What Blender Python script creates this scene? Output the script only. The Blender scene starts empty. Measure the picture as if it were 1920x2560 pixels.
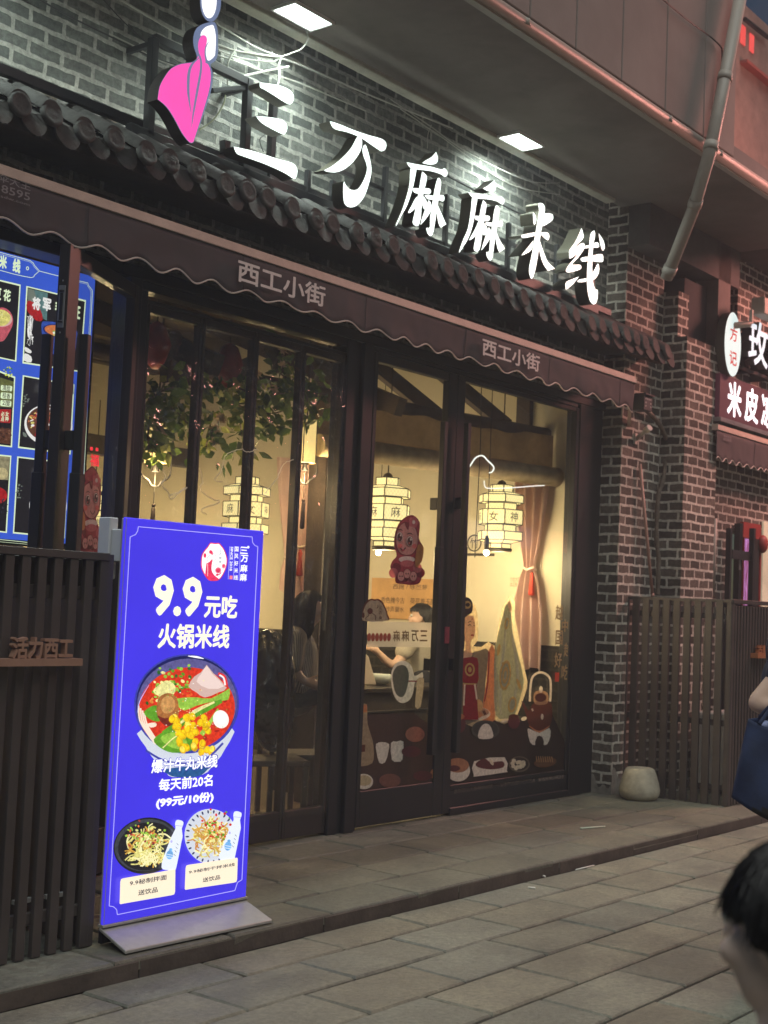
import bpy, bmesh, math, random
from mathutils import Vector as V, Matrix
random.seed(11)
R_ = math.radians
S = bpy.context.scene
C = S.collection
# ------------------------------------------------------------------ camera
F, YAW, PIT, ROL = 3362.1, 0.897449, 0.0697108, 0.0427921
CAM = V((0.0, -6.02, 1.65))
fw = V((math.sin(YAW) * math.cos(PIT), math.cos(YAW) * math.cos(PIT), math.sin(PIT)))
r0 = V((math.cos(YAW), -math.sin(YAW), 0)); u0 = r0.cross(fw)
cr, cu_ = math.cos(ROL), math.sin(ROL)
RT = r0 * cr + u0 * cu_
UP = u0 * cr - r0 * cu_
cd = bpy.data.cameras.new('camera'); cam = bpy.data.objects.new('camera', cd); C.objects.link(cam)
cd.sensor_fit = 'VERTICAL'; cd.sensor_height = 36.0; cd.lens = F / 2560 * 36.0
cd.clip_start = 0.05; cd.clip_end = 900
cam.matrix_world = Matrix((( RT.x, UP.x, -fw.x, CAM.x), (RT.y, UP.y, -fw.y, CAM.y), (RT.z, UP.z, -fw.z, CAM.z), (0, 0, 0, 1)))
cd.dof.use_dof = True; cd.dof.focus_distance = 7.0; cd.dof.aperture_fstop = 4.2
S.camera = cam
# ------------------------------------------------------------------ world, soft night-sky light, exposure
w = bpy.data.worlds.new('World'); S.world = w; w.use_nodes = True
nt = w.node_tree; bg = nt.nodes['Background']
sky = nt.nodes.new('ShaderNodeTexSky'); sky.sky_type = 'NISHITA'; sky.sun_disc = False
sky.sun_elevation = R_(5); sky.sun_rotation = R_(200); sky.ozone_density = 3; sky.dust_density = .4
nt.links.new(sky.outputs[0], bg.inputs[0]); bg.inputs[1].default_value = 0.028
sl = bpy.data.lights.new('sun', 'SUN'); so = bpy.data.objects.new('sun', sl); C.objects.link(so)
sl.energy = 1.55; sl.angle = R_(60); sl.color = (0.97, 1.0, 0.93)
so.rotation_euler = (R_(27), 0, R_(-38))
S.view_settings.view_transform = 'Standard'; S.view_settings.look = 'None'
S.view_settings.exposure = 0.35; S.view_settings.gamma = 1
S.render.engine = 'CYCLES'; S.cycles.max_bounces = 8; S.cycles.transparent_max_bounces = 24
S.cycles.use_denoising = True; S.cycles.sample_clamp_indirect = 4.0
S.cycles.caustics_reflective = False; S.cycles.caustics_refractive = False

def lamp(name, kind, loc, energy, color, size=0.1, target=None, parent=None, sy=None, spread=None):
    l = bpy.data.lights.new(name, kind); o = bpy.data.objects.new(name, l); C.objects.link(o)
    l.energy = energy; l.color = color; o.location = loc
    if kind == 'AREA':
        l.size = size
        if sy: l.shape = 'RECTANGLE'; l.size_y = sy
        if spread: l.spread = R_(spread)
    else: l.shadow_soft_size = size
    if target is not None:
        o.rotation_euler = (V(target) - V(loc)).to_track_quat('-Z', 'Y').to_euler()
    return o
# coloured light of the red neon shop fronts further down the street, and the unseen lit shops added opposite
lamp('red_neon_light', 'AREA', (15.6, -3.4, 6.6), 300, (1.0, 0.38, 0.31), 2.0, (11.5, -0.4, 3.6), sy=1.0)
# ------------------------------------------------------------------ pixel -> world
def ray(px, py): return RT * ((px - 960) / F) - UP * ((py - 1280) / F) + fw
def at(px, py, X=None, Y=None, Z=None, D=None):
    d = ray(px, py)
    if D is not None: t = D
    elif X is not None: t = (X - CAM.x) / d.x
    elif Y is not None: t = (Y - CAM.y) / d.y
    else: t = (Z - CAM.z) / d.z
    return CAM + d * t
class Win:
    def __init__(s, ox, oy, k): s.ox, s.oy, s.k = ox, oy, k
    def p(s, x, y): return (s.ox + x * s.k, s.oy + y * s.k)
    def at(s, x, y, **k): return at(*s.p(x, y), **k)
DISP = Win(0, 0, 1.15732)
Z1 = Win(0, 0, .5787); Z2 = Win(960, 0, .5787); Z3 = Win(0, 400, .5787); Z4 = Win(960, 500, .5787)
WA = Win(360, 0, .24111); WB = Win(780, 280, .21097); WC = Win(1130, 440, .24714)
S1 = Win(220, 1270, .3014); S2 = Win(220, 1840, .3014); LF = Win(0, 1300, .5695)
I1 = Win(0, 960, .434); I2 = Win(700, 960, .4822); I3 = Win(700, 1450, .4822); I4 = Win(1320, 1150, .4068)
M4 = Win(0, 600, .16275); M5 = Win(0, 950, .20347); R6 = Win(1600, 680, .2623); R7 = Win(1720, 1270, .13106); R8 = Win(1760, 0, .13559)
W1 = Win(340, 720, .33755); W2 = Win(620, 1300, .34356); N4 = Win(890, 1380, .1718); E5 = Win(1120, 1450, .25316); T6 = Win(1780, 1580, .2262); R3 = Win(880, 860, .3496)
LG = Win(480, 1340, .09644)
# ------------------------------------------------------------------ materials
MATS = {}
def srgb(c):
    return tuple((x / 12.92 if x <= .04045 else ((x + .055) / 1.055) ** 2.4) for x in (v / 255 for v in c))
def mat(name, col, rough=.6, metal=0., spec=.5, var=.25, vscale=6., bump=0., bscale=40., detail=4, emit=None, es=1., dirt=0., dcol=(.03, .025, .02), dscale=2.0, coat=0., alpha=None, trans=0.):
    if name in MATS: return MATS[name]
    m = bpy.data.materials.new(name); m.use_nodes = True; n = m.node_tree; N = n.nodes; L = n.links
    b = N['Principled BSDF']
    b.inputs['Roughness'].default_value = rough; b.inputs['Metallic'].default_value = metal
    b.inputs['Specular IOR Level'].default_value = spec; b.inputs['Coat Weight'].default_value = coat
    c4 = (*col, 1)
    tc = N.new('ShaderNodeTexCoord')
    src = None
    if var > 0:
        nz = N.new('ShaderNodeTexNoise'); nz.inputs['Scale'].default_value = vscale; nz.inputs['Detail'].default_value = detail
        nz.inputs['Roughness'].default_value = .65
        L.new(tc.outputs['Object'], nz.inputs['Vector'])
        rp = N.new('ShaderNodeValToRGB')
        rp.color_ramp.elements[0].position = .3; rp.color_ramp.elements[1].position = .7
        rp.color_ramp.elements[0].color = (*[max(0, x * (1 - var)) for x in col], 1)
        rp.color_ramp.elements[1].color = (*[min(1, x * (1 + var)) for x in col], 1)
        L.new(nz.outputs['Fac'], rp.inputs['Fac']); src = rp.outputs['Color']
        mr = N.new('ShaderNodeMapRange'); mr.inputs['To Min'].default_value = max(0, rough - .1); mr.inputs['To Max'].default_value = min(1, rough + .1)
        L.new(nz.outputs['Fac'], mr.inputs['Value']); L.new(mr.outputs[0], b.inputs['Roughness'])
    if dirt > 0:
        nd = N.new('ShaderNodeTexNoise'); nd.inputs['Scale'].default_value = dscale; nd.inputs['Detail'].default_value = 8; nd.inputs['Roughness'].default_value = .7
        L.new(tc.outputs['Object'], nd.inputs['Vector'])
        rd = N.new('ShaderNodeMapRange'); rd.inputs['From Min'].default_value = .5; rd.inputs['From Max'].default_value = .72; rd.inputs['To Max'].default_value = dirt
        L.new(nd.outputs['Fac'], rd.inputs['Value'])
        mx = N.new('ShaderNodeMix'); mx.data_type = 'RGBA'
        L.new(rd.outputs[0], mx.inputs['Factor'])
        if src is None: mx.inputs['A'].default_value = c4
        else: L.new(src, mx.inputs['A'])
        mx.inputs['B'].default_value = (*dcol, 1); src = mx.outputs['Result']
    if src is None: b.inputs['Base Color'].default_value = c4
    else: L.new(src, b.inputs['Base Color'])
    if bump > 0:
        nb = N.new('ShaderNodeTexNoise'); nb.inputs['Scale'].default_value = bscale; nb.inputs['Detail'].default_value = 6
        L.new(tc.outputs['Object'], nb.inputs['Vector'])
        bp = N.new('ShaderNodeBump'); bp.inputs['Strength'].default_value = bump; bp.inputs['Distance'].default_value = .01
        L.new(nb.outputs['Fac'], bp.inputs['Height']); L.new(bp.outputs[0], b.inputs['Normal'])
    if emit:
        b.inputs['Emission Color'].default_value = (*emit, 1); b.inputs['Emission Strength'].default_value = es
    if trans > 0:
        o = N['Material Output']; t = N.new('ShaderNodeBsdfTranslucent')
        if src is None: t.inputs['Color'].default_value = c4
        else: L.new(src, t.inputs['Color'])
        x = N.new('ShaderNodeMixShader'); x.inputs[0].default_value = trans
        L.new(b.outputs[0], x.inputs[1]); L.new(t.outputs[0], x.inputs[2]); L.new(x.outputs[0], o.inputs['Surface'])
    MATS[name] = m; return m
def glow(rgb, es=1.0, tex=None, sc=55):          # a lit face: a light box print, an LED face; rgb as seen, 0-255
    k = 'lit_%d_%d_%d_%d' % (*rgb, int(es * 100)); c = srgb(rgb)
    if k in MATS: return MATS[k]
    es *= .79
    m = mat(k, tuple(x * .35 for x in c), rough=.35, var=0, emit=c, es=es)
    if tex is None: tex = 0 if min(rgb) > 170 or max(rgb) - min(rgb) < 30 and max(rgb) > 100 else .42
    if tex:                              # uneven ink and back light of the print
        n = m.node_tree; N = n.nodes; L = n.links; tc = N.new('ShaderNodeTexCoord'); nz = N.new('ShaderNodeTexNoise'); nz.inputs['Scale'].default_value = sc; nz.inputs['Detail'].default_value = 5; nz.inputs['Roughness'].default_value = .65
        L.new(tc.outputs['Object'], nz.inputs['Vector']); r = N.new('ShaderNodeMapRange'); r.inputs['From Min'].default_value = .3; r.inputs['From Max'].default_value = .7; r.inputs['To Min'].default_value = es * (1 - tex); r.inputs['To Max'].default_value = es * (1 + tex)
        L.new(nz.outputs['Fac'], r.inputs['Value']); L.new(r.outputs[0], N['Principled BSDF'].inputs['Emission Strength'])
    return m
def ink(rgb, trans=.45):        # print on a window decal
    return mat('ink_%d_%d_%d' % rgb, tuple(x * .92 for x in srgb(rgb)), rough=.5, var=.24, vscale=38, detail=7, trans=trans)
def flat(rgb, rough=.6): return mat('paint_%d_%d_%d' % rgb, srgb(rgb), rough=rough, var=.1, vscale=20)
def brickmat(name, c1, c2, mort, w=.22, h=.0875, ms=.0125, wob=.007, bump=.6):
    m = bpy.data.materials.new(name); m.use_nodes = True; n = m.node_tree; N = n.nodes; L = n.links; b = N['Principled BSDF']
    uv = N.new('ShaderNodeUVMap'); uv.uv_map = 'UVMap'
    nz = N.new('ShaderNodeTexNoise'); nz.inputs['Scale'].default_value = 9; nz.inputs['Detail'].default_value = 5
    L.new(uv.outputs[0], nz.inputs['Vector'])
    sb = N.new('ShaderNodeVectorMath'); sb.operation = 'SUBTRACT'; sb.inputs[1].default_value = (.5, .5, .5); L.new(nz.outputs['Color'], sb.inputs[0])
    sc = N.new('ShaderNodeVectorMath'); sc.operation = 'SCALE'; sc.inputs['Scale'].default_value = wob * 2.2; L.new(sb.outputs[0], sc.inputs[0])
    ad = N.new('ShaderNodeVectorMath'); L.new(uv.outputs[0], ad.inputs[0]); L.new(sc.outputs[0], ad.inputs[1])
    br = N.new('ShaderNodeTexBrick'); L.new(ad.outputs[0], br.inputs['Vector'])
    br.inputs['Scale'].default_value = 1; br.inputs['Brick Width'].default_value = w; br.inputs['Row Height'].default_value = h
    br.inputs['Mortar Size'].default_value = ms; br.inputs['Mortar Smooth'].default_value = .25; br.inputs['Bias'].default_value = 0.0
    br.inputs['Color1'].default_value = (*c1, 1); br.inputs['Color2'].default_value = (*c2, 1); br.inputs['Mortar'].default_value = (*mort, 1)
    n2 = N.new('ShaderNodeTexNoise'); n2.inputs['Scale'].default_value = 26; n2.inputs['Detail'].default_value = 8; n2.inputs['Roughness'].default_value = .7; L.new(uv.outputs[0], n2.inputs['Vector'])
    n3 = N.new('ShaderNodeTexNoise'); n3.inputs['Scale'].default_value = 1.7; n3.inputs['Detail'].default_value = 6; L.new(uv.outputs[0], n3.inputs['Vector'])
    mr = N.new('ShaderNodeMapRange'); mr.inputs['From Min'].default_value = .3; mr.inputs['From Max'].default_value = .7; mr.inputs['To Min'].default_value = .55; mr.inputs['To Max'].default_value = 1.4; L.new(n2.outputs['Fac'], mr.inputs['Value'])
    m3 = N.new('ShaderNodeMapRange'); m3.inputs['From Min'].default_value = .35; m3.inputs['From Max'].default_value = .65; m3.inputs['To Min'].default_value = .72; m3.inputs['To Max'].default_value = 1.2; L.new(n3.outputs['Fac'], m3.inputs['Value'])
    mu = N.new('ShaderNodeMath'); mu.operation = 'MULTIPLY'; L.new(mr.outputs[0], mu.inputs[0]); L.new(m3.outputs[0], mu.inputs[1])
    vm = N.new('ShaderNodeVectorMath'); vm.operation = 'SCALE'; L.new(br.outputs['Color'], vm.inputs[0]); L.new(mu.outputs[0], vm.inputs['Scale'])
    L.new(vm.outputs[0], b.inputs['Base Color']); b.inputs['Roughness'].default_value = .88; b.inputs['Specular IOR Level'].default_value = .25
    h1 = N.new('ShaderNodeMath'); h1.operation = 'MULTIPLY_ADD'; L.new(br.outputs['Fac'], h1.inputs[0]); h1.inputs[1].default_value = .7; L.new(n2.outputs['Fac'], h1.inputs[2])
    bp = N.new('ShaderNodeBump'); bp.inputs['Strength'].default_value = bump; bp.inputs['Distance'].default_value = .012; L.new(h1.outputs[0], bp.inputs['Height']); L.new(bp.outputs[0], b.inputs['Normal'])
    MATS[name] = m; return m
def stonemat(name, col, joint=None):
    m = bpy.data.materials.new(name); m.use_nodes = True; n = m.node_tree; N = n.nodes; L = n.links; b = N['Principled BSDF']
    tc = N.new('ShaderNodeTexCoord'); a = N.new('ShaderNodeAttribute'); a.attribute_name = 'tone'
    n1 = N.new('ShaderNodeTexNoise'); n1.inputs['Scale'].default_value = 3.2; n1.inputs['Detail'].default_value = 9; n1.inputs['Roughness'].default_value = .68; L.new(tc.outputs['Object'], n1.inputs['Vector'])
    n2 = N.new('ShaderNodeTexNoise'); n2.inputs['Scale'].default_value = 34; n2.inputs['Detail'].default_value = 9; n2.inputs['Roughness'].default_value = .8; L.new(tc.outputs['Object'], n2.inputs['Vector'])
    rp = N.new('ShaderNodeValToRGB'); e = rp.color_ramp.elements; e[0].position = .28; e[1].position = .72
    e[0].color = (*[x * .62 for x in col], 1); e[1].color = (col[0] * 1.25, col[1] * 1.2, col[2] * 1.1, 1)
    L.new(n1.outputs['Fac'], rp.inputs['Fac'])
    mp = N.new('ShaderNodeMapRange'); mp.inputs['From Min'].default_value = .3; mp.inputs['From Max'].default_value = .7; mp.inputs['To Min'].default_value = .62; mp.inputs['To Max'].default_value = 1.38; L.new(n2.outputs['Fac'], mp.inputs['Value'])
    v = N.new('ShaderNodeMix'); v.data_type = 'RGBA'; v.blend_type = 'MULTIPLY'; v.inputs['Factor'].default_value = 1
    L.new(rp.outputs[0], v.inputs['A']); L.new(a.outputs['Color'], v.inputs['B'])
    vs = N.new('ShaderNodeVectorMath'); vs.operation = 'SCALE'; L.new(v.outputs['Result'], vs.inputs[0]); L.new(mp.outputs[0], vs.inputs['Scale'])
    n4_ = N.new('ShaderNodeTexNoise'); n4_.inputs['Scale'].default_value = .9; n4_.inputs['Detail'].default_value = 10; n4_.inputs['Roughness'].default_value = .75; n4_.inputs['Distortion'].default_value = .6; L.new(tc.outputs['Object'], n4_.inputs['Vector'])
    st_ = N.new('ShaderNodeMapRange'); st_.inputs['From Min'].default_value = .5; st_.inputs['From Max'].default_value = .68; st_.inputs['To Max'].default_value = .6; L.new(n4_.outputs['Fac'], st_.inputs['Value'])
    v5 = N.new('ShaderNodeTexVoronoi'); v5.inputs['Scale'].default_value = 5.5; L.new(tc.outputs['Object'], v5.inputs['Vector'])
    g5 = N.new('ShaderNodeMapRange'); g5.inputs['From Min'].default_value = .03; g5.inputs['From Max'].default_value = .10; g5.inputs['To Min'].default_value = .55; g5.inputs['To Max'].default_value = 0; L.new(v5.outputs['Distance'], g5.inputs['Value'])
    mxf = N.new('ShaderNodeMath'); mxf.operation = 'MAXIMUM'; L.new(st_.outputs[0], mxf.inputs[0]); L.new(g5.outputs[0], mxf.inputs[1])
    dk = N.new('ShaderNodeMix'); dk.data_type = 'RGBA'; L.new(mxf.outputs[0], dk.inputs['Factor']); L.new(vs.outputs[0], dk.inputs['A']); dk.inputs['B'].default_value = (col[0] * .38, col[1] * .36, col[2] * .36, 1)
    L.new(dk.outputs['Result'], b.inputs['Base Color'])
    rr = N.new('ShaderNodeMapRange'); rr.inputs['To Min'].default_value = .3; rr.inputs['To Max'].default_value = .85; L.new(n1.outputs['Fac'], rr.inputs['Value']); L.new(rr.outputs[0], b.inputs['Roughness'])
    ad = N.new('ShaderNodeMath'); ad.operation = 'MULTIPLY_ADD'; L.new(n1.outputs['Fac'], ad.inputs[0]); ad.inputs[1].default_value = 1.6; L.new(n2.outputs['Fac'], ad.inputs[2])
    bp = N.new('ShaderNodeBump'); bp.inputs['Strength'].default_value = .9; bp.inputs['Distance'].default_value = .016; L.new(ad.outputs[0], bp.inputs['Height']); L.new(bp.outputs[0], b.inputs['Normal'])
    MATS[name] = m; return m
def glassmat(name, tint=(1, 1, 1), refl=1.0, wav=0., rough=.02, frost=0.):
    m = bpy.data.materials.new(name); m.use_nodes = True; n = m.node_tree; N = n.nodes; L = n.links
    N.remove(N['Principled BSDF']); o = N['Material Output']
    t = N.new('ShaderNodeBsdfTransparent'); t.inputs[0].default_value = (*tint, 1)
    g = N.new('ShaderNodeBsdfGlossy'); g.inputs['Roughness'].default_value = rough
    fr = N.new('ShaderNodeLayerWeight'); fr.inputs['Blend'].default_value = .5
    pw = N.new('ShaderNodeMath'); pw.operation = 'POWER'; pw.inputs[1].default_value = 5; L.new(fr.outputs['Facing'], pw.inputs[0])
    mu = N.new('ShaderNodeMath'); mu.operation = 'MULTIPLY_ADD'; mu.inputs[1].default_value = .95 * refl; mu.inputs[2].default_value = .05 * refl; mu.use_clamp = True; L.new(pw.outputs[0], mu.inputs[0])
    x = N.new('ShaderNodeMixShader'); L.new(mu.outputs[0], x.inputs[0]); L.new(t.outputs[0], x.inputs[1]); L.new(g.outputs[0], x.inputs[2])
    out = x.outputs[0]
    if wav > 0:
        tc = N.new('ShaderNodeTexCoord'); nz = N.new('ShaderNodeTexNoise'); nz.inputs['Scale'].default_value = 7; nz.inputs['Detail'].default_value = 3; nz.inputs['Distortion'].default_value = 1.5
        L.new(tc.outputs['Object'], nz.inputs['Vector']); bp = N.new('ShaderNodeBump'); bp.inputs['Strength'].default_value = wav; bp.inputs['Distance'].default_value = .03
        L.new(nz.outputs['Fac'], bp.inputs['Height']); L.new(bp.outputs[0], g.inputs['Normal']); L.new(bp.outputs[0], fr.inputs['Normal'])
    if frost > 0:
        d = N.new('ShaderNodeBsdfDiffuse'); d.inputs[0].default_value = (.75, .72, .66, 1); tl = N.new('ShaderNodeBsdfTranslucent'); tl.inputs[0].default_value = (.8, .77, .7, 1)
        y = N.new('ShaderNodeMixShader'); y.inputs[0].default_value = .6; L.new(d.outputs[0], y.inputs[1]); L.new(tl.outputs[0], y.inputs[2])
        z = N.new('ShaderNodeMixShader'); z.inputs[0].default_value = frost; L.new(out, z.inputs[1]); L.new(y.outputs[0], z.inputs[2]); out = z.outputs[0]
    L.new(out, o.inputs['Surface']); MATS[name] = m; return m
# ------------------------------------------------------------------ objects
ORG = {}
def tag(o, label=None, cat=None, group=None, kind=None):
    if label: o['label'] = label
    if cat: o['category'] = cat
    if group: o['group'] = group
    if kind: o['kind'] = kind
    return o
def thing(name, loc, label, cat, group=None):
    o = bpy.data.objects.new(name, None); C.objects.link(o); o.empty_display_size = .1
    o.location = loc; ORG[o] = V(loc); return tag(o, label, cat, group)
def copy_tree(o, parent=None):
    c = o.copy(); C.objects.link(c); c.parent = parent; ORG[c] = ORG.get(o, V((0, 0, 0)))
    for ch in list(o.children): copy_tree(ch, c)
    return c
class MB:
    def __init__(s): s.bm = bmesh.new(); s.tone = None
    def face(s, pts, mi=0):
        try:
            f = s.bm.faces.new([s.bm.verts.new(p) for p in pts]); f.material_index = mi; return f
        except ValueError: return None
    def quad(s, x0, x1, y, z0, z1, mi=0, M=None):
        return s.face([(M @ V(p)) if M else p for p in ((x0, y, z0), (x1, y, z0), (x1, y, z1), (x0, y, z1))], mi)
    def box(s, x0, x1, y0, y1, z0, z1, mi=0, M=None, tone=None):
        if x0 > x1: x0, x1 = x1, x0
        if y0 > y1: y0, y1 = y1, y0
        if z0 > z1: z0, z1 = z1, z0
        v = [V((x, y, z)) for z in (z0, z1) for y in (y0, y1) for x in (x0, x1)]
        if M: v = [M @ p for p in v]
        v = [s.bm.verts.new(p) for p in v]; fs = []
        for q in ((0, 2, 3, 1), (4, 5, 7, 6), (0, 1, 5, 4), (2, 6, 7, 3), (0, 4, 6, 2), (1, 3, 7, 5)):
            f = s.bm.faces.new([v[i] for i in q]); f.material_index = mi; fs.append(f)
        return fs
    def bar(s, a, b, w, h=None, mi=0, up=V((0, 0, 1))):
        a, b = V(a), V(b); h = h or w; d = (b - a); L = d.length; d.normalize()
        if abs(d.dot(up)) > .99: up = V((0, 1, 0))
        x = d.cross(up).normalized(); y = x.cross(d)
        M = Matrix(((d.x, x.x, y.x, a.x), (d.y, x.y, y.y, a.y), (d.z, x.z, y.z, a.z), (0, 0, 0, 1)))
        return s.box(0, L, -w / 2, w / 2, -h / 2, h / 2, mi, M)
    def tube(s, path, r, seg=8, mi=0, cap=True):
        path = [V(p) for p in path]; n = len(path); rr = r if isinstance(r, (list, tuple)) else [r] * n
        rings = []; ref = None
        for i, p in enumerate(path):
            d = (path[min(i + 1, n - 1)] - path[max(i - 1, 0)]).normalized()
            if ref is None:
                ref = V((0, 0, 1)) if abs(d.z) < .9 else V((1, 0, 0))
            a = d.cross(ref).normalized(); ref = a.cross(d).normalized(); b = ref
            rings.append([s.bm.verts.new(p + (a * math.cos(t) + b * math.sin(t)) * rr[i]) for t in (2 * math.pi * k / seg for k in range(seg))])
        for i in range(n - 1):
            for k in range(seg):
                f = s.bm.faces.new((rings[i][k], rings[i][(k + 1) % seg], rings[i + 1][(k + 1) % seg], rings[i + 1][k])); f.material_index = mi; f.smooth = seg > 6
        if cap:
            for r_ in (rings[0][::-1], rings[-1]):
                f = s.bm.faces.new(r_); f.material_index = mi
    def lathe(s, prof, c=(0, 0, 0), seg=24, mi=0, cap=True, smooth=True, rot=0., sx=1., sy=1.):
        c = V(c); rings = []
        for r, z in prof:
            rings.append([s.bm.verts.new(c + V((math.cos(rot + 2 * math.pi * k / seg) * r * sx, math.sin(rot + 2 * math.pi * k / seg) * r * sy, z))) for k in range(seg)])
        for i in range(len(prof) - 1):
            for k in range(seg):
                f = s.bm.faces.new((rings[i][k], rings[i][(k + 1) % seg], rings[i + 1][(k + 1) % seg], rings[i + 1][k])); f.material_index = mi; f.smooth = smooth
        if cap:
            for r_ in (rings[0][::-1], rings[-1]):
                f = s.bm.faces.new(r_); f.material_index = mi
    def prism(s, pts, dv, mi=0, side=None):
        side = mi if side is None else side; pts = [V(p) for p in pts]; dv = V(dv)
        a = [s.bm.verts.new(p) for p in pts]; b = [s.bm.verts.new(p + dv) for p in pts]
        f = s.bm.faces.new(a); f.material_index = mi
        g = s.bm.faces.new(b[::-1]); g.material_index = side; fs = [f, g]
        for i in range(len(a)):
            j = (i + 1) % len(a); q = s.bm.faces.new((a[j], a[i], b[i], b[j])); q.material_index = side; fs.append(q)
        bmesh.ops.recalc_face_normals(s.bm, faces=fs)
    def ball(s, c, r, mi=0, sub=2, sc=(1, 1, 1), M=None):
        T = Matrix.Translation(V(c)) @ (M or Matrix()) @ Matrix.Diagonal((r * sc[0], r * sc[1], r * sc[2], 1))
        vs = bmesh.ops.create_icosphere(s.bm, subdivisions=sub, radius=1, matrix=T)['verts']
        for f in {f for v in vs for f in v.link_faces}: f.material_index = mi; f.smooth = True
    def grid(s, fn, nu, nv, mi=0, smooth=True, closed=False):
        g = [[s.bm.verts.new(fn(i / nu, j / nv)) for i in range(nu + (0 if closed else 1))] for j in range(nv + 1)]
        m = nu if closed else nu
        for j in range(nv):
            for i in range(m):
                k = (i + 1) % nu if closed else i + 1
                f = s.bm.faces.new((g[j][i], g[j][k], g[j + 1][k], g[j + 1][i])); f.material_index = mi; f.smooth = smooth
    def build(s, name, mats, parent=None, bevel=0., seg=1, recalc=False, shade=False, solid=0., label=None):
        bm = s.bm
        if recalc: bmesh.ops.recalc_face_normals(bm, faces=bm.faces[:])
        o3 = V((0, 0, 0))
        if parent is not None: o3 = ORG[parent]
        uv = bm.loops.layers.uv.new('UVMap')
        for f in bm.faces:
            n = f.normal if f.normal.length > 0 else V((0, 0, 1)); f.normal_update(); n = f.normal
            ax = max(range(3), key=lambda i: abs(n[i]))
            for l in f.loops:
                p = l.vert.co
                l[uv].uv = (p.y, p.z) if ax == 0 else ((p.x, p.z) if ax == 1 else (p.x, p.y))
        me = bpy.data.meshes.new(name)
        if o3.length: bmesh.ops.translate(bm, verts=bm.verts[:], vec=-o3)
        bm.to_mesh(me); bm.free()
        for m in (mats if isinstance(mats, (list, tuple)) else [mats]): me.materials.append(m)
        o = bpy.data.objects.new(name, me); C.objects.link(o)
        if parent is not None: o.parent = parent; ORG[o] = o3
        else: ORG[o] = V((0, 0, 0))
        if shade:
            for p in me.polygons: p.use_smooth = True
        if bevel > 0:
            b = o.modifiers.new('bevel', 'BEVEL'); b.width = bevel; b.segments = seg; b.limit_method = 'ANGLE'; b.angle_limit = R_(40); b.harden_normals = False
        if solid: 
            b = o.modifiers.new('solid', 'SOLIDIFY'); b.thickness = solid
        if label: o['label'] = label
        return o
def smooth(pts, n=4, closed=True):     # Catmull-Rom through the points; a doubled point is a corner
    P = []; K = []
    for p in pts:
        if P and tuple(P[-1]) == tuple(p): K[-1] = True
        else: P.append(tuple(p)); K.append(False)
    out = []; N = len(P); rng = range(N if closed else N - 1)
    for i in rng:
        p1, p2 = P[i], P[(i + 1) % N]
        p0 = p1 if K[i] or (not closed and i == 0) else P[(i - 1) % N]
        p3 = p2 if K[(i + 1) % N] or (not closed and i == N - 2) else P[(i + 2) % N]
        for k in range(n):
            t = k / n; t2 = t * t; t3 = t2 * t
            out.append(tuple(.5 * (2 * b + (c - a) * t + (2 * a - 5 * b + 4 * c - d) * t2 + (3 * b - a - 3 * c + d) * t3) for a, b, c, d in zip(p0, p1, p2, p3)))
    if not closed: out.append(P[-1])
    return out
def ell(cx, cy, rx, ry, n=28, rot=0.):
    c, s_ = math.cos(R_(rot)), math.sin(R_(rot)); o = []
    for k in range(n):
        a = 2 * math.pi * k / n; x, y = rx * math.cos(a), ry * math.sin(a); o.append((cx + x * c - y * s_, cy + x * s_ + y * c))
    return o
def ribbon(pts, w, n=4, closed=False):  # outline of a stroke; w is one width or one per control point
    W = w if isinstance(w, (list, tuple)) else [w] * len(pts)
    q = smooth([(x, y, ww) for (x, y), ww in zip(pts, W)], n, closed); L = []; Rr = []
    for i, (x, y, ww) in enumerate(q):
        a = q[max(i - 1, 0)]; b = q[min(i + 1, len(q) - 1)]; dx, dy = b[0] - a[0], b[1] - a[1]; l = math.hypot(dx, dy) or 1
        nx, ny = -dy / l * ww / 2, dx / l * ww / 2; L.append((x + nx, y + ny)); Rr.append((x - nx, y - ny))
    return L + Rr[::-1]
def art(name, win, plane, layers, parent=None, off=.001, step=.00025):
    """flat print on a plane: layers (outline in window pixels, material), each a hair in front of the one before"""
    ax, val = plane; mb = MB(); mats = []
    for i, (pts, m) in enumerate(layers):
        if m not in mats: mats.append(m)
        v = val - off - step * i
        q = [win.at(x, y, **{ax: v}) for x, y in pts]
        f = mb.face(q, mats.index(m))
        if f:
            f.normal_update()
            if f.normal['XYZ'.index(ax)] > 0: f.normal_flip()
    return mb.build(name, mats, parent)
TXT = {}
def tmesh(body):
    if body not in TXT:
        cu = bpy.data.curves.new('t', 'FONT'); cu.body = body; cu.size = 1; cu.resolution_u = 2
        o = bpy.data.objects.new('t', cu); C.objects.link(o); bpy.context.view_layer.update()
        me = bpy.data.meshes.new_from_object(o.evaluated_get(bpy.context.evaluated_depsgraph_get()))
        vs = [v.co.copy() for v in me.vertices]; fs = [tuple(p.vertices) for p in me.polygons]
        bpy.data.objects.remove(o); bpy.data.meshes.remove(me)
        x0 = min(v.x for v in vs); x1 = max(v.x for v in vs); y0 = min(v.y for v in vs); y1 = max(v.y for v in vs)
        TXT[body] = (vs, fs, x0, x1, y0, y1)
    return TXT[body]
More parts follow.
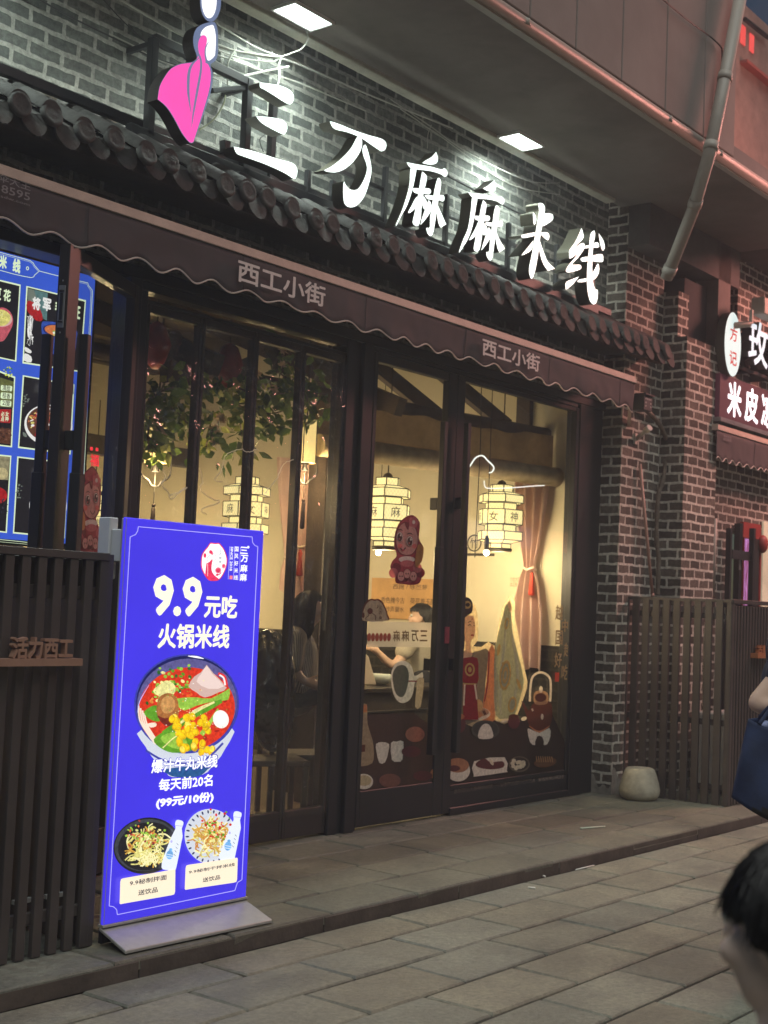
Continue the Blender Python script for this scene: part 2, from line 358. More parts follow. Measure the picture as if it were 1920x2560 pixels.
def text_bm(mb, body, fn, bold=0., mi=0, ext=None, flip=False, side=None):
    """adds text to mb; fn maps unit-box (u,v) to a point; bold thickens every stroke; ext is an extrusion vector"""
    vs, fs, x0, x1, y0, y1 = tmesh(body)
    o_ = fn(0, 0); n = (fn(1, 0) - o_).cross(fn(0, 1) - o_).normalized() * (-1 if flip else 1)
    sh = [(0, 0)]
    if bold > 0: sh += [(bold * math.cos(k * math.pi / 4), bold * math.sin(k * math.pi / 4)) for k in range(8)]
    X0, X1, Y0, Y1 = x0 - bold, x1 + bold, y0 - bold, y1 + bold
    for j, (dx, dy) in enumerate(sh):
        a = []
        for p in vs:
            u = (p.x + dx - X0) / (X1 - X0); v = (p.y + dy - Y0) / (Y1 - Y0)
            p_ = fn(1 - u if flip else u, v) + n * (.00003 * j)
            a.append(mb.bm.verts.new(p_ + ext if ext is not None else p_))
        new = []
        for f in fs:
            try:
                g = mb.bm.faces.new([a[i] for i in (f[::-1] if flip else f)]); g.material_index = mi; new.append(g)
            except ValueError: pass
        if ext is not None:                  # the caps end up on the text plane, the walls run back from it
            mb.bm.faces.index_update(); old = set(mb.bm.faces[:]) - set(new)
            r = bmesh.ops.extrude_face_region(mb.bm, geom=new); nv = [e for e in r['geom'] if isinstance(e, bmesh.types.BMVert)]; caps = {e for e in r['geom'] if isinstance(e, bmesh.types.BMFace)}
            bmesh.ops.translate(mb.bm, verts=nv, vec=-ext)
            for f in mb.bm.faces:
                if f not in old and f not in caps: f.material_index = mi if side is None else side
def text(name, body, win, plane, bl, tr, m, parent=None, bold=0., off=.003, ext=None, flip=False, emat=None):
    """text whose box runs from window pixel bl (bottom left) to tr (top right) on a plane"""
    ax, val = plane; v = val - off
    a = win.at(*bl, **{ax: v}); b = win.at(*tr, **{ax: v}); mb = MB()
    if ax == 'Y': fn = lambda p, q: V((a.x + (b.x - a.x) * p, v, a.z + (b.z - a.z) * q))
    else: fn = lambda p, q: V((v, a.y + (b.y - a.y) * p, a.z + (b.z - a.z) * q))
    text_bm(mb, body, fn, bold, 0, ext, flip)
    return mb.build(name, m, parent, recalc=ext is not None)
# ------------------------------------------------------------------ shared materials
BRICK = brickmat('grey_brick', (.06, .066, .062), (.15, .155, .143), (.27, .27, .245), ms=.0155, wob=.013, bump=.9)
BRICKP = brickmat('brown_brick', (.06, .052, .046), (.17, .142, .12), (.58, .55, .49), w=.205, h=.088, ms=.0125, wob=.013, bump=.9)
STONE = stonemat('stone_slab', (.235, .235, .195))
STONE2 = stonemat('pavement_slab', (.165, .168, .14))
JOINT = mat('joint_dirt', (.03, .024, .018), rough=.95, var=.4, vscale=8)
KERB = mat('kerb_stone', (.075, .058, .048), rough=.85, var=.35, vscale=5, bump=.3, dirt=.5)
FRAME = mat('black_frame', (.012, .0135, .017), rough=.42, spec=.5, var=.2, dirt=.2, dcol=(.03, .03, .03))
FRAME2 = mat('brown_frame', (.026, .022, .022), rough=.4, var=.2, dirt=.3, dcol=(.05, .04, .037))
STEEL = mat('black_steel', (.016, .017, .02), rough=.5, var=.3, dirt=.3, dcol=(.05, .04, .03))
SLAT = mat('brown_slat', (.052, .042, .04), rough=.5, var=.15, vscale=3, dirt=.3, dcol=(.11, .095, .085))
TILE = mat('grey_tile', (.05, .048, .046), rough=.8, var=.4, vscale=14, bump=.5, bscale=30, dirt=.5, dcol=(.09, .085, .075))
TILED = mat('dark_tile', (.048, .045, .043), rough=.85, var=.4, vscale=9, bump=.4, dirt=.4, dcol=(.12, .09, .08))
CONC = mat('concrete', (.2, .175, .162), rough=.9, var=.18, vscale=1.3, bump=.15, bscale=60, dirt=.5, dcol=(.12, .11, .10), dscale=.8)
CONCD = mat('concrete_panel', (.24, .205, .188), rough=.9, var=.16, vscale=.9, bump=.12, bscale=50, dirt=.4, dcol=(.15, .13, .12), dscale=.6)
BEIGE = mat('beige_trim', (.36, .34, .28), rough=.8, var=.2, dirt=.4, dcol=(.2, .18, .14))
PVC = mat('grey_pvc', (.36, .33, .29), rough=.5, var=.12, vscale=3, dirt=.45, dcol=(.2, .17, .14), dscale=3)
STAINL = mat('brushed_steel', (.42, .41, .39), rough=.42, metal=.35, var=.1, vscale=20)
ALU = mat('grey_aluminium', (.3, .31, .32), rough=.4, metal=.6, var=.1)
FAB = mat('awning_fabric', (.07, .056, .06), rough=.85, var=.12, vscale=5, bump=.1, bscale=300, dirt=.3, dcol=(.09, .07, .07))
TAN = mat('tan_bar', (.6, .47, .4), rough=.55, var=.12)
WOOD = mat('dark_wood', (.05, .036, .026), rough=.7, var=.45, vscale=5, bump=.3, bscale=12)
WOODL = mat('board_wood', (.62, .36, .14), rough=.55, var=.2, vscale=3)
CREAM = mat('cream_wall', (.68, .63, .48), rough=.85, var=.07, vscale=2, bump=.12, bscale=14)
GLASS = glassmat('window_glass', (.9, .92, .9), 1.0)
FILM = glassmat('clear_film', (.93, .93, .92), 1.3, wav=.5, rough=.1)
FROST = glassmat('frosted_strip', (.9, .88, .84), .6, frost=.72)

# ------------------------------------------------------------------ ground
g = MB(); g.face([(-150, -150, -.014), (250, -150, -.014), (250, 160, -.014), (-150, 160, -.014)])
tag(g.build('ground', JOINT), kind='structure')
def slabs(name, rows, x0, x1, L, zt, th, m, gap=.019, seed=1):
    """a field of stone slabs, each with a chamfered rim, its own tone and a hair of tilt"""
    rnd = random.Random(seed); mb = MB(); bm = mb.bm; lay = bm.loops.layers.float_color.new('tone')
    for (ya, yb, off) in rows:
        k = math.floor((x0 - off) / L)
        while off + k * L < x1:
            a, b = off + k * L + gap / 2, off + (k + 1) * L - gap / 2; c, d = ya + gap / 2, yb - gap / 2; k += 1
            e = .008; t = rnd.uniform(-.0022, .0022); t2 = rnd.uniform(-.0018, .0018)
            j = lambda: rnd.uniform(-.006, .006)
            lo = [bm.verts.new(p) for p in ((a, c, zt - th), (b, c, zt - th), (b, d, zt - th), (a, d, zt - th))]
            mi = [bm.verts.new(p) for p in ((a + j(), c + j(), zt - e), (b + j(), c + j(), zt - e), (b + j(), d + j(), zt - e), (a + j(), d + j(), zt - e))]
            hi = [bm.verts.new((v.co.x + sx * e, v.co.y + sy * e, zt + t * sx + t2 * sy)) for v, sx, sy in zip(mi, (1, -1, -1, 1), (1, 1, -1, -1))]
            q = rnd.uniform(.82, 1.16); h = rnd.uniform(-.05, .05); col = (q * (1 + h), q, q * (1 - h), 1)
            fs = [bm.faces.new(hi)]
            for i in range(4):
                n = (i + 1) % 4
                fs.append(bm.faces.new((mi[i], mi[n], hi[n], hi[i]))); fs.append(bm.faces.new((lo[i], lo[n], mi[n], mi[i])))
            for f in fs:
                for l in f.loops: l[lay] = col
    return tag(mb.build(name, m), kind='structure')
YG = [-1.54, -1.83] + [-1.83 - .3655 * k for k in range(1, 24)]
rows = [(YG[i + 1], YG[i], 5.1 if i == 0 else (5.43 if i % 2 else 5.075)) for i in range(len(YG) - 1)]
slabs('street_paving', rows, 1.0, 19, .683, 0, .05, STONE, seed=3)
rows = [(-1.54 + .36 * k, -1.18 + .36 * k, (5.35, 6.37 + .0, 6.785 - .36)[k % 3] if k < 3 else 5.6 + .2 * k) for k in range(6)]
slabs('pavement', rows, 1.0, 19, .715, .08, .05, STONE2, seed=5)
k = MB()
x = 1.0
rk = random.Random(4)
while x < 19:
    l = rk.uniform(.95, 1.25); k.box(x + .003, x + l - .003, -1.532 + rk.uniform(-.002, .002), -1.38, -.01, .068); x += l
k.box(1, 19, -1.38, 7, -.01, .04)
tag(k.build('kerb', KERB, bevel=.004), kind='structure')

# ------------------------------------------------------------------ the noodle shop
shop = thing('noodle_shop', (7.8, .2, .08), 'grey brick noodle shop with tiled eave, brick corner pillar and tall black glazed shopfront', 'shop building')
m = MB()
m.box(.6, 10.66, 0, .3, 3.56, 6.4)
m.build('brick_wall', BRICK, shop)
m = MB()
m.box(10.655, 11.385, -.205, .45, .08, 4.0); m.box(10.655, 11.385, -.205, .45, 4.2, 6.4); m.box(10.66, 11.38, -.2, .45, 4.0, 4.2)
m.build('brick_pillar', BRICKP, shop)
m = MB()                                     # worn cement foot of the pillar
rk = random.Random(8)
m.grid(lambda u, v: V((10.648, .1 - .31 * u, .08 + v * (.13 + .07 * math.sin(5 * u + 1) + .03 * math.sin(19 * u)))), 14, 5)
m.grid(lambda u, v: V((10.648 + .6 * u, -.212, .08 + v * (.17 + .06 * math.sin(6 * u + 2) + .03 * math.sin(23 * u)))), 20, 5)
m.build('cement_foot', mat('pale_cement', (.26, .24, .21), rough=.9, var=.45, vscale=9, bump=.6, bscale=30), shop)
# tiled eave: under-tiles, round cap tiles with end discs, drip tiles
m = MB(); m.box(.8, 10.95, -.42, .0, 4.0, 4.03); m.box(.8, 10.95, -.44, -.38, 3.94, 4.0)
m.box(.8, 10.95, -.06, .0, 4.03, 4.36)
m.box(10.66, 10.94, -.41, -.21, 4.031, 4.04)
m.build('eave_board', WOOD, shop)
m = MB(); PIT_ = .2; rk = random.Random(21)
zt = lambda y: 4.315 + (y + .02) * .55       # slope of the tiles
nx = 0; xx = .9
while xx < 10.98:
    x = xx + rk.uniform(-.012, .012); r = .06; dy = rk.uniform(-.03, .02); dz = rk.uniform(-.012, .012)
    yb = -.02 if x < 10.6 else -.21
    prof = []
    for (y0, y1, rr) in ((yb, -.27, r), (-.27, -.50 + dy, r * 1.06)):       # two overlapping cap tiles
        ring = []
        for y in (y0, y1):
            ring.append([m.bm.verts.new((x + math.cos(t) * rr, y, zt(y) + dz + math.sin(t) * rr)) for t in (math.pi * q / 10 for q in range(11))])
        for q in range(10):
            f = m.bm.faces.new((ring[0][q], ring[0][q + 1], ring[1][q + 1], ring[1][q])); f.smooth = True
        f = m.bm.faces.new(ring[1])
    yc = -.505 + dy; zc = zt(yc) + dz - .006       # end disc, with a raised rim and boss
    M = Matrix.Translation((x, yc, zc)) @ Matrix.Rotation(R_(90 - 12 + rk.uniform(-5, 5)), 4, 'X')
    vs0 = len(m.bm.verts); d = MB()
    n_ = 18; carved = rk.random() < .25; q_ = .012 if carved else .002; pr = ((.0, .0), (.016, .004 + q_ * .6), (.03, .004), (.044, .004 + q_ * .3), (.052, .007), (.062, .006), (.069, .0), (.069, -.02))
    rings = [[m.bm.verts.new(M @ V((math.cos(2 * math.pi * q / n_) * a * .95, math.sin(2 * math.pi * q / n_) * a * .95, b + ((.007 if carved else .0015) * math.sin(q * 3 + a * 90) if .01 < a < .05 else 0)))) for q in range(n_)] for a, b in pr[1:]]
    f = m.bm.faces.new(rings[0]); f.smooth = True
    for i in range(len(rings) - 1):
        for q in range(n_):
            f = m.bm.faces.new((rings[i][q], rings[i + 1][q], rings[i + 1][(q + 1) % n_], rings[i][(q + 1) % n_])); f.smooth = True
    # trough tile between this cap and the next, ending in a hanging drip leaf
    c = x + PIT_ / 2; ww = .075; td = rk.uniform(-.02, .03)
    tr = []
    for y in (yb, -.46):
        tr.append([m.bm.verts.new((c + ww * (q / 4 - 1), y, zt(y) - .045 + .03 * ((q / 4 - 1) ** 2))) for q in range(9)])
    for q in range(8): f = m.bm.faces.new((tr[0][q], tr[0][q + 1], tr[1][q + 1], tr[1][q])); f.smooth = True; f.material_index = 1
    z0 = zt(-.46) - .045; out = []
    for q in range(9):
        u = q / 4 - 1; out.append((c + ww * u, -.475 + rk.uniform(-.003, .003), z0 + .03 * u * u + .006))
    lo = [(c + ww * 1.02, z0 - .05), (c + ww * .95, z0 - .07), (c + ww * .72, z0 - .095), (c + ww * .38, z0 - .115), (c, z0 - .122), (c - ww * .38, z0 - .115), (c - ww * .72, z0 - .095), (c - ww * .95, z0 - .07), (c - ww * 1.02, z0 - .05)]
    pts = out + [(a, -.475 - .35 * (z0 - b) + td * .3, b + td * .5) for a, b in lo]
    m.prism(pts, (0, .014, -.003), 1)
    xx += PIT_; nx += 1
for q in range(-3, 46):                          # mortar ridge along the wall
    pass
m.grid(lambda u, v: V((.8 + 9.9 * u, -.005 - .11 * v, 4.375 - .075 * v - .02 * math.sin(v * 3) + .008 * math.sin(u * 310) + .006 * math.sin(u * 97))), 260, 4, 2)
m.build('tiled_eave', [TILE, TILED, mat('eave_mortar', (.3, .3, .27), rough=.9, var=.4, vscale=10, bump=.6, bscale=25)], shop)

# header and shop-front frame
m = MB()
m.box(5.0, 10.66, -.035, .12, 3.495, 3.565)
m.box(.6, 5.2, -.03, .14, 3.495, 3.56)
m.box(5.15, 7.06, -.02, .09, 3.44, 3.495)                # window head
m.box(5.15, 7.06, -.012, .08, 3.37, 3.395)
m.box(7.345, 10.2, -.015, .09, 3.46, 3.495)
m.box(10.22, 10.44, -.03, .11, .08, 3.495); m.box(10.44, 10.652, -.008, .14, .08, 3.495)
m.box(7.04, 7.13, -.03, .12, .08, 3.495); m.box(7.13, 7.2, -.012, .1, .08, 3.495); m.box(7.2, 7.3, -.045, .12, .08, 3.495); m.box(7.3, 7.345, -.02, .1, .08, 3.495)
m.box(5.06, 5.15, -.04, .12, .08, 3.495); m.box(5.15, 5.22, -.015, .09, .08, 3.44)
m.box(8.47, 10.22, -.012, .07, .08, .27); m.box(8.47, 10.22, -.03, .09, .08, .14)
m.build('shopfront_frame', FRAME, shop, bevel=.005)
# four window leaves
XS = [5.22, 5.675, 6.15, 6.605, 7.04]
for i in range(4):
    a, b = XS[i], XS[i + 1]
    f = MB(); t = .026
    f.box(a + .003, a + t, -.01, .05, .1, 3.37); f.box(b - t, b - .003, -.01, .05, .1, 3.37); f.box(a + t, b - t, -.008, .048, 3.32, 3.37); f.box(a + t, b - t, -.008, .048, .1, .28)
    wl = f.build('window_leaf', FRAME2, shop, bevel=.004)
    p = MB(); p.quad(a + t, b - t, .018, .28, 3.32); p.build('pane', GLASS, wl)
# clear wrinkled film hung over the windows
p = MB(); p.grid(lambda u, v: V((5.23 + 1.81 * u, -.022 + .007 * math.sin(u * 31 + v * 7) + .005 * math.sin(u * 63 - v * 21), .24 + 3.1 * v)), 60, 60)
p.build('plastic_film', FILM, shop)
# right leaf of the double door (fixed) and left leaf
def bar_handle(par, x, y, z0, z1, mat_=FRAME):
    h = MB(); h.box(x - .022, x + .022, y - .03, y + .015, z0, z1); h.box(x - .027, x + .027, y - .035, y + .02, z0 + (z1 - z0) * .0, z0 + (z1 - z0) * .62)
    for z in (z0 + .66, z1 - .62): h.box(x - .02, x + .02, y + .015, -.005, z - .045, z + .045)
    return h.build('bar_handle', mat_, par, bevel=.004)
d = MB(); d.box(7.35, 7.39, -.02, .04, .1, 3.455); d.box(8.255, 8.37, -.02, .04, .1, 3.455); d.box(7.39, 8.255, -.018, .038, 3.39, 3.455); d.box(7.39, 8.255, -.018, .038, .1, .35)
door = d.build('glass_door', FRAME, shop, bevel=.004)
p = MB(); p.quad(7.39, 8.255, .008, .35, 3.39); p.build('door_glass', GLASS, door)
bar_handle(door, 8.105, -.09, .57, 3.05)
d = MB(); d.box(8.375, 8.475, -.02, .04, .1, 3.455); d.box(10.17, 10.22, -.02, .04, .27, 3.455); d.box(8.475, 10.17, -.018, .038, 3.42, 3.455); d.box(8.475, 10.17, -.018, .038, .27, .31)
door2 = d.build('glass_panel', FRAME, shop, bevel=.004)
p = MB(); p.quad(8.475, 10.17, .008, .31, 3.42); p.build('door_glass', GLASS, door2)
bar_handle(door2, 8.41, -.09, .57, 3.08)
# stickers of the door post
# open door leaf at the left, hinged on the window post
dv = V((.895, .446, 0)); nv = V((.446, -.895, 0)); hg = V((5.1, -.03, 0))
def LM(): return Matrix(((-dv.x, nv.x, 0, hg.x), (-dv.y, nv.y, 0, hg.y), (0, 0, 1, 0), (0, 0, 0, 1)))
LEAF = LM()
d = MB(); d.box(.8, .93, -.03, .03, .1, 3.44, 0, LEAF); d.box(0, .06, -.03, .03, .1, 3.44, 0, LEAF); d.box(.06, .8, -.028, .028, 3.36, 3.44, 0, LEAF); d.box(.06, .8, -.028, .028, .1, .35, 0, LEAF)
door3 = d.build('open_door', FRAME2, shop, bevel=.004)
p = MB(); p.quad(.06, .8, 0, .35, 3.36, 0, LEAF); p.build('door_glass', GLASS, door3)
for sg in (1, -1):
    h = MB(); o = sg * .105
    h.box(.83, .875, o - .025, o + .025, .57, 2.98, 0, LEAF); h.box(.82, .885, o - .03, o + .03, .57, 2.26, 0, LEAF)
    for z in (2.43, 1.1): h.box(.835, .87, min(o, sg * .03), max(o, sg * .03), z - .05, z + .05, 0, LEAF)
    h.build('bar_handle', STEEL, door3, bevel=.004)
h = MB(); h.box(.93, .936, -.018, .018, 3.0, 3.22, 0, LEAF); h.box(.936, .94, -.009, .009, 3.04, 3.18, 1, LEAF)
for z in (3.03, 3.19): h.lathe([(.014, -.004), (.014, .004)], LEAF @ V((.939, 0, z)), 10, 1)
for z in (2.975, 3.245): h.box(.93, .935, -.004, .004, z - .005, z + .005, 0, LEAF)
h.build('lock_plate', [ALU, STEEL], door3, bevel=.002)

# interior shell
m = MB(); m.box(10.4, 10.64, .14, 7, .08, 4.6); m.build('side_wall', CREAM, shop)
m = MB(); m.box(2.2, 10.4, 6.6, 6.8, .08, 4.6); m.box(2.0, 2.2, .3, 6.8, .08, 4.6); m.build('rear_wall', CREAM, shop)
m = MB(); m.box(10.375, 10.4, .14, 6.6, .085, 1.36); m.box(2.2, 10.37, 6.57, 6.6, .085, 1.36); m.build('dado', brickmat('black_brick', (.02, .019, .017), (.03, .028, .025), (.05, .047, .04), w=.2, h=.088), shop)
m = MB(); m.face([(2.2, .1, .09), (10.4, .1, .09), (10.4, 6.6, .09), (2.2, 6.6, .09)]); m.build('tile_floor', mat('brown_floor', (.16, .12, .08), rough=.35, var=.25, vscale=3), shop)
m = MB(); m.box(2.2, 10.4, .31, 6.6, 4.45, 4.5)
for y in (.9, 2.1, 3.3, 4.5, 5.7): m.box(2.2, 10.37, y - .06, y + .06, 4.2, 4.45)
for x in (4.0, 6.2, 8.2):
    m.bar((x, .4, 3.2), (x + .0, 3.4, 4.4), .1, .14); 
m.build('timber_ceiling', WOOD, shop)
m = MB()
m.tube([(10.4, .42, 3.27), (8.0, .80, 3.27), (4.5, 1.36, 3.3)], .055, 10)
q1, q2 = R3.at(1185, 450, X=10.36), R3.at(1280, 450, X=10.36)
m.box(10.34, 10.4, q2.y, q1.y, 3.2, 4.45)
m.bar((9.2, .75, 3.27), (7.6, 1.6, 4.4), .09, .12); m.bar((10.0, .6, 3.3), (8.4, 1.4, 4.4), .09, .12)
m.box(7.98, 8.16, .95, 1.13, .09, 4.45); m.box(5.95, 6.15, 2.3, 2.5, .09, 4.45); m.box(4.9, 5.02, .4, .52, .09, 3.4)
m.box(4.5, 10.37, 5.0, 5.16, 3.1, 3.3)
m.build('timber_post', mat('weathered_post', (.06, .045, .035), rough=.7, var=.5, vscale=4, bump=.4, bscale=10), shop)
# ------------------------------------------------------------------ lamps in the soffit
def downlight(x, y, label, e):
    t = thing('recessed_downlight', (x, y, 5.355), label, 'downlight', 'square downlights in the soffit')
    m = MB()
    for a in ((-.19, .19, -.105, -.09), (-.19, .19, .09, .105), (-.19, -.175, -.09, .09), (.175, .19, -.09, .09)):
        m.box(x + a[0], x + a[1], y + a[2], y + a[3], 5.335, 5.358)
    m.build('trim_ring', mat('white_trim', (.8, .8, .78), rough=.4, var=.02), t, bevel=.003)
    m = MB(); m.face([(x - .175, y - .09, 5.345), (x - .175, y + .09, 5.345), (x + .175, y + .09, 5.345), (x + .175, y - .09, 5.345)])
    dm = mat('lit_diffuser', (.8, .8, .8), var=0, emit=(.86, 1.0, .93), es=9.0)
    m.build('diffuser', dm, t)
    l = lamp('downlight_glow', 'AREA', (x, y, 5.325), e, (.86, 1.0, .92), .34, (x, y + .02, 4), sy=.17, spread=150)
downlight(6.06, -.36, 'square lit downlight nearest the top edge of the frame', 21)
downlight(8.70, -.30, 'square lit downlight above the fourth and fifth sign letters', 21)
downlight(3.42, -.36, 'square lit downlight beyond the pink figure, out at the far left', 21)
# ------------------------------------------------------------------ the lit sign
sign = thing('shop_sign', (7.4, -.2, 4.25), 'white lit three dimensional Chinese letters and pink caped figure on black steel frame', 'shop sign')
RETURN = mat('letter_return', (.085, .08, .058), rough=.5, metal=.0, var=.15, vscale=12, dirt=.3)
RETB = mat('dark_return', (.05, .045, .045), rough=.5, var=.2)
FACEW = mat('lit_letter_face', (.8, .82, .8), rough=.35, var=0, emit=(.86, 1.0, .94), es=1.25)
HALO = mat('lit_letter_back', (.8, .82, .8), var=0, emit=(.9, 1.0, .9), es=.5)
def stroke_letter(name, win, strokes, y0=-.38, dep=.095, label=None):
    mb = MB()
    for i, s_ in enumerate(strokes):
        pts = [win.at(a, b, Y=y0 + .0012 * i) for a, b in smooth(s_, 4)]
        mb.prism(pts, (0, dep + .0007 * i, 0), 0, 1)
    mb.bm.faces.ensure_lookup_table()
    for f in mb.bm.faces:
        if f.normal.y > .9: f.material_index = 2
    return mb.build(name, [FACEW, RETURN, HALO], sign, label=label)
c2 = lambda p: [p, p]
stroke_letter('letter', WA, [
    [(1200, 855), (1200, 855), (1380, 880), (1500, 925), (1550, 985), (1545, 1050), (1510, 1082), (1440, 1050), (1340, 985), (1250, 930), (1205, 905)],
    [(1160, 1205), (1160, 1205), (1300, 1215), (1440, 1245), (1485, 1310), (1470, 1375), (1435, 1390), (1330, 1340), (1220, 1275)],
    [(930, 1520), (930, 1520), (1150, 1570), (1380, 1645), (1540, 1690), (1590, 1760), (1575, 1840), (1545, 1850), (1450, 1790), (1250, 1700), (1040, 1625), (960, 1590)]], label='first letter, three horizontal strokes')
stroke_letter('letter', WB, [
    [(210, 110), (210, 110), (300, 135), (500, 215), (660, 270), (830, 320), (880, 375), (870, 440), (825, 465), (770, 435), (600, 320), (500, 270), (400, 235), (290, 210), (240, 175)],
    [(540, 290), (585, 300), (592, 400), (560, 490), (480, 600), (380, 680), (280, 715), (180, 708), (140, 690), (140, 690), (230, 645), (350, 550), (460, 430)],
    [(635, 385), (635, 385), (660, 450), (690, 570), (705, 690), (680, 830), (620, 1000), (540, 1100), (460, 1130), (395, 1100), (372, 1020), (370, 870), (380, 820), (380, 820), (405, 870), (450, 915), (510, 925), (560, 895), (620, 790), (650, 690), (645, 620), (610, 520), (597, 450), (610, 400)]], label='second letter, one bar over a hooked curve')
MA = [
    [(1470, 470), (1470, 470), (1492, 545), (1475, 605), (1400, 625), (1305, 605), (1305, 605), (1345, 575), (1420, 530)],
    [(1120, 595), (1120, 595), (1250, 620), (1400, 645), (1530, 680), (1570, 665), (1605, 710), (1600, 750), (1570, 768), (1520, 735), (1400, 700), (1240, 680), (1160, 655)],
    [(1170, 665), (1235, 660), (1225, 760), (1190, 920), (1130, 1100), (1060, 1230), (1005, 1340), (995, 1330), (1060, 1180), (1120, 1000), (1155, 850)],
    [(1305, 705), (1305, 705), (1360, 760), (1350, 850), (1325, 950), (1300, 1120), (1290, 1250), (1265, 1340), (1225, 1348), (1193, 1310), (1210, 1220), (1240, 1080), (1270, 900), (1290, 780)],
    [(1200, 905), (1290, 905), (1385, 905), (1410, 940), (1390, 975), (1340, 970), (1240, 965), (1200, 940)],
    [(1255, 1000), (1255, 1080), (1225, 1140), (1160, 1195), (1140, 1185), (1180, 1110), (1215, 1040)],
    [(1320, 1000), (1360, 1060), (1365, 1120), (1345, 1155), (1320, 1140), (1308, 1080)],
    [(1495, 780), (1530, 830), (1515, 960), (1480, 1150), (1460, 1300), (1435, 1430), (1405, 1470), (1370, 1440), (1355, 1375), (1395, 1365), (1400, 1250), (1430, 1050), (1460, 880)],
    [(1340, 985), (1440, 990), (1550, 985), (1570, 1030), (1550, 1060), (1500, 1045), (1380, 1035), (1350, 1010)],
    [(1380, 1045), (1415, 1100), (1395, 1200), (1300, 1325), (1290, 1310), (1330, 1180), (1360, 1120)],
    [(1480, 1090), (1520, 1170), (1590, 1330), (1590, 1330), (1525, 1370), (1525, 1370), (1500, 1320), (1475, 1180)]]
stroke_letter('letter', WB, MA, label='third letter, identical to the fourth')
stroke_letter('letter', WC, [
    [(425, 38), (425, 38), (445, 100), (430, 155), (370, 155), (310, 125), (310, 125), (350, 105), (400, 65)],
    [(165, 168), (165, 168), (300, 180), (420, 205), (500, 208), (530, 245), (525, 275), (505, 288), (450, 255), (350, 235), (230, 225), (195, 205)],
    [(205, 215), (255, 225), (245, 300), (210, 500), (160, 640), (110, 720), (80, 768), (72, 760), (110, 650), (160, 530), (190, 350)],
    [(315, 243), (315, 243), (348, 290), (335, 390), (310, 560), (290, 700), (270, 755), (240, 762), (220, 735), (235, 640), (270, 450), (295, 310)],
    [(230, 405), (300, 405), (365, 400), (385, 425), (370, 455), (320, 455), (245, 445)],
    [(265, 465), (265, 560), (240, 605), (185, 648), (178, 635), (215, 570), (245, 510)],
    [(320, 475), (355, 520), (350, 570), (325, 600), (310, 580), (312, 520)],
    [(450, 295), (480, 340), (465, 470), (430, 680), (410, 820), (385, 855), (355, 820), (348, 770), (375, 760), (385, 650), (415, 430), (430, 340)],
    [(340, 470), (430, 470), (500, 450), (515, 480), (500, 515), (450, 510), (365, 505)],
    [(370, 520), (400, 580), (375, 650), (305, 745), (300, 735), (335, 620)],
    [(450, 570), (480, 640), (535, 735), (535, 735), (480, 772), (480, 772), (460, 730), (440, 620)]], label='fourth letter, identical to the third')
stroke_letter('letter', WC, [
    [(872, 285), (900, 272), (935, 300), (938, 370), (915, 480), (890, 640), (870, 800), (840, 960), (808, 1040), (785, 1000), (780, 930), (810, 780), (840, 600), (865, 450), (880, 350)],
    [(818, 372), (832, 375), (852, 430), (846, 478), (828, 492), (822, 440)],
    [(925, 388), (990, 378), (1022, 400), (1012, 450), (920, 508), (918, 470)],
    [(700, 598), (700, 598), (840, 570), (850, 600), (720, 628)],
    [(895, 575), (965, 572), (985, 610), (970, 650), (925, 618)],
    [(835, 640), (840, 680), (790, 760), (715, 800), (708, 795), (760, 730)],
    [(880, 640), (910, 720), (960, 850), (1000, 900), (1040, 935), (1040, 935), (970, 960), (970, 960), (920, 880), (885, 760)]], dep=.12, label='fifth letter, a crossed star of strokes')
stroke_letter('letter', WC, [
    [(1310, 525), (1310, 525), (1332, 620), (1270, 690), (1225, 745), (1290, 690), (1335, 680), (1340, 730), (1280, 820), (1215, 895), (1295, 898), (1295, 945), (1165, 975), (1165, 925), (1235, 835), (1272, 785), (1195, 835), (1185, 790), (1190, 745), (1250, 660)],
    [(1285, 1018), (1285, 1018), (1230, 1085), (1160, 1145), (1150, 1130), (1160, 1070)],
    [(1440, 550), (1440, 550), (1448, 600), (1430, 700), (1420, 850), (1420, 1000), (1430, 1090), (1450, 1145), (1475, 1150), (1475, 1150), (1470, 1250), (1440, 1298), (1400, 1270), (1375, 1180), (1365, 1060), (1370, 900), (1385, 750), (1395, 620), (1410, 570)],
    [(1340, 710), (1400, 695), (1470, 670), (1485, 720), (1400, 725), (1345, 732)],
    [(1483, 580), (1483, 580), (1530, 650), (1545, 720), (1525, 755), (1500, 690)],
    [(1305, 830), (1400, 810), (1510, 790), (1530, 830), (1515, 870), (1400, 860), (1320, 865)],
    [(1475, 885), (1490, 950), (1470, 1010), (1420, 1055), (1285, 1075), (1282, 1050), (1380, 1025), (1440, 950)]], dep=.12, label='sixth letter, rightmost')
